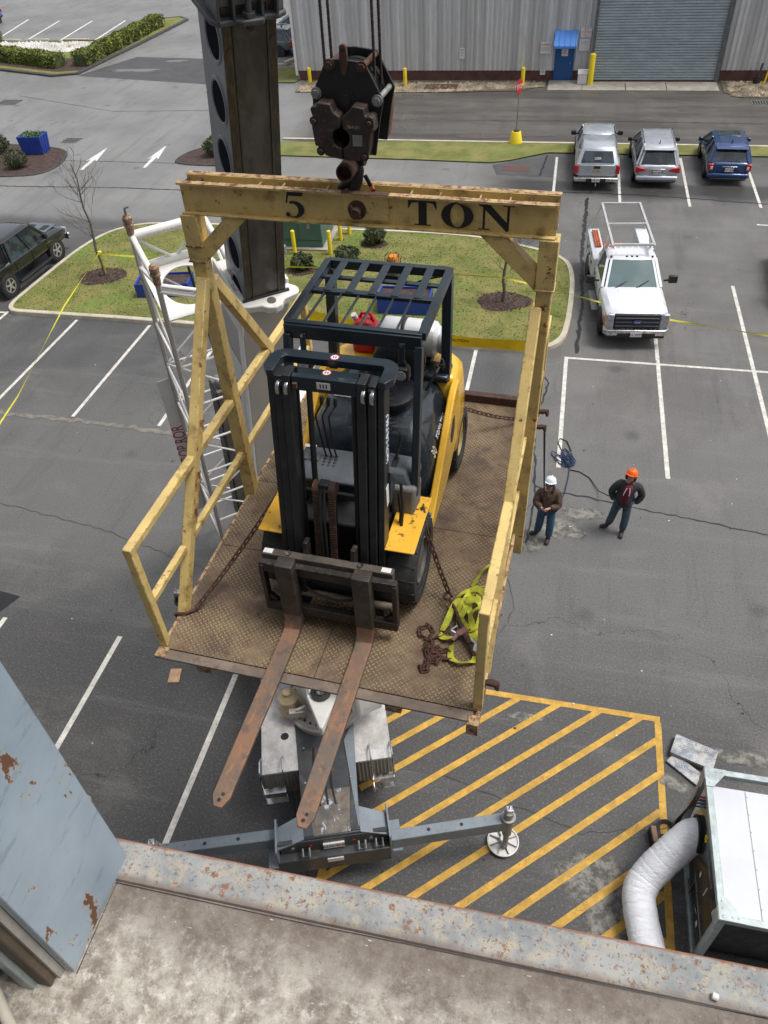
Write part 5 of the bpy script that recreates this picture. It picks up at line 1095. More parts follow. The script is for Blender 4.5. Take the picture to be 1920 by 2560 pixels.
# folded box jib inside the lattice
x0 = ctr + (LC - ctr) * .30 + (LB - ctr) * .05
bxj = MB().bar(wl(x0 - lx * 2.9), wl(x0 - lx * 7.2), .30, .34, lp(LA, 0) - lp(LD, 0)).build('folded_jib_box', M('weathered_jib', (.19, .165, .14), .6, var=.35, scale=3, dirt=.3), crane, bevel=.015)
for s_ in (-1, 1):
    o_ = (lp(LB, 0) - lp(LA, 0)).normalized() * s_ * .165; MB().bar(wl(x0 - lx * 2.9) + o_, wl(x0 - lx * 7.2) + o_, .02, .36, lp(LA, 0) - lp(LD, 0)).build('edge_rail', BLACK, bxj)
MB().bar(wl(x0 - lx * 2.9), wl(x0 - lx * 2.72), .2, .2).build('jib_head', CARBLUE, bxj, bevel=.03)
MB().tube([lp(LB, .7).lerp(lp(LA, .7), .35), lp(LB, 2.6).lerp(lp(LA, 2.6), .2)], .02, 8).build('hose', BLACK, crane)
# white banners with slanted red lettering on lattice side and boom side
def banner(P0, ux, uy, w, hgt, words, size, par):
    ux = ux.normalized(); uy = (uy - ux * uy.dot(ux)).normalized(); nz = ux.cross(uy)
    M4 = Matrix(((ux.x, uy.x, nz.x, P0.x), (ux.y, uy.y, nz.y, P0.y), (ux.z, uy.z, nz.z, P0.z), (0, 0, 0, 1)))
    o = MB().box(0, w, 0, hgt, -.004, .004).xf(M4).build('banner', SIGNW, par)
    for q_ in (0, math.pi): text(words, size, M4 @ Matrix.Translation((w / 2, hgt / 2, .006 if q_ == 0 else -.006)) @ Matrix.Rotation(q_, 4, 'X'), REDT, o, shear=.35, sx=.8)
    return o
bu = lp(LA, 2) - lp(LA, 7); bv = lp(LA, 5) - lp(LB, 5)
banner(lp(LA, 7.4), bu, bv, 4.3, .26, 'KIOROP ROR', .34, crane)
banner(B(-3.5, -.350, -.78), B(1, 0, 0) - B(0, 0, 0), B(0, 0, 1) - B(0, 0, 0), 2.3, .64, 'KIOROP', .50, base)

# ------------------------------------------------------------ lifted platform (local: x right, y away from us, z up from deck)
def PM(y): return PL @ Matrix.Translation((0, y, 0))
PO = V((0, 1.9, 0))
plat = thing('lifting_platform', 'yellow steel lifting cradle lettered 5 TON, hanging from the crane hook', 'platform', M=PM(1.9))
def mb(): return MB(PO)
Wl, Wr, Ld = -1.22, 1.205, 3.77
# deck of separate tread plates with dark seams
for (x0, x1, y0, y1) in ((Wl + .0, -.003, .085, 1.205), (.003, Wr, .085, 1.795), (Wl, -.003, 1.211, 2.06), (-1.22, -.003, 2.066, 3.70), (.003, Wr, 1.801, 3.70)):
    mb().box(x0, x1, y0, y1, -.012, 0).build('deck_plate', DECK, plat)
mb().box(Wl + .01, Wr - .01, .07, 3.75, -.10, -.024).build('deck_frame', RUSTD, plat)
mb().box(Wl - .03, Wr - .02, -.005, .079, -.022, -.002).build('front_lip', LIPM, plat, bevel=.004)
mb().box(Wl, Wr, 3.70, 3.78, -.10, .09).build('rear_curb', RUSTD, plat, bevel=.006)
mb().box(Wr - .055, Wr + .03, -.035, .05, -.13, .004).build('corner_shoe', YRUST, plat, bevel=.006); mb().box(Wl - .03, Wl + .055, .0, .09, -.002, .003).build('corner_pad', YRUST, plat)
mb().box(Wr + .002, Wr + .028, .05, 3.76, -.12, .006).build('side_channel', YRUST, plat, bevel=.004); mb().box(Wl - .028, Wl - .002, .09, 3.76, -.12, -.004).build('side_channel', YRUST, plat, bevel=.004)
for x in (-.9, .6):
    for y in (.12, 3.3): mb().box(x - .06, x + .06, y - .06, y + .06, -.2, -.1).build('foot', YRUST, plat)
def pbar(name, a, b, w, h, up=(0, 0, 1), m=YG, par=None, bev=.008):
    return mb().bar(a, b, w, h, up).build(name, m, par or plat, bevel=bev)
zh = 2.61; zt = 2.825
for s_, xp, xr in ((-1, -1.235, -1.22), (1, 1.245, 1.205)):
    o_ = pbar('main_post', (xp, 1.93, -.245 if s_ > 0 else -.12), (xp, 1.93, zh), .105, .105, (0, 1, 0))
    mb().box(xp - .062, xp + .062, 1.865, 1.995, 2.27, zh).build('post_sleeve', YG, o_, bevel=.006)
    for z in (2.27, 2.385) if s_ < 0 else (2.27,): mb().box(xp - .068, xp + .068, 1.858, 2.0, z - .006, z + .006).build('weld_collar', YRUST, o_, bevel=.004)
    pbar('post_brace', (xr, 1.88, 2.14), (xr - s_ * .0, .44, -.03), .078, .09, (0, 1, .5))
    pbar('rear_brace', (xr, 1.99, 2.08), (xr, 2.78, .98), .075, .09, (0, 1, .5))
    for y in (.125, 3.70):
        pbar('corner_post', (xr, y, .0), (xr, y, 1.02), .066, .066, (0, 1, 0))
    pbar('top_rail', (xr, .092, 1.035), (xr, 1.87, 1.035), .07, .06, m=YG); pbar('top_rail', (xr, 1.99, 1.035), (xr, 3.735, 1.035), .07, .06)
    pbar('mid_rail', (xr, .16, .475), (xr, .70, .475), .055, .055); pbar('mid_rail', (xr, .80, .475), (xr, 1.875, .475), .055, .055); pbar('mid_rail', (xr, 1.985, .475), (xr, 3.665, .475), .055, .055)
    mb().prism([(s_ * .80, 2.608), (s_ * .96, 2.608), (s_ * 1.181, 2.405), (s_ * 1.181, 2.255)], 'y', 1.885, 1.975).build('knee_brace', YG, plat, bevel=.006)
# patch of bare rust on the left brace
k = NT('brace_rust'); RP = k.out(k.mix(k.ramp(k.noise(9, 6, .7), .42, .6), (.62, .44, .15), (.17, .055, .025)), .75)
a_, b_ = V((-1.22, 1.33, 1.26)), V((-1.22, 1.17, 1.06)); pbar('rust_patch', a_, b_, .0795, .0915, (0, 1, .5), RP)
pbar('rust_patch', (-1.22, 1.10, .93), (-1.22, .86, .58), .0795, .0915, (0, 1, .5), RP)
# twin channel header with diaphragms
hd_ = []
for s_, yw in ((-1, 1.925), (1, 2.05)):
    m = mb(); m.box(-1.277, 1.277, yw - .006, yw + .006, zh, zt)
    yf = (yw - .052, yw) if s_ < 0 else (yw, yw + .052)
    m.box(-1.277, 1.277, yf[0], yf[1], zt - .012, zt); m.box(-1.277, 1.277, yf[0], yf[1], zh, zh + .012)
    hd_.append(m.build('header_channel', YG, plat, bevel=.002))
    mb().box(-1.28, 1.28, yf[0] - .001, yf[1], zt + .0005, zt + .002).build('rusted_flange', YRUST, hd_[-1])
for x in (-1.26, -1.16, -.72, -.55, -.24, .33, .52, .78, .97, 1.10, 1.268): mb().box(x - .005, x + .005, 1.932, 2.043, zh + .01, zt - .02).build('diaphragm', YRUST if abs(x) < 1 else RUSTD, plat)
for x0, x1 in ((-1.26, -1.16), (1.1, 1.268), (-.72, -.55)): mb().box(x0, x1, 1.932, 2.043, zh + .01, zt - .09).build('box_floor', RUSTD, plat)
pp_ = mb().box(-.108, .20, 1.905, 1.919, zh + .035, zt - .016).build('pin_plate', YG, plat, bevel=.003)
mb().cyl((-.012, 1.905, 2.712), (-.012, 1.897, 2.712), .062, n=26).cyl((-.012, 1.9, 2.712), (-.012, 1.84, 2.705), .034, n=20).build('lifting_pin', RUST, pp_)
mb().tube([(-.05, 1.885, 2.75), (-.012, 1.86, 2.71), (.012, 1.885, 2.675)], .004, 6).build('cotter_pin', STEEL, pp_)
mb().box(-.11, .21, 1.87, 1.921, zt + .002, zt + .003).build('worn_flange', RUST, hd_[0])
# serif lettering "5 TON" on the front web
def letter(polys, x0, z0, w, h):
    for i, pl in enumerate(polys):
        m = mb(); y = 1.9185 - .0005 * i; m.add([(x0 + p[0] * w, y, z0 + p[1] * h) for p in pl], [tuple(range(len(pl)))]); m.build('lettering', BLK, hd_[0], smooth=0)
serif = lambda x0, x1, y0, y1: [(x0, y0), (x1, y0), (x1, y1), (x0, y1)]
T_ = [serif(.37, .66, .04, .94), serif(.22, .80, 0, .05), [(0, .68), (.03, .68), (.14, .9), (.40, .945), (.62, .945), (.88, .9), (.97, .68), (1, .68), (.98, 1), (.02, 1)]]
N_ = [serif(.12, .19, .03, .97), serif(0, .33, 0, .045), [(0, 1), (.32, 1), (.87, .24), (.87, .0), (.80, -.03), (.10, .91), (0, .955)], serif(.80, .87, .0, .97), serif(.68, 1, .965, 1)]
outer = [(.5 + .5 * math.cos(R(a)), .5 + .52 * math.sin(R(a))) for a in range(90, 451, 10)]; inner = [(.5 + .22 * math.cos(R(a)), .5 + .475 * math.sin(R(a))) for a in range(90, 451, 10)]
O_ = [[outer[i], outer[i + 1], inner[i + 1], inner[i]] for i in range(36)]
F5 = [[(.16, 1.0), (.97, 1.0), (.90, .84), (.16, .84)], [(.16, 1.0), (.22, .86), (.13, .56), (.04, .52)]]
c5o = [(.46 + .50 * math.cos(R(a)), .31 + .33 * math.sin(R(a))) for a in range(118, -141, -14)]; c5i = [(.38 + .27 * math.cos(R(a)), .29 + .255 * math.sin(R(a)) - .01) for a in range(118, -141, -14)]
F5 += [[c5o[i], c5o[i + 1], c5i[i + 1], c5i[i]] for i in range(len(c5o) - 1)] + [arc(.13, .10, .12, 0, 360, 14, .09)]
zb = zh + .026; lh = zt - zh - .055
letter(F5, -.520, zb - .004, .142, lh * 1.03)
letter(T_, .325, zb - .004, .19, lh); letter([O_[i] for i in range(36)], .545, zb, .21, lh * .97); letter(N_, .785, zb - .004, .225, lh)

# ------------------------------------------------------------ hook block
blk = thing('hook_block', 'rusty black crane hook block with cheek weights, hooked to the cradle header', 'hook block', M=PL @ Matrix.Translation((0, 1.95, 2.85)))
BO = V((0, 1.95, 2.85))
def bb(): return MB(BO)
fp = [(-.109, 3.603), (-.018, 3.607), (.12, 3.591), (.223, 3.399), (.201, 3.309), (.163, 3.094), (-.20, 3.11), (-.210, 3.37), (-.206, 3.428)]
bb().prism(fp, 'y', 1.80, 1.818).build('side_plate', BLOCKP, blk, bevel=.003)
bb().prism([(x * .98 + .0, z) for x, z in fp], 'y', 2.08, 2.098).build('side_plate', BLOCKP, blk, bevel=.003)
for y in (1.90, 1.96, 2.02): bb().lathe((0, y, 3.40), (0, 1, 0), [(.17, -.022), (.155, -.010), (.155, .010), (.17, .022)], 36).build('sheave', BLACK, blk)
bb().cyl((0, 1.78, 3.40), (0, 2.12, 3.40), .03).cyl((0, 1.79, 3.40), (0, 1.805, 3.40), .055).build('axle', BLOCKP, blk)
for (x, z, m_) in ((-.088, 3.578, RUSTD), (.105, 3.57, RUST), (-.18, 3.43, STEEL), (.187, 3.40, STEEL)):
    bb().cyl((x, 1.785, z), (x, 2.11, z), .017, n=14).cyl((x, 1.79, z), (x, 1.80, z), .032, n=20).cyl((x, 1.775, z), (x, 1.79, z), .021, n=6).build('tie_bolt', m_, blk)
bb().prism([(-.026, 3.60), (-.020, 3.655)] + [(.0 + .026 * math.cos(R(a)), 3.655 + .03 * math.sin(R(a))) for a in range(150, 29, -30)] + [(.024, 3.60), (.004, 3.525), (-.014, 3.53)], 'y', 1.788, 1.812).build('becket_lug', RUST, blk, bevel=.004)
bb().cyl((.0, 1.785, 3.655), (.0, 1.787, 3.655), .011, n=14).build('lug_eye', BLACK, blk, smooth=0)
LW = [(-.149, 3.408), (-.073, 3.402), (-.054, 3.358), (-.019, 3.335), (-.019, 3.273), (-.050, 3.262), (-.068, 3.240), (-.073, 3.215), (-.066, 3.188), (-.045, 3.168), (-.019, 3.16), (-.014, 3.093), (-.124, 3.114), (-.135, 3.135), (-.163, 3.165), (-.184, 3.168), (-.195, 3.283), (-.172, 3.290), (-.170, 3.325), (-.186, 3.335), (-.195, 3.37), (-.182, 3.387), (-.156, 3.385)]
RW = [(-.003, 3.331), (.049, 3.374), (.059, 3.394), (.132, 3.384), (.136, 3.34), (.165, 3.346), (.184, 3.335), (.189, 3.26), (.165, 3.251), (.15, 3.15), (.133, 3.10), (.076, 3.09), (-.012, 3.093), (-.012, 3.160), (.010, 3.168), (.028, 3.190), (.034, 3.215), (.028, 3.242), (.010, 3.262), (-.006, 3.27)]
for pl_ in (LW, RW): bb().prism(pl_, 'y', 1.70, 1.80).build('cheek_weight', BLOCKW, blk, bevel=.007, smooth=30)
bb().prism([(-.195, 3.39), (.189, 3.38), (.185, 3.26), (.16, 3.10), (-.13, 3.10), (-.185, 3.17)], 'y', 2.098, 2.19).build('cheek_weight', M('orange_rust_weight', (.17, .075, .03), .75, var=.5, scale=10, rust=.4), blk, bevel=.01)
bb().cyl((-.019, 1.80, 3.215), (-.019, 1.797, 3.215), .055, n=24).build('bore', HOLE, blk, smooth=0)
for (x, z) in ((-.176, 3.308), (.160, 3.305), (-.15, 3.140), (.122, 3.12)):
    bb().cyl((x, 1.698, z), (x, 1.700, z), .026, n=18).build('bolt_recess', BLACK, blk, smooth=0); bb().cyl((x, 1.685, z), (x, 1.70, z), .015, n=6).build('weight_bolt', RUST, blk, bevel=.002)
bb().box(.055, .112, 1.6975, 1.70, 3.178, 3.24).build('data_plate', STEEL, blk)
text('SB-4-271', .022, Matrix.Translation(-BO) @ basis((.064, 1.6985, 3.28), (1, 0, -.05), (0, 0, 1)), M('chalk', (.35, .33, .31), .8), blk, sx=.95)
bb().cyl((-.02, 1.95, 3.10), (-.02, 1.95, 3.0), .062, .05).cyl((-.04, 1.95, 3.03), (.05, 1.95, 3.03), .05).build('swivel', BLOCKP, blk)
bb().lathe((-.042, 1.96, 2.985), (0, -1, 0), [(.056, 0), (.056, .17), (.053, .18), (.045, .18), (.043, .12), (.001, .12)], 28).build('trunnion_pipe', RUSTD, blk)
hk = [(.0, 2.99), (.008, 2.94), (.0, 2.89), (-.02, 2.84), (-.035, 2.80), (-.03, 2.75), (-.01, 2.70), (.03, 2.675), (.08, 2.69), (.105, 2.735), (.10, 2.77)]
bb().tube([(x - .015, 1.955, z) for x, z in hk], .03, 14, rr=[.04, .042, .04, .038, .040, .042, .042, .04, .034, .025, .014]).build('hook', BLOCKP, blk)
bb().tube([(-.14, 1.955, 2.825), (-.10, 1.955, 2.852), (-.05, 1.955, 2.885), (-.01, 1.955, 2.92)], .03, 12, rr=[.022, .03, .036, .04]).build('hook_horn', BLOCKP, blk)
lt = bb().bar((.045, 1.935, 2.925), (.112, 1.935, 2.80), .026, .012, (0, 1, 0)).build('safety_latch', BLOCKP, blk, bevel=.003)
bb().bar((.083, 1.93, 2.856), (.093, 1.93, 2.838), .028, .014, (0, 1, 0)).build('orange_band', M('orange_mark', (.85, .16, .03), .6), lt)

# ------------------------------------------------------------ forklift (local axes of the platform)
FO = V((0, 1.8, 0)); fk = thing('forklift', 'yellow and navy forklift chained on the lifted platform, forks reaching over the front edge', 'forklift', M=PM(1.8))
def f(): return MB(FO)
# tyres
for x in (-1, 1):
    for (y, r, w) in ((1.09, .35, .24), (2.70, .29, .2)):
        prof = [(r * .56, -w), (r * .93, -w), (r, -w * .88), (r, -w * .12), (r * .95, 0), (r * .90, .004), (r * .74, .0), (r * .72, -.012), (r * .60, -.012), (r * .56, -.05)]
        ty = f().lathe((x * .605, y, r), (x, 0, 0), prof, 40).build('tyre', RUBBER, fk)
        rimc = M('wheel_grey', (.13, .12, .11), .6, var=.4, scale=8, dirt=.3) if y < 2 else M('wheel_cream', (.35, .28, .12), .6, var=.3)
        f().lathe((x * .605, y, r), (x, 0, 0), [(r * .56, -.04), (r * .52, -.015), (r * .47, -.10), (r * .2, -.10), (r * .18, -.05), (.01, -.05)], 28).build('rim', rimc, ty)
        tr = f()
        for q in range(18):
            a = q * math.pi / 9; c_, s2 = math.cos(a), math.sin(a)
            tr.bar((x * (.605 - w), y + r * 1.0 * c_, r + r * 1.0 * s2), (x * .602, y + r * .985 * math.cos(a + .08), r + r * .985 * math.sin(a + .08)), .018, .012, (0, c_, s2))
        tr.build('tread_lug', RUBBER, ty, bevel=.003)
# chassis and front cowl
f().box(-.34, .34, .98, 1.5, .18, .72).build('front_axle_housing', BLACK, fk, bevel=.02)
f().box(-.52, .52, 1.35, 2.5, .16, .50).build('chassis', BLACK, fk, bevel=.02)
f().prism([(1.24, .40), (1.24, .80), (1.30, .93), (1.36, .95), (1.42, .42)], 'x', -.42, .36).build('front_cowl', NAVY, fk, bevel=.015)
f().box(-.01, .33, 1.232, 1.239, .55, .575).build('warning_stripe', M('worn_red_label', (.45, .2, .12), .6, var=.5, scale=30), fk)
ds = f().prism([(1.16, .955), (1.22, .985), (1.42, 1.02), (1.50, 1.0), (1.50, .90), (1.2, .90)], 'x', -.42, .06).build('dashboard', GREYP, fk, bevel=.015)
for x in (-.37, -.325, -.28): f().box(x - .015, x + .015, 1.32, 1.43, 1.012, 1.022).build('switch_cover', GREYP, ds, bevel=.006)
f().box(-.42, -.33, 1.45, 1.485, 1.02, 1.026).build('label', SIGNW, ds)
for i, x in enumerate((-.222, -.18, -.138)):
    bt = f()
    for z in range(4): bt.lathe((x, 1.39 - z * .028, .998 + .0 - z * .006), (0, .15, 1), [(.013, 0), (.02, .008), (.02, .014), (.013, .02)], 12)
    bt.build('lever_boot', BLACK, ds)
    top = V((-.23 + i * .048, 1.43 + .012 * i, 1.50 - i * .012)); kx = V((-.275 + i * .05, 1.40, 1.36))
    lv_ = f().tube([(x, 1.385, 1.01), (x - .02, 1.39, 1.12), kx, kx + V((.005, .0, .03)), top - V((0, 0, .03))], .0075, 8).build('lever', BLACK, ds)
    f().tube([top - V((.0, 0, .04)), top - V((0, 0, .015)), top + V((.004, .005, .02)), top + V((.005, .006, .035))], .014, 10, rr=[.010, .015, .017, .010]).build('knob', BLACK, lv_)
rc_ = f().loft([[V((x, y, z)) for x, y in ((.16, 1.24), (.48, 1.24), (.50, 1.52), (.20, 1.52))] for z in (.90, .96)] + [[V((x, y, 1.05)) for x, y in ((.21, 1.30), (.43, 1.30), (.44, 1.48), (.24, 1.50))]]).build('side_console', GREYP, fk, bevel=.03)
f().box(.300, .345, 1.33, 1.44, 1.045, 1.056).build('lever_slot', BLACK, rc_)
f().tube([(.322, 1.41, 1.05), (.33, 1.45, 1.13), (.345, 1.50, 1.22)], .016, 10, rr=[.012, .014, .016]).build('parking_lever', BLACK, rc_)
bx_ = f().loft([[V((x, y, z)) for x, y in ((.335, 1.18), (.495, 1.18), (.515, 1.38), (.335, 1.38))] for z in (.56, .60)] + [[V((x, y, .96)) for x, y in ((.325, 1.20), (.52, 1.20), (.53, 1.38), (.33, 1.38))]]).build('front_pillar_box', M('dusty_grey_plastic', (.14, .14, .135), .6, var=.25, scale=5, dirt=.4, dirtcol=(.25, .23, .20)), fk, bevel=.025)
for i in range(4): f().box(.37, .455, 1.176, 1.1795, .62 + i * .028, .632 + i * .028).build('louvre', BLACK, bx_)
st_ = f().lathe((.24, 1.238, .83), (0, -1, 0), [(.001, .002), (.042, .002), (.042, 0)], 20).build('round_sticker', SIGNW, fk); st_.scale = (1, 1, 1)
text('OK', .038, Matrix.Translation(-FO) @ basis((.24, 1.2345, .83), (1, 0, 0), (0, 0, 1)), BLK, st_)
# steering column and wheel
f().cyl((.12, 1.42, .95), (.10, 1.62, 1.18), .055, .04).box(.04, .20, 1.42, 1.56, .80, 1.06).build('steering_column', GREYP, fk, bevel=.02)
swc = V((.10, 1.64, 1.21)); swn = V((-.05, .45, .9)).normalized(); u_ = swn.orthogonal().normalized(); v_ = swn.cross(u_)
f().tube([swc + u_ * .165 * math.cos(t * math.pi / 14) + v_ * .165 * math.sin(t * math.pi / 14) for t in range(28)], .013, 8, closed=True).bar(swc - u_ * .16, swc + u_ * .16, .03, .012).build('steering_wheel', BLACK, fk)
# floor, steps, side panels
f().box(-.50, .50, 1.5, 1.92, .46, .50).build('floor_plate', BLACK, fk)
stp = f().prism([(.42, 1.40), (.585, 1.40), (.60, 1.93), (.42, 1.93)], 'z', .44, .50).build('step', M('dusty_step', (.13, .13, .125), .75, var=.3, scale=6, dirt=.5, dirtcol=(.28, .26, .23)), fk, bevel=.01)
sb_ = f()
rr_ = random.Random(5)
for ix in range(4):
    for iy in range(7): xx, yy = .445 + ix * .036, 1.43 + iy * .05; sb_.box(xx, xx + .016, yy, yy + .024, .50, .505)
sb_.build('grip_pad', BLACK, stp)
f().prism([(-.585, 1.40), (-.42, 1.40), (-.42, 1.93), (-.60, 1.93)], 'z', .44, .50).build('step', GREYP, fk, bevel=.01)
for s_ in (-1, 1):      # long yellow sill sweeping up into the rear body
    sil = [(1.36, .38), (1.36, .44), (1.49, .51), (1.74, .69), (1.98, .88), (2.22, 1.05), (2.33, 1.11), (2.45, 1.12), (2.45, .55), (2.3, .50), (2.0, .38), (1.5, .36)]
    sd_ = f().prism(sil, 'x', min(s_ * .545, s_ * .605), max(s_ * .545, s_ * .605)).build('side_panel', FYELC, fk, bevel=.012, smooth=40)
    f().prism([(2.10, .80), (2.19, .90), (2.28, .88), (2.27, .74), (2.18, .66), (2.12, .72)], 'x', min(s_ * .6055, s_ * .607), max(s_ * .6055, s_ * .607)).build('grab_hole', BLACK, sd_, smooth=0)
# front fenders: flat yellow plates over the front tyres
for s_ in (-1, 1):
    x0, x1 = sorted((s_ * .37, s_ * .60)); x0b, x1b = sorted((s_ * .40, s_ * .61))
    vs = [(x0, .79, .725), (x1, .79, .72), (x1b, 1.0, .765), (x0b, 1.0, .77), (x1b, 1.40, .72), (x0b, 1.40, .72)]
    m_ = f(); m_.prism([(x0 + .012, .79), (x1 - .012, .79), (x1, .802), (x1, 1.40), (x0, 1.40), (x0, .802)], 'z', .715, .727)
    m_.build('fender', FYEL, fk, bevel=.004)
# engine hood and seat
hood = []
for y, w, z0, z1 in ((1.60, .44, .5, .60), (1.63, .50, .48, .74), (1.69, .53, .45, .93), (1.78, .54, .42, 1.04), (1.95, .545, .42, 1.09), (2.2, .545, .42, 1.12), (2.46, .54, .42, 1.12)):
    hh = min(.38, (z1 - z0) * .8); q = [(-w, z0), (-w, z1 - hh)] + [(-w + .22 - .22 * math.cos(R(a)), z1 - hh + hh * math.sin(R(a))) for a in range(15, 91, 15)]; q = q + [(-x, z) for x, z in reversed(q)]; hood.append([V((x, y, z)) for x, z in q])
hdo = f().loft(hood).build('engine_hood', NAVY, fk, smooth=60)
f().add([(-.36, 2.04, 1.105), (-.14, 2.04, 1.105), (-.13, 2.17, 1.123), (-.36, 2.17, 1.123)], [(0, 1, 2, 3)]).build('data_sticker', M('foil_label', (.5, .47, .4), .5, metal=.2, var=.3, scale=20), hdo)
text('30', .125, Matrix.Translation(-FO) @ basis((.528, 1.82, .83), (0, 1, .05), (-.30, -.25, 1)), M('cream_letter', (.75, .68, .55), .5), hdo, ex=.004, sx=.75)
text('KOMATSU', .06, Matrix.Translation(-FO) @ basis((.525, 2.06, .91), (0, 1, .12), (-.34, -.3, 1)), WHT, hdo, ex=.004)
cu = f().loft([[V((x, y, z)) for x, y in arc(.12, 2.12, .20 * k_, 0, 345, 19, .24 * k_)] for z, k_ in ((1.08, .9), (1.13, 1.0), (1.175, .98), (1.19, .8), (1.18, .4))]).build('seat_cushion', SEAT, fk)
bk = f()
secs_ = []
for z, y, w, th in ((1.16, 2.36, .19, .07), (1.26, 2.40, .22, .09), (1.34, 2.40, .22, .08), (1.40, 2.405, .19, .07), (1.43, 2.41, .13, .04)):
    secs_.append([V((.12 + w * math.cos(R(a)) * (1 if abs(math.cos(R(a))) < .9 else 1), y + th * math.sin(R(a)) - (.06 * abs(math.cos(R(a))) if math.sin(R(a)) < .2 else 0), z)) for a in range(0, 360, 20)])
bk.loft(secs_).build('seat_back', SEAT, fk)
for x in (-.10, .34): f().tube([(x, 2.38, 1.2), (x, 2.2, 1.27), (x, 2.08, 1.26)], .018, 8).build('arm_rest', SEAT, fk)
# counterweight
cws = []
for z, k_, yb, yf in ((.28, .92, 2.88, 2.42), (.40, 1.0, 2.98, 2.40), (.80, 1.0, 3.02, 2.38), (1.02, .985, 2.98, 2.40), (1.12, .93, 2.90, 2.44), (1.15, .80, 2.82, 2.5)):
    w = .605 * k_; cws.append([V((x, y, z)) for x, y in ((-w, yf), (w, yf), (w, yb - .28), (w * .93, yb - .12), (w * .76, yb - .02), (0, yb + .02), (-w * .76, yb - .02), (-w * .93, yb - .12), (-w, yb - .28))])
cw = f().loft(cws).build('counterweight', FYELC, fk, bevel=.03, smooth=60)
f().box(.30, .52, 2.38, 2.62, 1.10, 1.165).build('radiator_cover', NAVY, cw, bevel=.02)
f().cyl((.43, 2.52, 1.165), (.43, 2.52, 1.185), .03).build('tow_pin', STEEL, cw)
# propane bottle on a bracket across the rear, collar to the right
tk = f().lathe((-.13, 2.66, 1.345), (1, 0, 0), [(.03, -.03), (.10, -.012), (.145, .03), (.155, .07), (.155, .44), (.145, .49), (.11, .52), (.108, .53), (.118, .535), (.118, .60), (.108, .60), (.105, .54), (.02, .54)], 32).build('propane_bottle', TANK, fk)
f().lathe((.08, 2.66, 1.345), (1, 0, 0), [(.158, 0), (.160, .004), (.160, .03), (.158, .034)], 32).build('clamp_band', BLACK, tk); f().lathe((.245, 2.66, 1.345), (1, 0, 0), [(.157, 0), (.159, .004), (.159, .02), (.157, .024)], 32).build('clamp_band', BLACK, tk)
f().cyl((.39, 2.66, 1.345), (.46, 2.66, 1.345), .02).build('valve', STEEL, tk)
f().box(-.08, .34, 2.55, 2.77, 1.14, 1.20).build('bottle_bracket', BLACK, fk, bevel=.01)
f().tube([(.36, 2.25, 1.10), (.44, 2.30, 1.26), (.47, 2.42, 1.30), (.48, 2.45, 1.20), (.47, 2.44, 1.13)], .011, 8).build('gas_hose', BLACK, fk)
f().cyl((.47, 2.38, 1.24), (.47, 2.38, 1.34), .014).cyl((.47, 2.38, 1.27), (.47, 2.38, 1.30), .028).build('hose_coupling', BLACK, fk)
# overhead guard
gz0, gz = 1.985, 2.045
def gb(name, a, b, w, h, up=(0, 0, 1), m=NAVYR, par=None, bev=.005): return f().bar(a, b, w, h, up).build(name, m, par or fk, bevel=bev)
gb('guard_front_beam', (-.50, 1.585, 2.00), (.49, 1.585, 2.00), .06, .105)
gb('guard_front_cap', (-.50, 1.60, 2.058), (.49, 1.60, 2.058), .05, .012)
gb('guard_rear_beam', (-.485, 2.56, 2.03), (.495, 2.56, 2.03), .055, .07)
for s_ in (-1, 1):
    xx = s_ * .485; gb('guard_side_rail', (xx, 1.60, 2.035), (xx, 2.57, 2.035), .055, .065)
    gb('guard_front_post', (s_ * .475, 1.57, 1.98), (s_ * .50, 1.265, .90 if s_ > 0 else .74), .052, .075, (0, 1, .3))
    gb('guard_rear_post', (s_ * .475, 2.555, 2.0), (s_ * .49, 2.46, .98), .075, .085, (0, 1, 0))
gb('guard_cross_bar', (-.47, 2.10, 2.035), (.47, 2.10, 2.035), .065, .03); gb('guard_cross_bar', (-.47, 2.33, 2.03), (.47, 2.33, 2.03), .05, .02)
for i in range(6): x = -.36 + i * .132 + .02 * 0; gb('guard_rod', (x - .0, 1.60, 2.05), (x, 2.09, 2.035), .014, .022)
for i in range(5): x = -.345 + i * .172; gb('guard_slat', (x, 2.08, 2.053), (x, 2.56, 2.06), .062, .008)
for x in (-.36, .355):
    br_ = gb('lamp_bracket', (x, 1.55, 2.0), (x, 1.535, 1.86), .045, .012, (0, 1, 0)); f().cyl((x, 1.528, 1.99), (x, 1.54, 1.99), .012, n=6).build('bolt', CHROME, br_)
    lh_ = f().loft([[V((x + a * k_, yy, 1.77 + b * k_)) for a, b in ((-.055, -.04), (-.04, -.055), (.04, -.055), (.055, -.04), (.055, .04), (.04, .055), (-.04, .055), (-.055, .04))] for yy, k_ in ((1.50, .9), (1.515, 1.0), (1.57, 1.0), (1.61, .6))]).build('work_lamp', BLACK, fk, bevel=.005)
    f().cyl((x, 1.4995, 1.77), (x, 1.495, 1.77), .038, n=22).build('lens', HLAMP, lh_); gb('lamp_arm', (x, 1.545, 1.86), (x, 1.56, 1.80), .05, .03, (0, 1, 0), BLACK, lh_)
bc = f().lathe((.0, 2.70, 1.93), (0, 0, 1), [(.05, 0), (.052, .02), (.046, .03), (.044, .075), (.034, .1), (.01, .105)], 20).build('beacon', AMBER, fk)
cg = f()
for q in range(6): a = q * math.pi / 3; cg.tube([(.062 * math.cos(a), 2.70 + .062 * math.sin(a), 1.93), (.064 * math.cos(a), 2.70 + .064 * math.sin(a), 2.02), (.03 * math.cos(a), 2.70 + .03 * math.sin(a), 2.055)], .0035, 5)
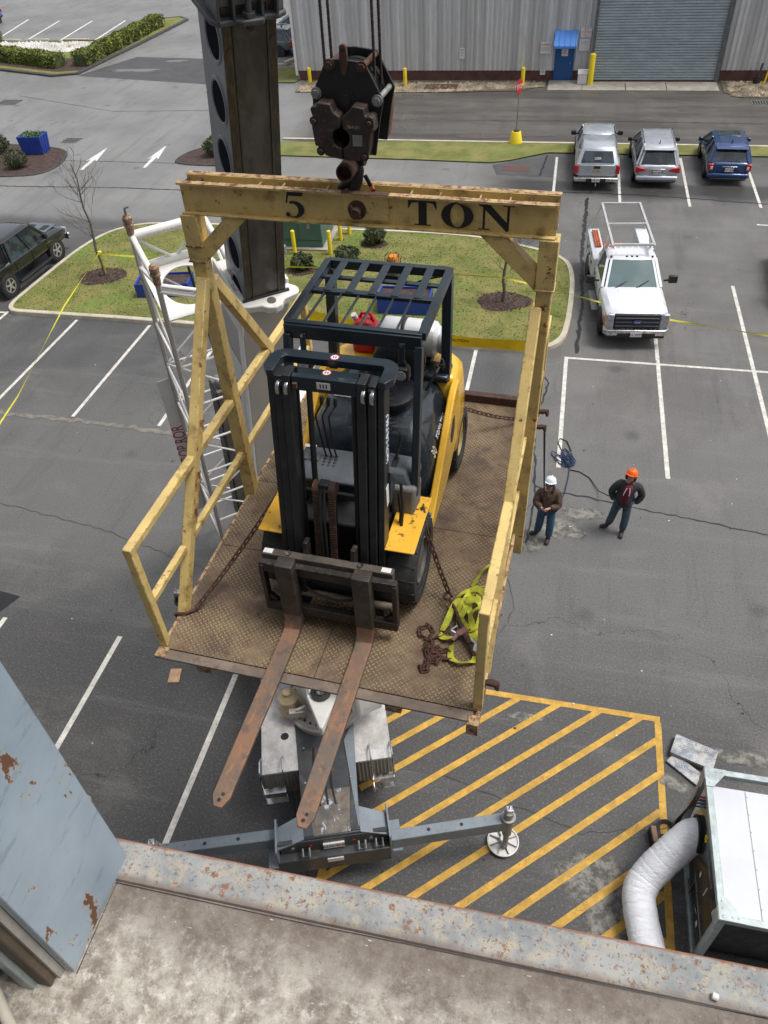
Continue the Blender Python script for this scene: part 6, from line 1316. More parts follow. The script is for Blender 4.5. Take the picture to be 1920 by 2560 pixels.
for zz in (1.96, 2.02): cg.tube([(.064 * math.cos(q * .314), 2.70 + .064 * math.sin(q * .314), zz) for q in range(20)], .0035, 5, closed=True)
cg.build('beacon_cage', M('brass_cage', (.35, .25, .08), .4, metal=.6), bc)
f().box(-.07, .07, 2.58, 2.76, 1.86, 1.92).build('beacon_bracket', BLACK, fk, bevel=.006); f().tube([(.08, 2.6, 1.9), (.18, 2.56, 1.87), (.28, 2.56, 1.92), (.42, 2.56, 1.96)], .008, 6).build('wiring', BLACK, fk)
for o_ in list(fk.children):
    if o_.name.startswith(('guard', 'lamp_bracket', 'work_lamp')): o_.location.z -= .032
# mast: three nested rails each side, leaning back a little
mt = lambda z: .62 + .16 * z      # y of the mast front at height z
def rail(name, x0, x1, dy, d, z0, z1, m=MAST):
    xa, xb = sorted((x0, x1)); mm = f(); vs = []
    for z in (z0, z1): y = mt(z) + dy; vs += [(xa, y, z), (xb, y, z), (xb, y + d, z), (xa, y + d, z)]
    mm.add(vs, [(0, 3, 2, 1), (4, 5, 6, 7), (0, 1, 5, 4), (1, 2, 6, 5), (2, 3, 7, 6), (3, 0, 4, 7)]); return mm.build(name, m, fk, bevel=.005)
for s_ in (-1, 1):
    rail('outer_rail', s_ * .35 - .012, s_ * .395 - .012, .05, .13, .08, 1.99)
    rail('middle_rail', s_ * .288 - .012, s_ * .343 - .012, .03, .12, .12, 2.0)
    rail('inner_rail', s_ * .222 - .012, s_ * .281 - .012, .01, .11, .14, 2.02)
    rail('inner_rail_flange', s_ * .205 - .012, s_ * .281 - .012, .12, .014, .14, 2.02)
    for x in (.257, .315):
        yy = mt(1.95) - .005; f().cyl((s_ * (x - .012), yy + .03, 1.925), (s_ * (x + .012), yy + .03, 1.925), .052, n=26).build('mast_roller', CHROME, fk, bevel=.004)
    f().bar((s_ * .18, mt(.5) - .04, .42), (s_ * .18, mt(.8) - .04, .78), .035, .075, (0, 1, 0)).build('carriage_bracket', CARR, fk, bevel=.004)
    f().cyl((s_ * .155, mt(.3) + .16, .25), (s_ * .155, mt(1.9) + .14, 1.88), .021, n=14).build('lift_cylinder', BLACK, fk)
    f().prism([(1.02, .62), (1.10, .66), (1.12, .50), (1.02, .36), (.86, .34), (.80, .45)], 'x', min(s_ * .39, s_ * .405), max(s_ * .39, s_ * .405)).build('mast_gusset', M('grey_casting', (.16, .15, .14), .55, var=.3, scale=8, dirt=.3), fk, bevel=.004)
    f().prism([(mt(1.0) + .17, 1.02), (mt(1.0) + .30, 1.08), (mt(1.0) + .30, 1.16), (mt(1.2) + .17, 1.30)], 'x', min(s_ * .36, s_ * .40), max(s_ * .36, s_ * .40)).build('hose_guide', NAVYR, fk, bevel=.004)
# top cross heads
def uplate(name, w, y0, y1, z, th, leg, bar_, rc, m):
    pts = [(-w, y0)] + [(-w + rc + rc * math.cos(R(a)), y1 - rc + rc * math.sin(R(a))) for a in range(180, 89, -15)] + [(w - rc + rc * math.cos(R(a)), y1 - rc + rc * math.sin(R(a))) for a in range(90, -1, -15)] + [(w, y0), (w - leg * .5, y0 - .06), (w - leg, y0 - .05)] \
        + [(w - leg - .03 + .03 * math.cos(R(a)), y1 - bar_ - .03 + .03 * math.sin(R(a))) for a in range(0, 91, 30)] + [(-w + leg + .03 - .03 * math.cos(R(a)), y1 - bar_ - .03 + .03 * math.sin(R(a))) for a in range(90, -1, -30)] + [(-w + leg, y0 - .05), (-w + leg * .5, y0 - .06)]
    return f().prism(pts, 'z', z, z + th).build(name, m, fk, bevel=.004)
up = uplate('mast_crosshead', .435, 1.02, 1.235, 1.985, .055, .085, .085, .11, NAVYR)
for x in (-.395, .395): f().cyl((x, 1.0, 2.041), (x, 1.0, 2.042), .014, n=14).build('hole', BLACK, up, smooth=0)
up2 = uplate('middle_crosshead', .335, 1.0, 1.125, 1.935, .045, .05, .07, .05, NAVYR)
cb = f().box(-.225, .205, .955, 1.0, 1.915, 2.02).build('inner_crossbar', NAVYR, fk, bevel=.004)
f().box(-.055, .035, .952, .955, 1.945, 1.995).build('label', SIGNW, cb); 
for x in (-.03, -.01, .01): f().box(x - .004, x + .004, .951, .952, 1.955, 1.985).build('label_mark', BLK, cb)
f().box(-.215, -.185, .93, .955, 1.94, 1.98).build('stop_block', RUST, cb, bevel=.002)
for (x, y, zz) in ((.0, 1.185, 2.041), (-.03, 1.09, 1.981)):
    dq = f().cyl((x, y, zz), (x, y, zz + .001), .032, n=22).build('warning_disc', REDT, up, smooth=0); f().cyl((x, y, zz + .001), (x, y, zz + .0016), .025, n=22).build('disc_face', SIGNW, dq, smooth=0)
    for q in (-.008, .008): f().box(x + q - .004, x + q + .004, y - .012, y + .012, zz + .0016, zz + .0022).build('disc_mark', BLK, dq)
text('KOMATSU', .085, Matrix.Translation(-FO) @ basis((.3845, mt(1.58) + .12, 1.58), (0, .16, 1), (0, -1, .16)), M('stencil_white', (.55, .62, .7), .5), fk, ex=.003, sx=.92)
f().box(.385, .388, mt(1.15) + .09, mt(1.15) + .15, 1.05, 1.22).build('sticker', SIGNW, fk)
for z in (.34, 1.0): rail_y = mt(z) + .17; f().box(-.345, .345, rail_y, rail_y + .03, z, z + .10 if z < 1 else z + .05).build('mast_crossmember', MAST, fk, bevel=.004)
# centre cylinder with two lift chains and a pair of hoses
f().cyl((-.02, mt(.3) + .12, .22), (-.02, mt(1.05) + .12, 1.08), .034, n=18).build('free_lift_cylinder', BLACK, fk)
chn = []
for x in (-.115, .0):
    m_ = f(); n = 46
    for i in range(n): z = .22 + i * .0205; m_.box(x - .026, x + .026, mt(z) + .035, mt(z) + .055, z - .0068, z + .0068)
    for i in range(n): z = .22 + i * .0205; m_.box(x - .019, x + .019, mt(z) + .030, mt(z) + .050, z - .0105, z - .006)
    m_.cyl((x - .024, mt(1.15) + .085, 1.15), (x + .024, mt(1.15) + .085, 1.15), .055, n=20); m_.build('lift_chain', RUSTD, fk)
for x in (-.073, -.046): f().tube([(x + .015, mt(.2) + .03, .18), (x + .005, mt(.5) + .02, .5), (x, mt(.9) + .015, .95), (x, mt(1.1) + .02, 1.12), (x - .002, mt(1.2) + .05, 1.19), (x, mt(1.2) + .11, 1.18)], .011, 8).build('hose', BLACK, fk)
f().box(-.095, -.02, mt(1.17) + .04, mt(1.17) + .11, 1.185, 1.215).build('hose_clamp', BLACK, fk, bevel=.01)
for i_, (x_, z_) in enumerate(((.40, .95), (.42, 1.05), (-.41, .9))): f().tube([(x_, 1.16, z_), (x_ + .03, 1.10, z_ - .15), (x_ + .02, 1.04, z_ - .38), (x_ - .03, 1.02, z_ - .52)], .012, 8).build('hydraulic_hose', BLACK, fk)
f().tube([(.0, 1.20, .60), (.15, 1.17, .56), (.30, 1.18, .62)], .012, 8).build('hydraulic_hose', BLACK, fk)
f().cyl((.05, 1.12, .50), (.32, 1.12, .50), .02, n=12).build('tilt_rod', CHROME, fk)
# carriage
f().box(-.50, .49, .60, .665, .60, .685).build('side_shift_bar', M('dirty_steel', (.085, .07, .055), .6, var=.4, scale=8, dirt=.3, dirtcol=(.16, .12, .08)), fk, bevel=.006)
for x in (-.30, .245): f().cyl((x, .63, .685), (x, .63, .70), .022, n=16).build('bolt', CHROME, fk)
for x in (-.46, .435): f().box(x - .035, x + .035, .612, .655, .6855, .687).build('label', SIGNW, fk)
tb = f().box(-.515, .525, .545, .60, .55, .64).build('carriage_top_bar', CARR, fk, bevel=.006)
tt = f()
for i in range(15): x = -.44 + i * .065; f().box(x, x + .035, .535, .56, .632, .65).build('notch', CARR, tb, bevel=.003)
f().box(-.515, .525, .53, .59, .13, .22).build('carriage_bottom_bar', CARR, fk, bevel=.006)
for s_, x in ((-1, -.50), (1, .51)):
    f().prism([(.535, .14), (.60, .14), (.60, .62), (.535, .62)], 'x', x - .018, x + .018).build('carriage_side_plate', CARR, fk, bevel=.004)
    f().prism([(x, .22), (x - s_ * .09, .22), (x - s_ * .03, .29)], 'y', .55, .585).build('gusset', CARR, fk)
f().cyl((-.46, .62, .30), (.47, .62, .30), .03, n=18).build('side_shift_cylinder', M('dusty_rod', (.17, .135, .095), .6, var=.3, scale=6), fk)
f().box(-.46, .47, .66, .70, .20, .52).build('carriage_back_plate', BLACK, fk)
f().tube([(-.20, .60, .40), (-.10, .59, .33), (.05, .59, .30), (.2, .60, .33), (.22, .6, .47)], .01, 8).build('hose', BLACK, fk)
for x in (-.215, .235): f().box(x - .03, x + .03, .60, .70, .18, .6).build('carriage_upright', MAST, fk, bevel=.004)
# forks
for x in (-.287, .287):
    hw = .064; fl_ = f()
    prof = [(.56, .70), (.49, .715), (.478, .55), (.474, .25), (.462, .12), (.43, .062), (.38, .050), (.2, .050), (-.6, .040), (-.93, .030), (-1.0, .022), (-1.0, .008), (-.93, .006), (.42, .004), (.50, .02), (.535, .06), (.545, .12), (.55, .4)]
    fl_.prism([p for p in prof if p[0] > -2], 'x', x - hw, x + hw)
    # taper the tip in plan
    for i, v in enumerate(fl_.v):
        yy = v.y + FO.y
        if yy < -.95: v.x = x + (v.x - x) * .45
    fo = fl_.build('fork', FORK, fk, bevel=.006)
    f().prism([(x - hw * .98, -.92), (x + hw * .98, -.92), (x + hw * .62, -1.0), (x - hw * .62, -1.0)], 'z', .006, .024)
    f().box(x - hw - .002, x + hw + .002, .468, .566, .17, .722).build('shank_face', FSHANK, fo, bevel=.006)
    for yy in (-.955, -.915): f().cyl((x + (.006 if yy > -.93 else -.004), yy, .0305), (x + (.006 if yy > -.93 else -.004), yy, .0315), .0125, n=14).build('hole', BLACK, fo, smooth=0)

# ------------------------------------------------------------ chains, binder, straps
def chain_mesh(pts, L=.072, r=.0075, wd=.027, off=(0, 0, 0), rot=.5):
    pts = [V(p) for p in pts]; m = MB(off); out = []; seg = 0; pos = 0.0; tot = []
    d = [0]; 
    for i in range(1, len(pts)): d.append(d[-1] + (pts[i] - pts[i - 1]).length)
    def at(t):
        t = max(0, min(d[-1], t))
        for i in range(1, len(pts)):
            if t <= d[i] or i == len(pts) - 1: return pts[i - 1].lerp(pts[i], (t - d[i - 1]) / max(1e-6, d[i] - d[i - 1]))
    n = int(d[-1] / (L * .74))
    for k_ in range(n):
        c = at((k_ + .5) * L * .74); a = at(k_ * L * .74); b = at((k_ + 1) * L * .74); z = (b - a).normalized(); x = (V((0, 0, 1)).cross(z) if abs(z.z) < .95 else V((1, 0, 0))).normalized(); y = z.cross(x)
        if k_ % 2: x, y = y, x
        x2 = (x * math.cos(rot) + y * math.sin(rot)); h = L / 2 - wd / 2 - r * .2; q = []
        for j in range(12):
            t = 2 * math.pi * j / 12; sx_ = math.cos(t) * wd / 2; sz = math.sin(t) * wd / 2 + (h if math.sin(t) > 0 else -h); q.append(c + x2 * sx_ + z * sz)
        m.tube(q, r, 5, closed=True)
    return m
def pthing(name, label, cat, o, group=None): return thing(name, label, cat, M=PL @ Matrix.Translation(o), group=group)
def sag(a, b, s, n=14):
    a, b = V(a), V(b); return [a.lerp(b, i / n) - V((0, 0, s * 4 * (i / n) * (1 - i / n))) for i in range(n + 1)]
GC = 'rusty chains lashing the forklift to the deck'
t = pthing('lashing_chain', 'rusty chain from the left front fender down to the front left deck edge', 'chain', (-1.18, .42, .02), GC)
chain_mesh(sag((-.60, 1.22, .70), (-1.12, .46, .03), .03), off=(-1.18, .42, .02), rot=-.35).build('links', RUST, t)
MB((-1.18, .42, .02)).tube([(-1.10, .48, .02), (-1.17, .42, .02), (-1.24, .40, .02), (-1.27, .40, .0), (-1.26, .40, -.03)], .012, 8).build('grab_hook', RUST, t)
t = pthing('lashing_chain', 'rusty chain from the grey front box over the right fender to the binder hook', 'chain', (.80, 1.05, .05), GC)
chain_mesh([V((.535, 1.36, .70)), V((.56, 1.25, .735)), V((.60, 1.16, .66))] + sag((.61, 1.15, .62), (.815, 1.03, .09), .02), off=(.80, 1.05, .05)).build('links', RUST, t)
t = pthing('lashing_chain', 'rusty chain from the rear of the forklift to the right rear deck edge', 'chain', (1.03, 3.45, .02), GC); chain_mesh(sag((.55, 3.12, .34), (1.19, 3.50, .02), .04), off=(1.03, 3.45, .02)).build('links', RUST, t)
t = pthing('lashing_chain', 'rusty chain from the forklift rear to the left rear deck edge by the strap', 'chain', (-1.0, 3.3, .02), GC); chain_mesh(sag((-.5, 3.0, .3), (-1.19, 3.45, .02), .03), off=(-1.0, 3.3, .02)).build('links', RUST, t)
bo_ = (.97, .75, 0.02); t = pthing('chain_binder', 'dark rusty load binder lying across the yellow straps on the deck', 'chain binder', bo_)
MB(bo_).tube([(.865, .93, .07), (.90, .88, .065), (1.0, .70, .055)], .016, 12).tube([(.94, .80, .06), (1.06, .60, .05)], .024, 12).tube([(1.05, .61, .05), (1.11, .52, .03)], .015, 10).build('barrel', RUSTD, t)
MB(bo_).bar((.955, .66, .07), (1.02, .715, .075), .05, .02).bar((.96, .67, .07), (.93, .60, .06), .03, .015).build('ratchet_arm', M('faded_red_arm', (.22, .10, .10), .7, var=.3), t, bevel=.004)
MB(bo_).tube([(.815 + .028 * math.cos(a * .4), 1.0 + .035 * math.sin(a * .4), .08 - .0 * a) for a in range(13)], .012, 8).tube([(.83, .98, .07), (.87, .93, .07)], .014, 8).build('grab_hook', RUST, t)
MB(bo_).tube([(.85, .95, .085), (.88, .89, .075)], .016, 8).build('shackle', RUST, t)
po_ = (.78, .5, 0); t = pthing('chain_pile', 'loose heap of rusty chain on the deck beside the yellow straps', 'chain', po_)
rr_ = random.Random(12); pp = []
for i, (x, y) in enumerate([(.88, .74), (.84, .66), (.76, .60), (.68, .62), (.66, .69), (.72, .73), (.77, .68), (.75, .60), (.80, .54), (.74, .50), (.82, .46), (.86, .52), (.78, .56), (.76, .47), (.80, .40), (.86, .42), (.84, .50), (.90, .53), (.94, .49), (.92, .45), (.85, .47), (.79, .43), (.765, .36), (.74, .33), (.78, .32), (.80, .36), (.77, .42), (.81, .49), (.74, .55), (.72, .61)]): pp.append(V((x, y, .012 + .014 * rr_.random() + (.02 if .74 < x < .84 and .42 < y < .6 else 0))))
pl2 = []
for i in range(len(pp) - 1):
    for k_ in range(3): pl2.append(pp[i].lerp(pp[i + 1], k_ / 3) + V((rr_.uniform(-.006, .006), rr_.uniform(-.006, .006), 0)))
chain_mesh(pl2, L=.062, r=.007, wd=.025, off=po_).build('links', RUST, t)
def ribbon(pts, w, off, rnd, tw=.8):
    pts = [V(p) for p in pts]; q = []
    for i in range(len(pts) - 1):
        p0 = pts[max(0, i - 1)]; p1 = pts[i]; p2 = pts[i + 1]; p3 = pts[min(len(pts) - 1, i + 2)]
        for k_ in range(7):
            u = k_ / 7; q.append(.5 * ((2 * p1) + (p2 - p0) * u + (2 * p0 - 5 * p1 + 4 * p2 - p3) * u * u + (3 * p1 - p0 - 3 * p2 + p3) * u ** 3))
    vs = []; n = len(q); ph = rnd.uniform(0, 6)
    for i, p in enumerate(q):
        t_ = (q[min(i + 1, n - 1)] - q[max(i - 1, 0)]).normalized(); s_ = t_.cross(V((0, 0, 1))); s_ = s_.normalized() if s_.length > .05 else V((1, 0, 0)); up_ = s_.cross(t_)
        a = tw * math.sin(i * .17 + ph); s2 = s_ * math.cos(a) + up_ * math.sin(a); z_ = abs(math.sin(a)) * w / 2
        b = p + V((0, 0, z_)); vs += [b - s2 * w / 2, b + s2 * w / 2, b + s2 * w / 2 + up_ * .004, b - s2 * w / 2 + up_ * .004]
    m = MB(off); fs = []
    for i in range(n - 1):
        for k_ in range(4): fs.append((4 * i + k_, 4 * i + (k_ + 1) % 4, 4 * i + 4 + (k_ + 1) % 4, 4 * i + 4 + k_))
    return m.add(vs, fs)
so_ = (1.02, .85, 0); t = pthing('strap_pile', 'tangled heap of yellow green ratchet straps on the deck at the right rail', 'straps', so_); rnd = random.Random(4)
runs = [[(.87, 1.00, .02), (.93, 1.08, .05), (1.03, 1.12, .07), (1.12, 1.08, .04), (1.16, 1.15, .05)], [(.98, 1.18, .02), (1.04, 1.33, .06), (1.10, 1.42, .05), (1.16, 1.46, .03), (1.18, 1.38, .02)],
        [(.83, .70, .01), (.86, .80, .05), (.88, .92, .06), (.93, .99, .05), (.97, .92, .05), (.94, .80, .03), (.98, .72, .02)], [(.98, 1.10, .04), (.95, .98, .06), (.93, .88, .04), (.97, .78, .06), (1.03, .74, .02)],
        [(1.04, 1.10, .03), (1.07, .98, .05), (1.10, .88, .06), (1.08, .76, .03), (1.02, .70, .04)], [(1.16, .98, .06), (1.08, .93, .08), (1.02, .86, .06), (1.06, .76, .04), (1.13, .70, .02), (1.15, .80, .02)],
        [(.82, .66, .01), (.88, .62, .04), (.96, .66, .03), (1.04, .70, .04), (1.12, .66, .02)], [(.93, .58, .01), (.94, .48, .02), (1.0, .43, .03), (1.08, .45, .02), (1.12, .50, .01), (1.10, .58, .02)],
        [(.96, .97, .08), (1.04, .99, .09), (1.12, .95, .07)], [(.90, .95, .05), (.86, .85, .02), (.84, .75, .01)], [(1.15, 1.20, .02), (1.05, 1.17, .04), (.99, 1.06, .03), (1.0, .92, .03), (1.05, .82, .02)]]
for rn in runs: ribbon(rn, .048, so_, rnd).build('strap', STRAP, t)
MB(so_).bar((.90, .70, .05), (.96, .78, .05), .012, .008).bar((.90, .70, .05), (.97, .68, .03), .012, .008).bar((1.03, .68, .04), (1.12, .62, .03), .02, .008).build('buckle_handle', CHROME, t)
MB(so_).box(1.09, 1.15, .55, .62, .01, .05).build('buckle', SIGNW, t, bevel=.006)
so2 = (-.98, 3.25, 0); t = pthing('strap_pile', 'small crumpled yellow strap on the deck behind the levers, rear left', 'straps', so2)
for rn in [[(-1.1, 3.5, .02), (-1.0, 3.42, .06), (-.92, 3.5, .03), (-.85, 3.38, .02)], [(-1.05, 3.1, .02), (-.97, 3.2, .05), (-.92, 3.1, .03), (-.98, 3.0, .01), (-1.06, 3.05, .03)], [(-.9, 3.3, .02), (-1.0, 3.25, .06), (-1.08, 3.32, .02)]]: ribbon(rn, .06, so2, rnd).build('strap', STRAP, t)
# red container behind the left of the tank, paint-splashed
ro_ = (-.27, 2.72, 1.15); t = thing('red_container', 'red plastic jug standing on the counterweight left of the propane tank', 'jug', M=PL @ Matrix.Translation(ro_))
MB().prism([(-.10, 0), (.10, 0), (.10, .22), (.06, .30), (-.06, .30), (-.10, .24)], 'y', -.09, .09).build('jug_body', RED, t, bevel=.025); MB().tube([(-.05, 0, .29), (-.02, 0, .34), (.05, 0, .34), (.08, 0, .27)], .014, 8).build('handle', RED, t); MB().cyl((-.07, 0, .27), (-.09, -.02, .33), .025).build('cap', SIGNW, t)
# hooks on the right deck edge
for lab, y, z in (('dark iron hook on the front right deck edge', .31, .06), ('dark iron hook on the outer right deck edge, nearer of the two at the rear', 3.50, -.04), ('dark iron hook hanging outside the right rail at the rear end of the deck', 3.64, .05)):
    o_ = (1.24, y, z); t = pthing('deck_hook', lab, 'hook', o_)
    MB(o_).tube([(1.22, y, z - .03), (1.27, y, z - .02), (1.31, y - .02, z), (1.32, y - .03, z - .05)], .02, 10, rr=[.02, .028, .03, .012]).build('hook', RUSTD, t)

# ------------------------------------------------------------ people
JEAN = M('denim', (.035, .085, .16), .8, var=.3, scale=10, dirt=.1); JEAN2 = M('grey_denim', (.055, .085, .11), .8, var=.4, scale=8, dirt=.2, dirtcol=(.15, .15, .14))
CAMO = M('camo_jacket', (.075, .045, .025), .85, var=.5, scale=9, dirt=.5, dirtcol=(.17, .12, .09), dscale=16); DKJ = M('charcoal_jacket', (.035, .037, .042), .85, var=.35, scale=9)
MAROON = M('maroon_hoodie', (.115, .012, .025), .85, var=.25, scale=10); SKIN = M('skin', (.48, .27, .2), .55, var=.12, scale=20); BOOT = M('boot_leather', (.045, .035, .03), .7, var=.3); BEARD = M('ginger_beard', (.20, .07, .025), .9, var=.4, scale=60)
NVH = M('navy_hood', (.012, .016, .04), .9, var=.3); HAIR = M('brown_hair', (.04, .025, .015), .8)
def skin_obj(name, mat, chains_, parent, sub=2):
    vs, es, rs, ix = [], [], [], {}
    def vid(p, r):
        k_ = tuple(round(c, 4) for c in p)
        if k_ not in ix: ix[k_] = len(vs); vs.append(k_); rs.append(r)
        return ix[k_]
    for ch in chains_:
        ids = [vid(p, r) for p, r in ch]
        for a, b in zip(ids, ids[1:]):
            if a != b: es.append((a, b))
    me = bpy.data.meshes.new(name); me.from_pydata(vs, es, []); me.materials.append(mat); o = bpy.data.objects.new(name, me); COL.objects.link(o); o.parent = parent
    sk = o.modifiers.new('skin', 'SKIN'); sk.use_smooth_shade = True; sk.branch_smoothing = .6
    for i, r in enumerate(rs): me.skin_vertices[0].data[i].radius = (r, r) if not isinstance(r, tuple) else r
    me.skin_vertices[0].data[0].use_root = True
    sb = o.modifiers.new('sub', 'SUBSURF'); sb.levels = sub; sb.render_levels = sub
    return o
def hand(wr, d, curl, side):       # five finger chains from the palm
    wr, d = V(wr), V(d).normalized(); n = V(curl).normalized(); s = d.cross(n).normalized() * side; palm = wr + d * .05; ch = [[(tuple(wr), .026), (tuple(palm), (.036))]]
    for k_, (o_, L_) in enumerate(((-.03, .068), (-.01, .078), (.01, .073), (.03, .058))):
        b = palm + s * o_ + d * .035; m = b + d * L_ * .5 + n * L_ * .25; e = m + n * L_ * .5 - d * L_ * .05; ch.append([(tuple(palm), .036), (tuple(b), .012), (tuple(m), .0095), (tuple(e), .008)])
    b = wr + d * .02 - s * .035; m = b + d * .03 - s * .02 + n * .02; ch.append([(tuple(wr), .026), (tuple(b), .014), (tuple(m), .011), (tuple(m + d * .025 + n * .02), .009)]); return ch
def person(label, loc, rz, pose):
    t = thing('person', label, 'person', loc, rz); P = pose
    face = V(P['look']).normalized()
    pelvis = V((0, 0, .95)); chest = pelvis + V(P.get('lean', (0, 0, .38))); neck = chest + V((0, .0, .17)); head = neck + face * .025 + V((0, 0, .10)); top = head + V((0, 0, .10)) - face * .01
    body = [[(tuple(pelvis), .13), (tuple(pelvis + (chest - pelvis) * .5), .125), (tuple(chest), .15), (tuple(neck), .06), (tuple(head), .085), (tuple(top), .075)]]
    for s in (-1, 1):
        hip = pelvis + V((s * .09, 0, -.06)); kn, ft = V(P['knee'][s]), V(P['foot'][s]); toe = ft + V(P['toe'][s]).normalized() * .15; toe.z = .035
        body.append([(tuple(pelvis), .13), (tuple(hip), .095), (tuple(kn), .062), (tuple(ft + V((0, 0, .08))), .042), (tuple(toe), .03)])
        sh = chest + V((s * .17, 0, .08)); el, hd_ = V(P['elbow'][s]), V(P['hand'][s])
        body.append([(tuple(chest), .15), (tuple(sh), .06), (tuple(el), .045), (tuple(hd_), .026)])
        if P.get('show_hands', True): body += [[(tuple(hd_), .026)] + hand(hd_, hd_ - el, P['curl'], s)[0][1:]] + hand(hd_, hd_ - el, P['curl'], s)[1:]
    b_ = skin_obj('body', SKIN, body, t)
    # trousers, jacket, boots
    leg = []
    for s in (-1, 1):
        hip = pelvis + V((s * .095, 0, -.05)); kn, ft = V(P['knee'][s]), V(P['foot'][s]); leg.append([(tuple(pelvis + V((0, 0, .02))), .165), (tuple(hip), .118), (tuple(hip.lerp(kn, .5)), .10), (tuple(kn), .095), (tuple(kn.lerp(ft, .5)), .088), (tuple(ft + V((0, 0, .10))), .088)])
    skin_obj('trousers', P['trousers'], leg, t)
    jk = [[(tuple(pelvis - V((0, 0, P.get('long', .03)))), .235), (tuple(pelvis + V((0, 0, .06))), .225), (tuple(pelvis + V((0, 0, .20))), .215), (tuple(chest), .235), (tuple(neck - V((0, 0, .05))), .09)]]
    for s in (-1, 1):
        sh = chest + V((s * .19, 0, .07)); el, hd_ = V(P['elbow'][s]), V(P['hand'][s]); jk.append([(tuple(chest), .235), (tuple(sh), .105), (tuple(sh.lerp(el, .6)), .095), (tuple(el), .088), (tuple(el.lerp(hd_, P.get('cuff', .82))), .07)])
    j_ = skin_obj('jacket', P['jacket'], jk, t)
    for s in (-1, 1):
        ft = V(P['foot'][s]); d = V(P['toe'][s]).normalized(); skin_obj('boot', BOOT, [[(tuple(ft + V((0, 0, .13))), .06), (tuple(ft + V((0, 0, .055))), .062), (tuple(ft + d * .10 + V((0, 0, .045))), .055), (tuple(ft + d * .19 + V((0, 0, .038))), .042)]], t)
    # face: nose, eyes, mouth, ears
    rt = face.cross(V((0, 0, 1))).normalized(); upv = rt.cross(face); hc = head + V((0, 0, .02))
    for s in (-1, 1): MB().lathe(hc + face * .083 + rt * s * .032 + upv * .012, face, [(.013, -.006), (.010, .003), (.001, .006)], 10).build('eye', HAIR, t); MB().lathe(hc + rt * s * .088, rt * s, [(.026, -.01), (.022, .008), (.001, .012)], 10).build('ear', SKIN, t)
    MB().cyl(hc + face * .082 + upv * .01, hc + face * .108 - upv * .022, .007, .016, 10).build('nose', SKIN, t); MB().bar(hc + face * .088 - upv * .048 - rt * .022, hc + face * .088 - upv * .048 + rt * .022, .01, .008).build('mouth', M('lip', (.35, .14, .12), .5), t)
    return t, hc, face, rt, upv, chest, neck, j_
def hat(t, hc, face, rt, upv, mat):
    m = MB(); c = hc + upv * .045; pr = [(.128, -.005), (.132, .0), (.118, .006), (.116, .03), (.108, .07), (.085, .105), (.045, .125), (.001, .13)]
    h_ = m.lathe(c, upv, pr, 26).build('hard_hat', mat, t); br = MB(); pts = []
    br.loft([[c + face * (.10) + rt * x - upv * .0 for x in (-.09, -.03, .03, .09)] + [c + face * (.10) + rt * x + upv * .008 for x in (.09, .03, -.03, -.09)], [c + face * (.165 - abs(x) * .5) + rt * x - upv * .012 for x in (-.075, -.03, .03, .075)] + [c + face * (.165 - abs(x) * .5) + rt * x - upv * .006 for x in (.075, .03, -.03, -.075)]]).build('brim', mat, h_)
    MB().bar(c + upv * .131 - face * .07, c + upv * .131 + face * .07, .02, .008).build('ridge', mat, h_)
lk = V((-.15, -.62, .52))
t, hc, fc, rt, uv_, ch, nk, jk = person('bearded man in white hard hat, camouflage jacket and jeans holding the tag rope', (.39, 12.78, 0), 0, dict(look=(-.25, -.85, .35), lean=(0, -.01, .38),
    knee={-1: (-.13, -.06, .50), 1: (.11, -.08, .50)}, foot={-1: (-.16, .08, 0), 1: (.10, -.10, 0)}, toe={-1: (-1, -.35, 0), 1: (-.15, -1, 0)},
    elbow={-1: (-.27, -.12, 1.14), 1: (.24, -.16, 1.12)}, hand={-1: (-.10, -.30, 1.13), 1: (.00, -.32, 1.16)}, curl=(0, .2, 1), trousers=JEAN, jacket=CAMO))
hat(t, hc, fc, rt, uv_, M('hard_hat_white', (.78, .86, .9), .35)); skin_obj('beard', BEARD, [[(tuple(hc - uv_ * .055 + fc * .052), .05), (tuple(hc - uv_ * .095 + fc * .06), .038), (tuple(hc - uv_ * .115 + fc * .065), .02)]], t)
skin_obj('hood', NVH, [[(tuple(nk + V((-.10, .02, .0))), .05), (tuple(nk + V((0, .09, .02))), .075), (tuple(nk + V((.10, .02, .0))), .05), (tuple(nk + V((.06, -.10, -.05))), .03)]], t)
MB().lathe(hc + uv_ * .03 - fc * .012, uv_, [(.098, -.06), (.1, -.02), (.1, .03), (.09, .05)], 18).build('hair', HAIR, t)
t, hc, fc, rt, uv_, ch, nk, jk = person('smiling man in orange hard hat, charcoal jacket over maroon hoodie, hands in pockets', (2.02, 13.28, 0), R(-6), dict(look=(-.35, -.85, .4), lean=(.06, -.0, .38),
    knee={-1: (-.16, -.03, .50), 1: (.12, -.08, .50)}, foot={-1: (-.23, .04, 0), 1: (.10, -.12, 0)}, toe={-1: (-1, -.45, 0), 1: (.0, -1, 0)},
    elbow={-1: (-.30, .03, 1.10), 1: (.37, .02, 1.10)}, hand={-1: (-.19, -.05, .90), 1: (.24, -.05, .90)}, curl=(0, 0, -1), show_hands=False, cuff=.98, long=.16, trousers=JEAN2, jacket=DKJ))
hat(t, hc, fc, rt, uv_, M('hard_hat_orange', (.9, .13, .01), .35))
skin_obj('hoodie_front', MAROON, [[((.0, -.150, .93), .09), ((.01, -.150, 1.12), .115), ((.04, -.135, 1.33), .12), ((.06, -.08, 1.45), .09)]], t)
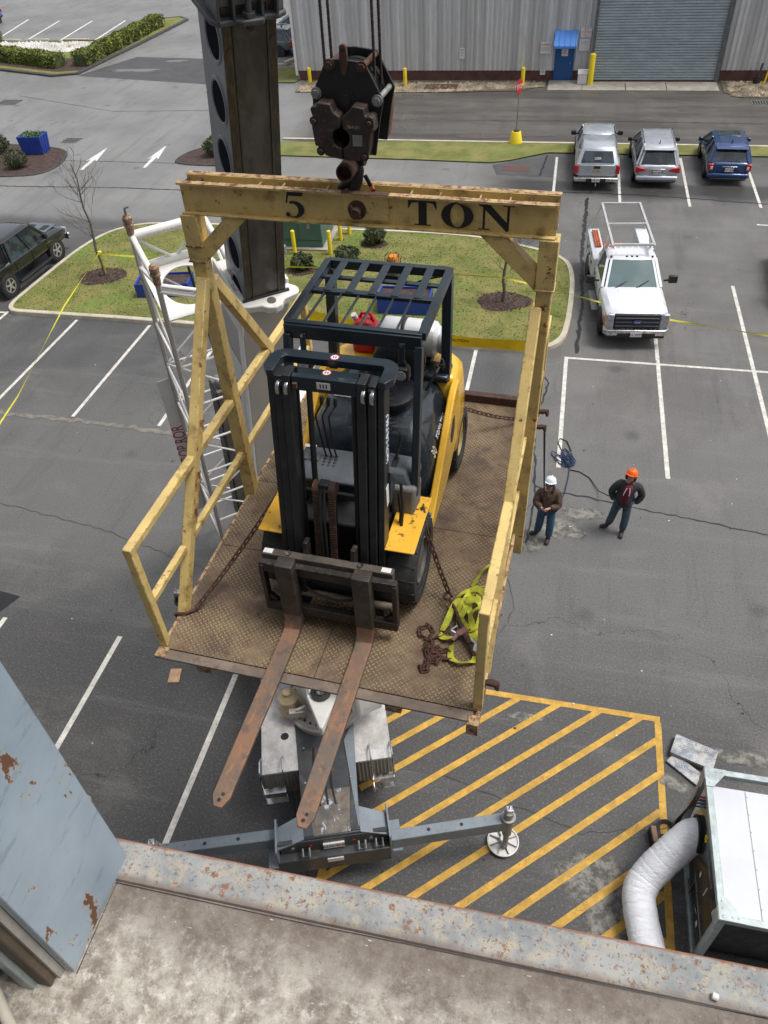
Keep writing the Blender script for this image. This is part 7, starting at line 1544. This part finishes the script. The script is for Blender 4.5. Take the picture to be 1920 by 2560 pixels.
skin_obj('hood', MAROON, [[(tuple(hc + V((-.085, -.0, -.10))), .035), (tuple(hc + V((-.098, .0, .0))), .03), (tuple(hc + V((-.06, .03, .07))), .04), (tuple(hc + V((.06, .03, .07))), .04), (tuple(hc + V((.098, .0, .0))), .03), (tuple(hc + V((.085, -.0, -.10))), .035), (tuple(nk + V((0, -.075, -.03))), .03)]], t)
for s in (-1, 1): MB().tube([(s * .03 + .04, -.20, 1.44), (s * .05 + .03, -.245, 1.36), (s * .06 + .02, -.262, 1.27)], .007, 6).build('drawstring', WHT, t)
# ropes
NROPE = M('navy_rope', (.012, .03, .085), .8, var=.3); KROPE = M('black_rope', (.012, .012, .014), .8, var=.3)
a = PL @ V((1.31, 3.50, -.06)); b = V((.33, 12.47, 1.15))
t = thing('tag_rope', 'dark rope from the deck hook down to the man in the white hat', 'rope', b); MB(b).tube([a.lerp(b, i / 16) - V((0, 0, .35 * 4 * (i / 16) * (1 - i / 16) * .2)) for i in range(17)] + [b + V((.01, 0, -.18))], .012, 7).build('rope', KROPE, t)
t = thing('tag_rope', 'blue rope from the man in the white hat back to the coil on the asphalt', 'rope', (.88, 15.3, 0)); o_ = V((.88, 15.3, 0))
MB(o_).tube([(.42, 12.48, 1.15), (.58, 12.9, 1.0), (.70, 13.5, .5), (.80, 14.3, .08), (.86, 14.9, .02), (.88, 15.3, .015)], .013, 7).build('rope', NROPE, t)
t = thing('rope_coil', 'tangled coil of blue rope on the asphalt across the stall line', 'rope', (.88, 15.6, 0)); o_ = V((.88, 15.6, 0)); rr_ = random.Random(3)
pts = [(.86, 15.3, .02)]
for i in range(9):
    an = 1.9 + rr_.uniform(-.5, .5); L1 = rr_.uniform(.35, .75); wd_ = rr_.uniform(.05, .12)
    for q_ in range(8): tt_ = q_ / 8 * 6.283; u1 = (1 - math.cos(tt_)) / 2 * L1; v1 = math.sin(tt_) * wd_; pts.append((.90 + math.cos(an) * u1 - math.sin(an) * v1 + rr_.uniform(-.02, .02), 15.36 + math.sin(an) * u1 + math.cos(an) * v1 + rr_.uniform(-.02, .02), .02 + rr_.uniform(0, .05)))
MB(o_).tube(pts, .013, 6).build('coil', NROPE, t); MB(o_).tube([(.78, 15.7, .03), (.66, 16.0, .02), (.56, 16.3, .02), (.60, 16.5, .02), (.78, 16.4, .02), (.9, 16.0, .03)], .013, 6).build('loop', KROPE, t)
t = thing('tag_rope', 'black rope running from the coil to the man in the orange hat', 'rope', (1.4, 14.9, 0)); o_ = V((1.4, 14.9, 0)); MB(o_).tube([(.90, 15.25, .02), (1.15, 15.2, .015), (1.38, 15.0, .015), (1.6, 14.5, .05), (1.78, 13.9, .45), (1.86, 13.45, .95)], .012, 6).build('rope', KROPE, t)
# caution tape
def tape(name, label, pts, w, mat, tw=0.0, loc=None):
    o = V(loc or pts[0]); t = thing(name, label, 'tape', o); m = MB(o); n = 0
    q = []
    for i in range(len(pts) - 1):
        for k_ in range(8): q.append(V(pts[i]).lerp(V(pts[i + 1]), k_ / 8))
    q.append(V(pts[-1])); vs = []
    for i, p in enumerate(q):
        a = tw * math.sin(i * .6); up_ = V((0, 0, 1)); d = (q[min(i + 1, len(q) - 1)] - q[max(0, i - 1)]).normalized(); s_ = up_.cross(d).normalized(); u = up_ * math.cos(a) + s_ * math.sin(a); vs += [p - u * w / 2, p + u * w / 2]
    m.add(vs, [(2 * i, 2 * i + 2, 2 * i + 3, 2 * i + 1) for i in range(len(q) - 1)]); m.build('tape', mat, t, smooth=0); return t
tape('caution_tape', 'yellow caution tape from the left tree toward the lower left corner', [(-15.97, 23.55, 1.15), (-15.6, 20.2, .85), (-14.4, 15.4, .72), (-13.4, 11.5, 1.0)], .045, TAPE, .4)
tape('caution_tape', 'yellow caution tape strung from the left tree across the lawn island to the right tree', [(-15.97, 23.55, 1.12), (-12.8, 23.75, .9), (-9.2, 23.9, .8), (-5.4, 23.9, .85), (-1.55, 23.45, 1.0)], .06, TAPE, .5)
tape('caution_tape', 'yellow caution tape from the right tree across the white truck to the right edge', [(-1.55, 23.45, 1.0), (.5, 22.9, .85), (2.3, 21.85, .95), (3.4, 21.6, .85), (6.0, 21.2, .75), (9.5, 20.7, .85)], .05, TAPE, .9)
t = thing('tape_tail', 'loose end of yellow tape knotted on the left tree', 'tape', (-15.97, 23.6, 1.1)); MB().box(-.03, .03, -.012, -.008, -.75, 0).lathe((0, 0, .03), (0, 0, 1), [(.07, -.05), (.075, 0), (.07, .05)], 10).build('tape', TAPE, t)
rl = PL @ V((-1.15, 3.72, .85)); rr2 = PL @ V((1.16, 3.74, .78))
t = tape('caution_tape', 'wide yellow caution tape tied between the rear posts of the cradle', [PL @ V((-1.2, 3.76, .80)), PL @ V((-.4, 3.76, .69)), PL @ V((.4, 3.76, .67)), PL @ V((1.17, 3.76, .70))], .115, TAPEY, .15)
text('CAUTION   CAUTION   CAUTION   CAUTION', .045, Matrix.Translation(-V(t.location)) @ PL @ basis((-.0, 3.748, .685), (1, 0, 0), (0, 0, 1)), BLK, t)

# ------------------------------------------------------------ ventilation unit, duct, ramps
un = thing('ventilation_unit', 'big galvanised frame air handling unit with white lid at the right edge', 'air unit', (2.95, 4.25, 0)); UO = V((2.95, 4.25, 0))
def u(): return MB(UO)
X0, X1, Y0, Y1, ZT = 2.96, 5.2, 4.36, 6.52, 1.72
for (x, y) in ((X0, Y0), (X0, Y1), (X1, Y0), (X1, Y1)): u().box(x, x + .09, y - .09 if y > 5 else y, y if y > 5 else y + .09, 0, ZT).build('frame_post', GALV, un, bevel=.006)
for z0, z1 in ((0, .09), (ZT - .10, ZT)):
    for bx in ((X0 - .002, X0 + .09, Y0 + .09, Y1 - .09, z0, z1), (X1 - .002, X1 + .09, Y0 + .09, Y1 - .09, z0, z1), (X0, X1 + .09, Y0 - .003, Y0 + .088, z0 + .001, z1 + .001), (X0, X1 + .09, Y1 - .088, Y1 + .003, z0 + .001, z1 + .001)): u().box(*bx).build('frame_rail', GALV, un, bevel=.006)
for (cx, cy, sx, sy) in ((X0, Y1, 1, -1), (X0, Y0, 1, 1)):
    g_ = u().prism([(cx - .005, cy), (cx + sx * .30, cy), (cx + sx * .30, cy + sy * .05), (cx + sx * .10, cy + sy * .30), (cx - .005, cy + sy * .30)], 'z', ZT + .003, ZT + .012).build('corner_gusset', GALV, un, bevel=.002)
    for (px, py) in ((.05, .05), (.05, .15), (.05, .24), (.16, .05), (.24, .05)): u().lathe((cx + sx * px, cy + sy * py, ZT + .012), (0, 0, 1), [(.015, 0), (.012, .006), (.001, .009)], 10).build('rivet', GALV, g_)
    u().box(cx - .012, cx - .004, min(cy, cy + sy * .18), max(cy, cy + sy * .18), ZT - .30, ZT + .002).build('side_gusset', GALV, un)
lid = u().box(X0 + .10, X1 - .005, Y0 + .10, Y1 - .24, ZT - .16, ZT - .07).build('white_lid', UNITW, un, bevel=.01)
u().box(X0 + .55, X0 + .575, Y0 + .11, Y1 - .25, ZT - .07, ZT - .058).build('lid_seam', UNITW, lid, bevel=.002)
for i in range(7): u().cyl((X0 + .5625, Y0 + .25 + i * .26, ZT - .058), (X0 + .5625, Y0 + .25 + i * .26, ZT - .053), .010, n=8).build('screw', STEEL, lid)
u().box(X0 + .10, X1 - .01, Y1 - .238, Y1 - .236 + .0, ZT - .4, ZT - .09).build('lid_edge', UNITW, un)
px = X0 + .02
sp_ = u().box(px, px + .03, Y0 + .12, Y1 - .35, .62, ZT - .12).build('side_panel', UNITK, un, bevel=.004)
lp_ = u().box(px + .01, px + .04, Y0 + .12, Y1 - 1.0, .1, .60).build('lower_panel', UNITK, un, bevel=.004)
u().box(px + .04, X1, Y0 + .2, Y1 - .3, .12, ZT - .2).build('inner_body', BLACK, un)
for z in (.60, .615): pass
u().box(px - .006, px, Y0 + .11, Y1 - .34, .60, .622).box(px - .006, px, Y0 + .11, Y0 + .13, .12, ZT - .12).box(px - .006, px, Y0 + .95, Y0 + .97, .12, .6).build('panel_edge', STEEL, un)
u().lathe((px - .002, 5.83, 1.0), (-1, 0, 0), [(.27, 0), (.28, .05), (.25, .06), (.24, .02), (.001, .02)], 32).build('fan_inlet', BLACK, un)
lg = u(); lg.tube([(px - .004, 5.58 + .035 * math.cos(q_ * .5236) * (1.0 + .3 * math.cos(q_ * 3.14)), 1.40 + .06 * math.sin(q_ * .5236) * (1 + .3 * math.cos(q_ * 3.14))) for q_ in range(12)], .010, 6, closed=True); lg.build('yellow_emblem', M('emblem_yellow', (.85, .72, .02), .5), sp_)
text('SUNBELT', .13, Matrix.Translation(-UO) @ basis((px - .005, 5.12, 1.40), (0, -1, 0), (0, 0, 1)), M('faded_letter', (.30, .31, .33), .5), sp_)
for (y, z, w_, h_) in ((4.95, .95, .02, .25), (4.72, .40, .07, .10), (4.55, 1.3, .05, .12), (5.25, .85, .05, .10)): u().box(px - .004, px - .0005, y, y + w_, z, z + h_).build('sticker', SIGNW, sp_)
u().tube([(px - .01, 4.86, .55), (px - .03, 4.90, .58), (px - .03, 4.95, .56), (px - .01, 4.97, .53)], .008, 6).build('door_pull', CHROME, lp_)
u().box(X0 + .0, X0 + .02, Y0 + .09, Y0 + .105, .1, ZT - .1).build('door_hinge', STEEL, un)
for c_, z in (('lead_red', RED), ('lead_blue', PBLUE), ('lead_green', M('lead_green', (.0, .3, .16), .5)), ('lead_black', BLACK)): pass
for i, mt_ in enumerate((RED, BLACK, PBLUE, M('lead_green', (.0, .32, .2), .5))):
    y = 6.14 - i * .035; z = 1.52 - i * .03; cb_ = u().tube([(px - .03, y, z), (2.86, y + .02, z - .04), (2.80, 6.1, 1.2), (2.78 - i * .012, 6.15, .7), (2.74, 6.12, .12), (2.70 - i * .02, 6.2, .04)], .014, 6).build('power_cable', BLACK, un); u().tube([(px - .005, y, z), (px - .07, y + .01, z - .01)], .018, 8).build('cable_plug', mt_, cb_)
un2 = thing('hose_loop', 'loop of black cable lying on the asphalt beside the air unit', 'cable', (2.72, 6.25, 0))
for q_ in range(3): MB().tube([(.0 + (.13 + q_ * .02) * math.cos(a * .3307), (.17 + q_ * .015) * math.sin(a * .3307), .02 + q_ * .022) for a in range(19)], .013, 6, closed=True).build('cable', BLACK, un2)
t = thing('wood_stick', 'long thin wooden stake leaning against the air unit', 'stake', (2.58, 6.05, 0)); MB().bar((0, 0, .03), (.36, -.02, 1.05), .03, .03).build('stake', M('stake_wood', (.33, .24, .14), .8, var=.3), t)
t = thing('kerb_board', 'short dark board standing beside the duct', 'board', (2.52, 6.1, 0), R(8)); MB().box(-.05, .03, -.12, .14, 0, .22).build('board', WOOD, t, bevel=.01); MB().box(-.065, -.05, -.12, .14, 0, .22).build('rubber_face', BLACK, t)
# white flexible duct
dc = thing('flexible_duct', 'fat white fabric duct curving from the air unit across the ground', 'duct', (2.5, 5.2, 0)); O_ = V((2.5, 5.2, 0))
ctrl = [V(p) for p in ((3.02, 5.83, .98), (2.88, 5.80, .94), (2.68, 5.64, .78), (2.48, 5.46, .60), (2.30, 5.27, .44), (2.21, 5.06, .36), (2.23, 4.80, .32), (2.29, 4.50, .30), (2.36, 4.15, .30), (2.42, 3.8, .30), (2.42, 3.2, .30), (2.5, 2.2, .3))]
pts = []
for i in range(len(ctrl) - 1):
    p0 = ctrl[max(0, i - 1)]; p1 = ctrl[i]; p2 = ctrl[i + 1]; p3 = ctrl[min(len(ctrl) - 1, i + 2)]; n = max(4, int((p2 - p1).length / .012))
    for k_ in range(n): u_ = k_ / n; pts.append(.5 * ((2 * p1) + (p2 - p0) * u_ + (2 * p0 - 5 * p1 + 4 * p2 - p3) * u_ * u_ + (3 * p1 - p0 - 3 * p2 + p3) * u_ ** 3))
rs = []; L_ = 0
for i, p in enumerate(pts):
    if i: L_ += (p - pts[i - 1]).length
    ph = (L_ / .20) % 1.0; rs.append(.243 * (1 - .022 * math.exp(-((ph - .5) / .05) ** 2)) * (1 + .010 * math.sin(L_ * 17) + .004 * math.sin(L_ * 61 + 1)))
k = NT('duct_fabric_creased'); cc = k.mix(k.ramp(k.noise(2, 4), .3, .7), (.80, .82, .87), (.88, .89, .92)); k.bump(k.noise(7, 6, .7, k.mapv((1, 3, 1)), 1.5), .8, .03); DUC = k.out(cc, .5)
MB(O_).tube(pts, .22, 40, rr=rs).build('duct', DUC, dc, smooth=80)
# aluminium ramps
t = thing('loading_ramp', 'grey checker plate ramp lying on top beside the air unit', 'ramp', (3.25, 7.75, .1), R(-18)); MB().box(-.36, .36, -.2, .2, 0, .035).build('plate', ALUD, t, bevel=.004); MB().box(-.36, .36, -.2, -.17, -.08, 0).box(-.36, .36, .17, .2, -.08, 0).build('flange', STEEL, t)
t = thing('loading_ramp', 'grey checker plate ramp lying under and in front of the other one', 'ramp', (3.13, 7.42, .02), R(-38)); MB().box(-.34, .34, -.12, .12, 0, .035).build('plate', ALUD, t, bevel=.004); MB().box(-.34, .34, -.12, -.10, -.015, 0).build('flange', STEEL, t)
for i, (y, r_) in enumerate(((6.42, 3), (6.33, -6))):
    t = thing('plywood_scrap', ['reddish plywood scrap at the right edge behind the air unit, upper piece', 'reddish plywood scrap at the right edge behind the air unit, lower piece'][i], 'plywood', (4.05, y + .35, .02 + i * .03), R(r_)); MB().box(-.25, .35, -.06, .06, 0, .02).build('sheet', M('plywood_red', (.30, .12, .06), .7, var=.3), t)
# ------------------------------------------------------------ foreground: open bay edge, steel column
k = NT('bay_concrete'); cc = k.mix(k.ramp(k.noise(14, 10, .78), .36, .64), (.20, .17, .135), (.54, .505, .43)); cc = k.mix(k.ramp(k.noise(48, 6, .75), .5, .7, 0, .7), cc, (.72, .69, .64))
g = k.n('NewGeometry'); sp2 = k.n('SeparateXYZ'); k.t.links.new(g.outputs['Position'], sp2.inputs[0])
cc = k.mix(k.math('MULTIPLY', k.ramp(k.math('ADD', sp2.outputs[1], k.math('MULTIPLY', k.noise(9, 4), .12)), .36, .52), .75), cc, (.125, .095, .078))
cc = k.mix(k.ramp(k.noise(110, 4, .8), .60, .68, 0, .8), cc, (.08, .065, .055)); k.bump(k.noise(35, 7, .75), .8, .006); BAYC = k.out(cc, .9)
o = MB().box(-3.5, 3.5, -3.5, .462, 10.8, 11.0).build('floor', BAYC, None); o['kind'] = 'structure'
wiggly([(-.70, .460), (-.3, .458), (.2, .462), (.9, .47)], .0025, 'floor_edge_crack', BLACK, z=11.0015, amp=.0012, seed=4)
k = NT('rusty_edge_steel'); cc = k.mix(k.ramp(k.noise(7, 6, .65), .35, .65), (.19, .205, .21), (.33, .33, .31)); cc = k.mix(k.ramp(k.noise(30, 7, .72), .48, .62, 0, .75), cc, (.40, .34, .25))
cc = k.mix(k.ramp(k.noise(42, 8, .75, k.mapv(loc=(3, 1, 2))), .56, .62), cc, (.22, .10, .05)); cc = k.mix(k.ramp(k.noise(130, 4, .8), .56, .64, 0, .8), cc, (.07, .06, .055))
g = k.n('NewGeometry'); sp2 = k.n('SeparateXYZ'); k.t.links.new(g.outputs['Position'], sp2.inputs[0]); cc = k.mix(k.ramp(k.math('ADD', sp2.outputs[1], k.math('MULTIPLY', k.noise(12, 5), .02)), .492, .474, 0, .8), cc, (.17, .125, .10)); cc = k.mix(k.ramp(k.math('ADD', sp2.outputs[1], k.math('MULTIPLY', k.noise(20, 5), .012)), .541, .5455, 0, .8), cc, (.25, .09, .04)); k.bump(k.noise(50, 5, .7), .5, .003); LIPF = k.out(cc, .6)
t = thing('edge_beam', 'rust speckled grey steel edge beam along the concrete floor of the bay', 'steel beam', (0, .5, 11.0))
eo = V((0, .5, 11.0)); prof = [(.462, -.25), (.462, -.006), (.466, .001), (.476, .004), (.53, .0015), (.541, -.003), (.5435, -.012), (.5435, -.25)]
MB().prism([(a - .5, b) for a, b in prof], 'x', -3.5, 3.5).build('beam', LIPF, t, smooth=40)
k = NT('column_paint'); cc = k.mix(k.ramp(k.noise(3, 5, .6), .3, .7), (.25, .315, .38), (.36, .435, .50)); cc = k.mix(k.ramp(k.noise(16, 6, .72, k.mapv((1, .7, 2.4), (R(50), 0, 0))), .56, .66, 0, .55), cc, (.19, .225, .27))
rn = k.noise(17, 7, .7, k.mapv((1, 1, .5), (R(-30), 0, 0))); hal = k.ramp(rn, .575, .62, 0, .55); cc = k.mix(hal, cc, (.42, .38, .28)); cc = k.mix(k.ramp(rn, .615, .63), cc, (.14, .06, .03)); k.bump(k.noise(6, 4), .25, .01); COLP = k.out(cc, .42)
co = V((-.8, .4, 11.0)); t = thing('steel_column', 'blue grey painted steel column with rust spots at the left edge of the opening', 'column', co)
def c(): return MB(co)
c().box(-.722, -.703, .302, .512, 11.0, 14.2).build('flange', COLP, t, bevel=.002)
c().box(-.96, -.722, .40, .412, 11.0, 14.2).build('web', M('shaded_web', (.10, .11, .12), .5, var=.4, rust=.2), t)  # shade of the recess put into the web's colour
k = NT('ragged_weld'); WELD = k.out(k.mix(k.ramp(k.noise(40, 5, .7), .4, .6), (.30, .33, .35), (.12, .08, .06)), .6)
rr_ = random.Random(2); m_ = c(); pts = [V((-.712, .5135, 11.0 + i * .012)) for i in range(70)]; m_.tube([p + V((rr_.uniform(-.001, .001), rr_.uniform(-.001, .001), 0)) for p in pts], .003, 6, rr=[.0022 + .003 * rr_.random() ** 3 for _ in pts]); m_.build('weld_bead', WELD, t)
c().box(-.730, -.7225, .288, .302, 11.0, 14.2).build('guide_strip', M('cream_strip', (.36, .34, .30), .6, rust=.3), t)
c().box(-.76, -.731, .272, .296, 11.0, 14.2).build('guide_channel', M('brown_channel', (.10, .075, .05), .6, var=.4), t, bevel=.003)
c().box(-.785, -.76, .262, .284, 11.0, 14.2).build('guide_channel', GALV, t, bevel=.002)
c().box(-.98, -.96, .302, .512, 11.0, 14.2).build('flange', COLP, t)
c().box(-1.0, -.80, .10, .245, 11.0, 14.2).build('outer_casing', M('casing_grey', (.19, .22, .25), .6, var=.2), t)
wiggly([(-.698, .51), (-.698, .30)], .002, 'column_joint', BLACK, z=11.0015, amp=.001, seed=8)
ho = V((-.70, .20, 11.05)); t = thing('edge_hose', 'fat black hose with a cream collar strip across the lower left corner', 'hose', ho)
HP = [V((-.9, .36, 11.06)), V((-.80, .262, 11.06)), V((-.70, .190, 11.06)), V((-.60, .150, 11.06)), V((-.5, .125, 11.06)), V((-.3, .10, 11.06))]
MB(ho).tube([p - V((.03, .07, 0)) for p in HP], .06, 24).build('hose', BLACK, t); MB(ho).tube([p + V((-.004, -.013, .03)) for p in HP], .010, 12).build('edge_strip', M('cream_rubber', (.5, .45, .37), .5), t)
so3 = V((.385, .478, 11.003)); t = thing('plastic_stub', 'small white plastic stub lying on the rusty edge beam at the right', 'stub', so3); MB().cyl((0, 0, .006), (.010, -.002, .006), .006, n=14).build('stub', SIGNW, t, bevel=.001)
rr_ = random.Random(21); dbm = MB()
for i in range(260):
    x = rr_.uniform(-.75, .6); y = rr_.uniform(.15, .455); q = rr_.uniform(.0006, .0022); dbm.box(x, x + q * rr_.uniform(1, 4), y, y + q, 11.0, 11.0 + q * .6)
tag(dbm.build('grit', M('pale_grit', (.5, .45, .4), .8, var=.5, scale=30), None, smooth=0), 'fine grit and crumbs scattered on the concrete floor of the bay', 'grit', None, 'stuff')
# unseen building of this opening, added and shaped to block light from behind
OWN = M('own_building_cladding', (.30, .30, .30), .7, var=.1, scale=.5)
t = thing('bay_building_light_block', 'unseen tall building of the open bay, added to block light from behind the camera', 'building', (0, -6, 0)); o_ = V((0, -6, 0))
MB(o_).box(-30, 30, .1, .44, 0, 10.79).build('lower_wall', OWN, t); MB(o_).box(-30, -1.0, .1, .44, 10.79, 17).build('left_wall', OWN, t); MB(o_).box(3.6, 30, .1, .44, 10.79, 17).build('right_wall', OWN, t)
MB(o_).box(-30, 30, -12, -4.5, 16.8, 17).build('roof', OWN, t); MB(o_).box(-30, 30, -12.2, -12, 0, 17).build('rear_wall', OWN, t)
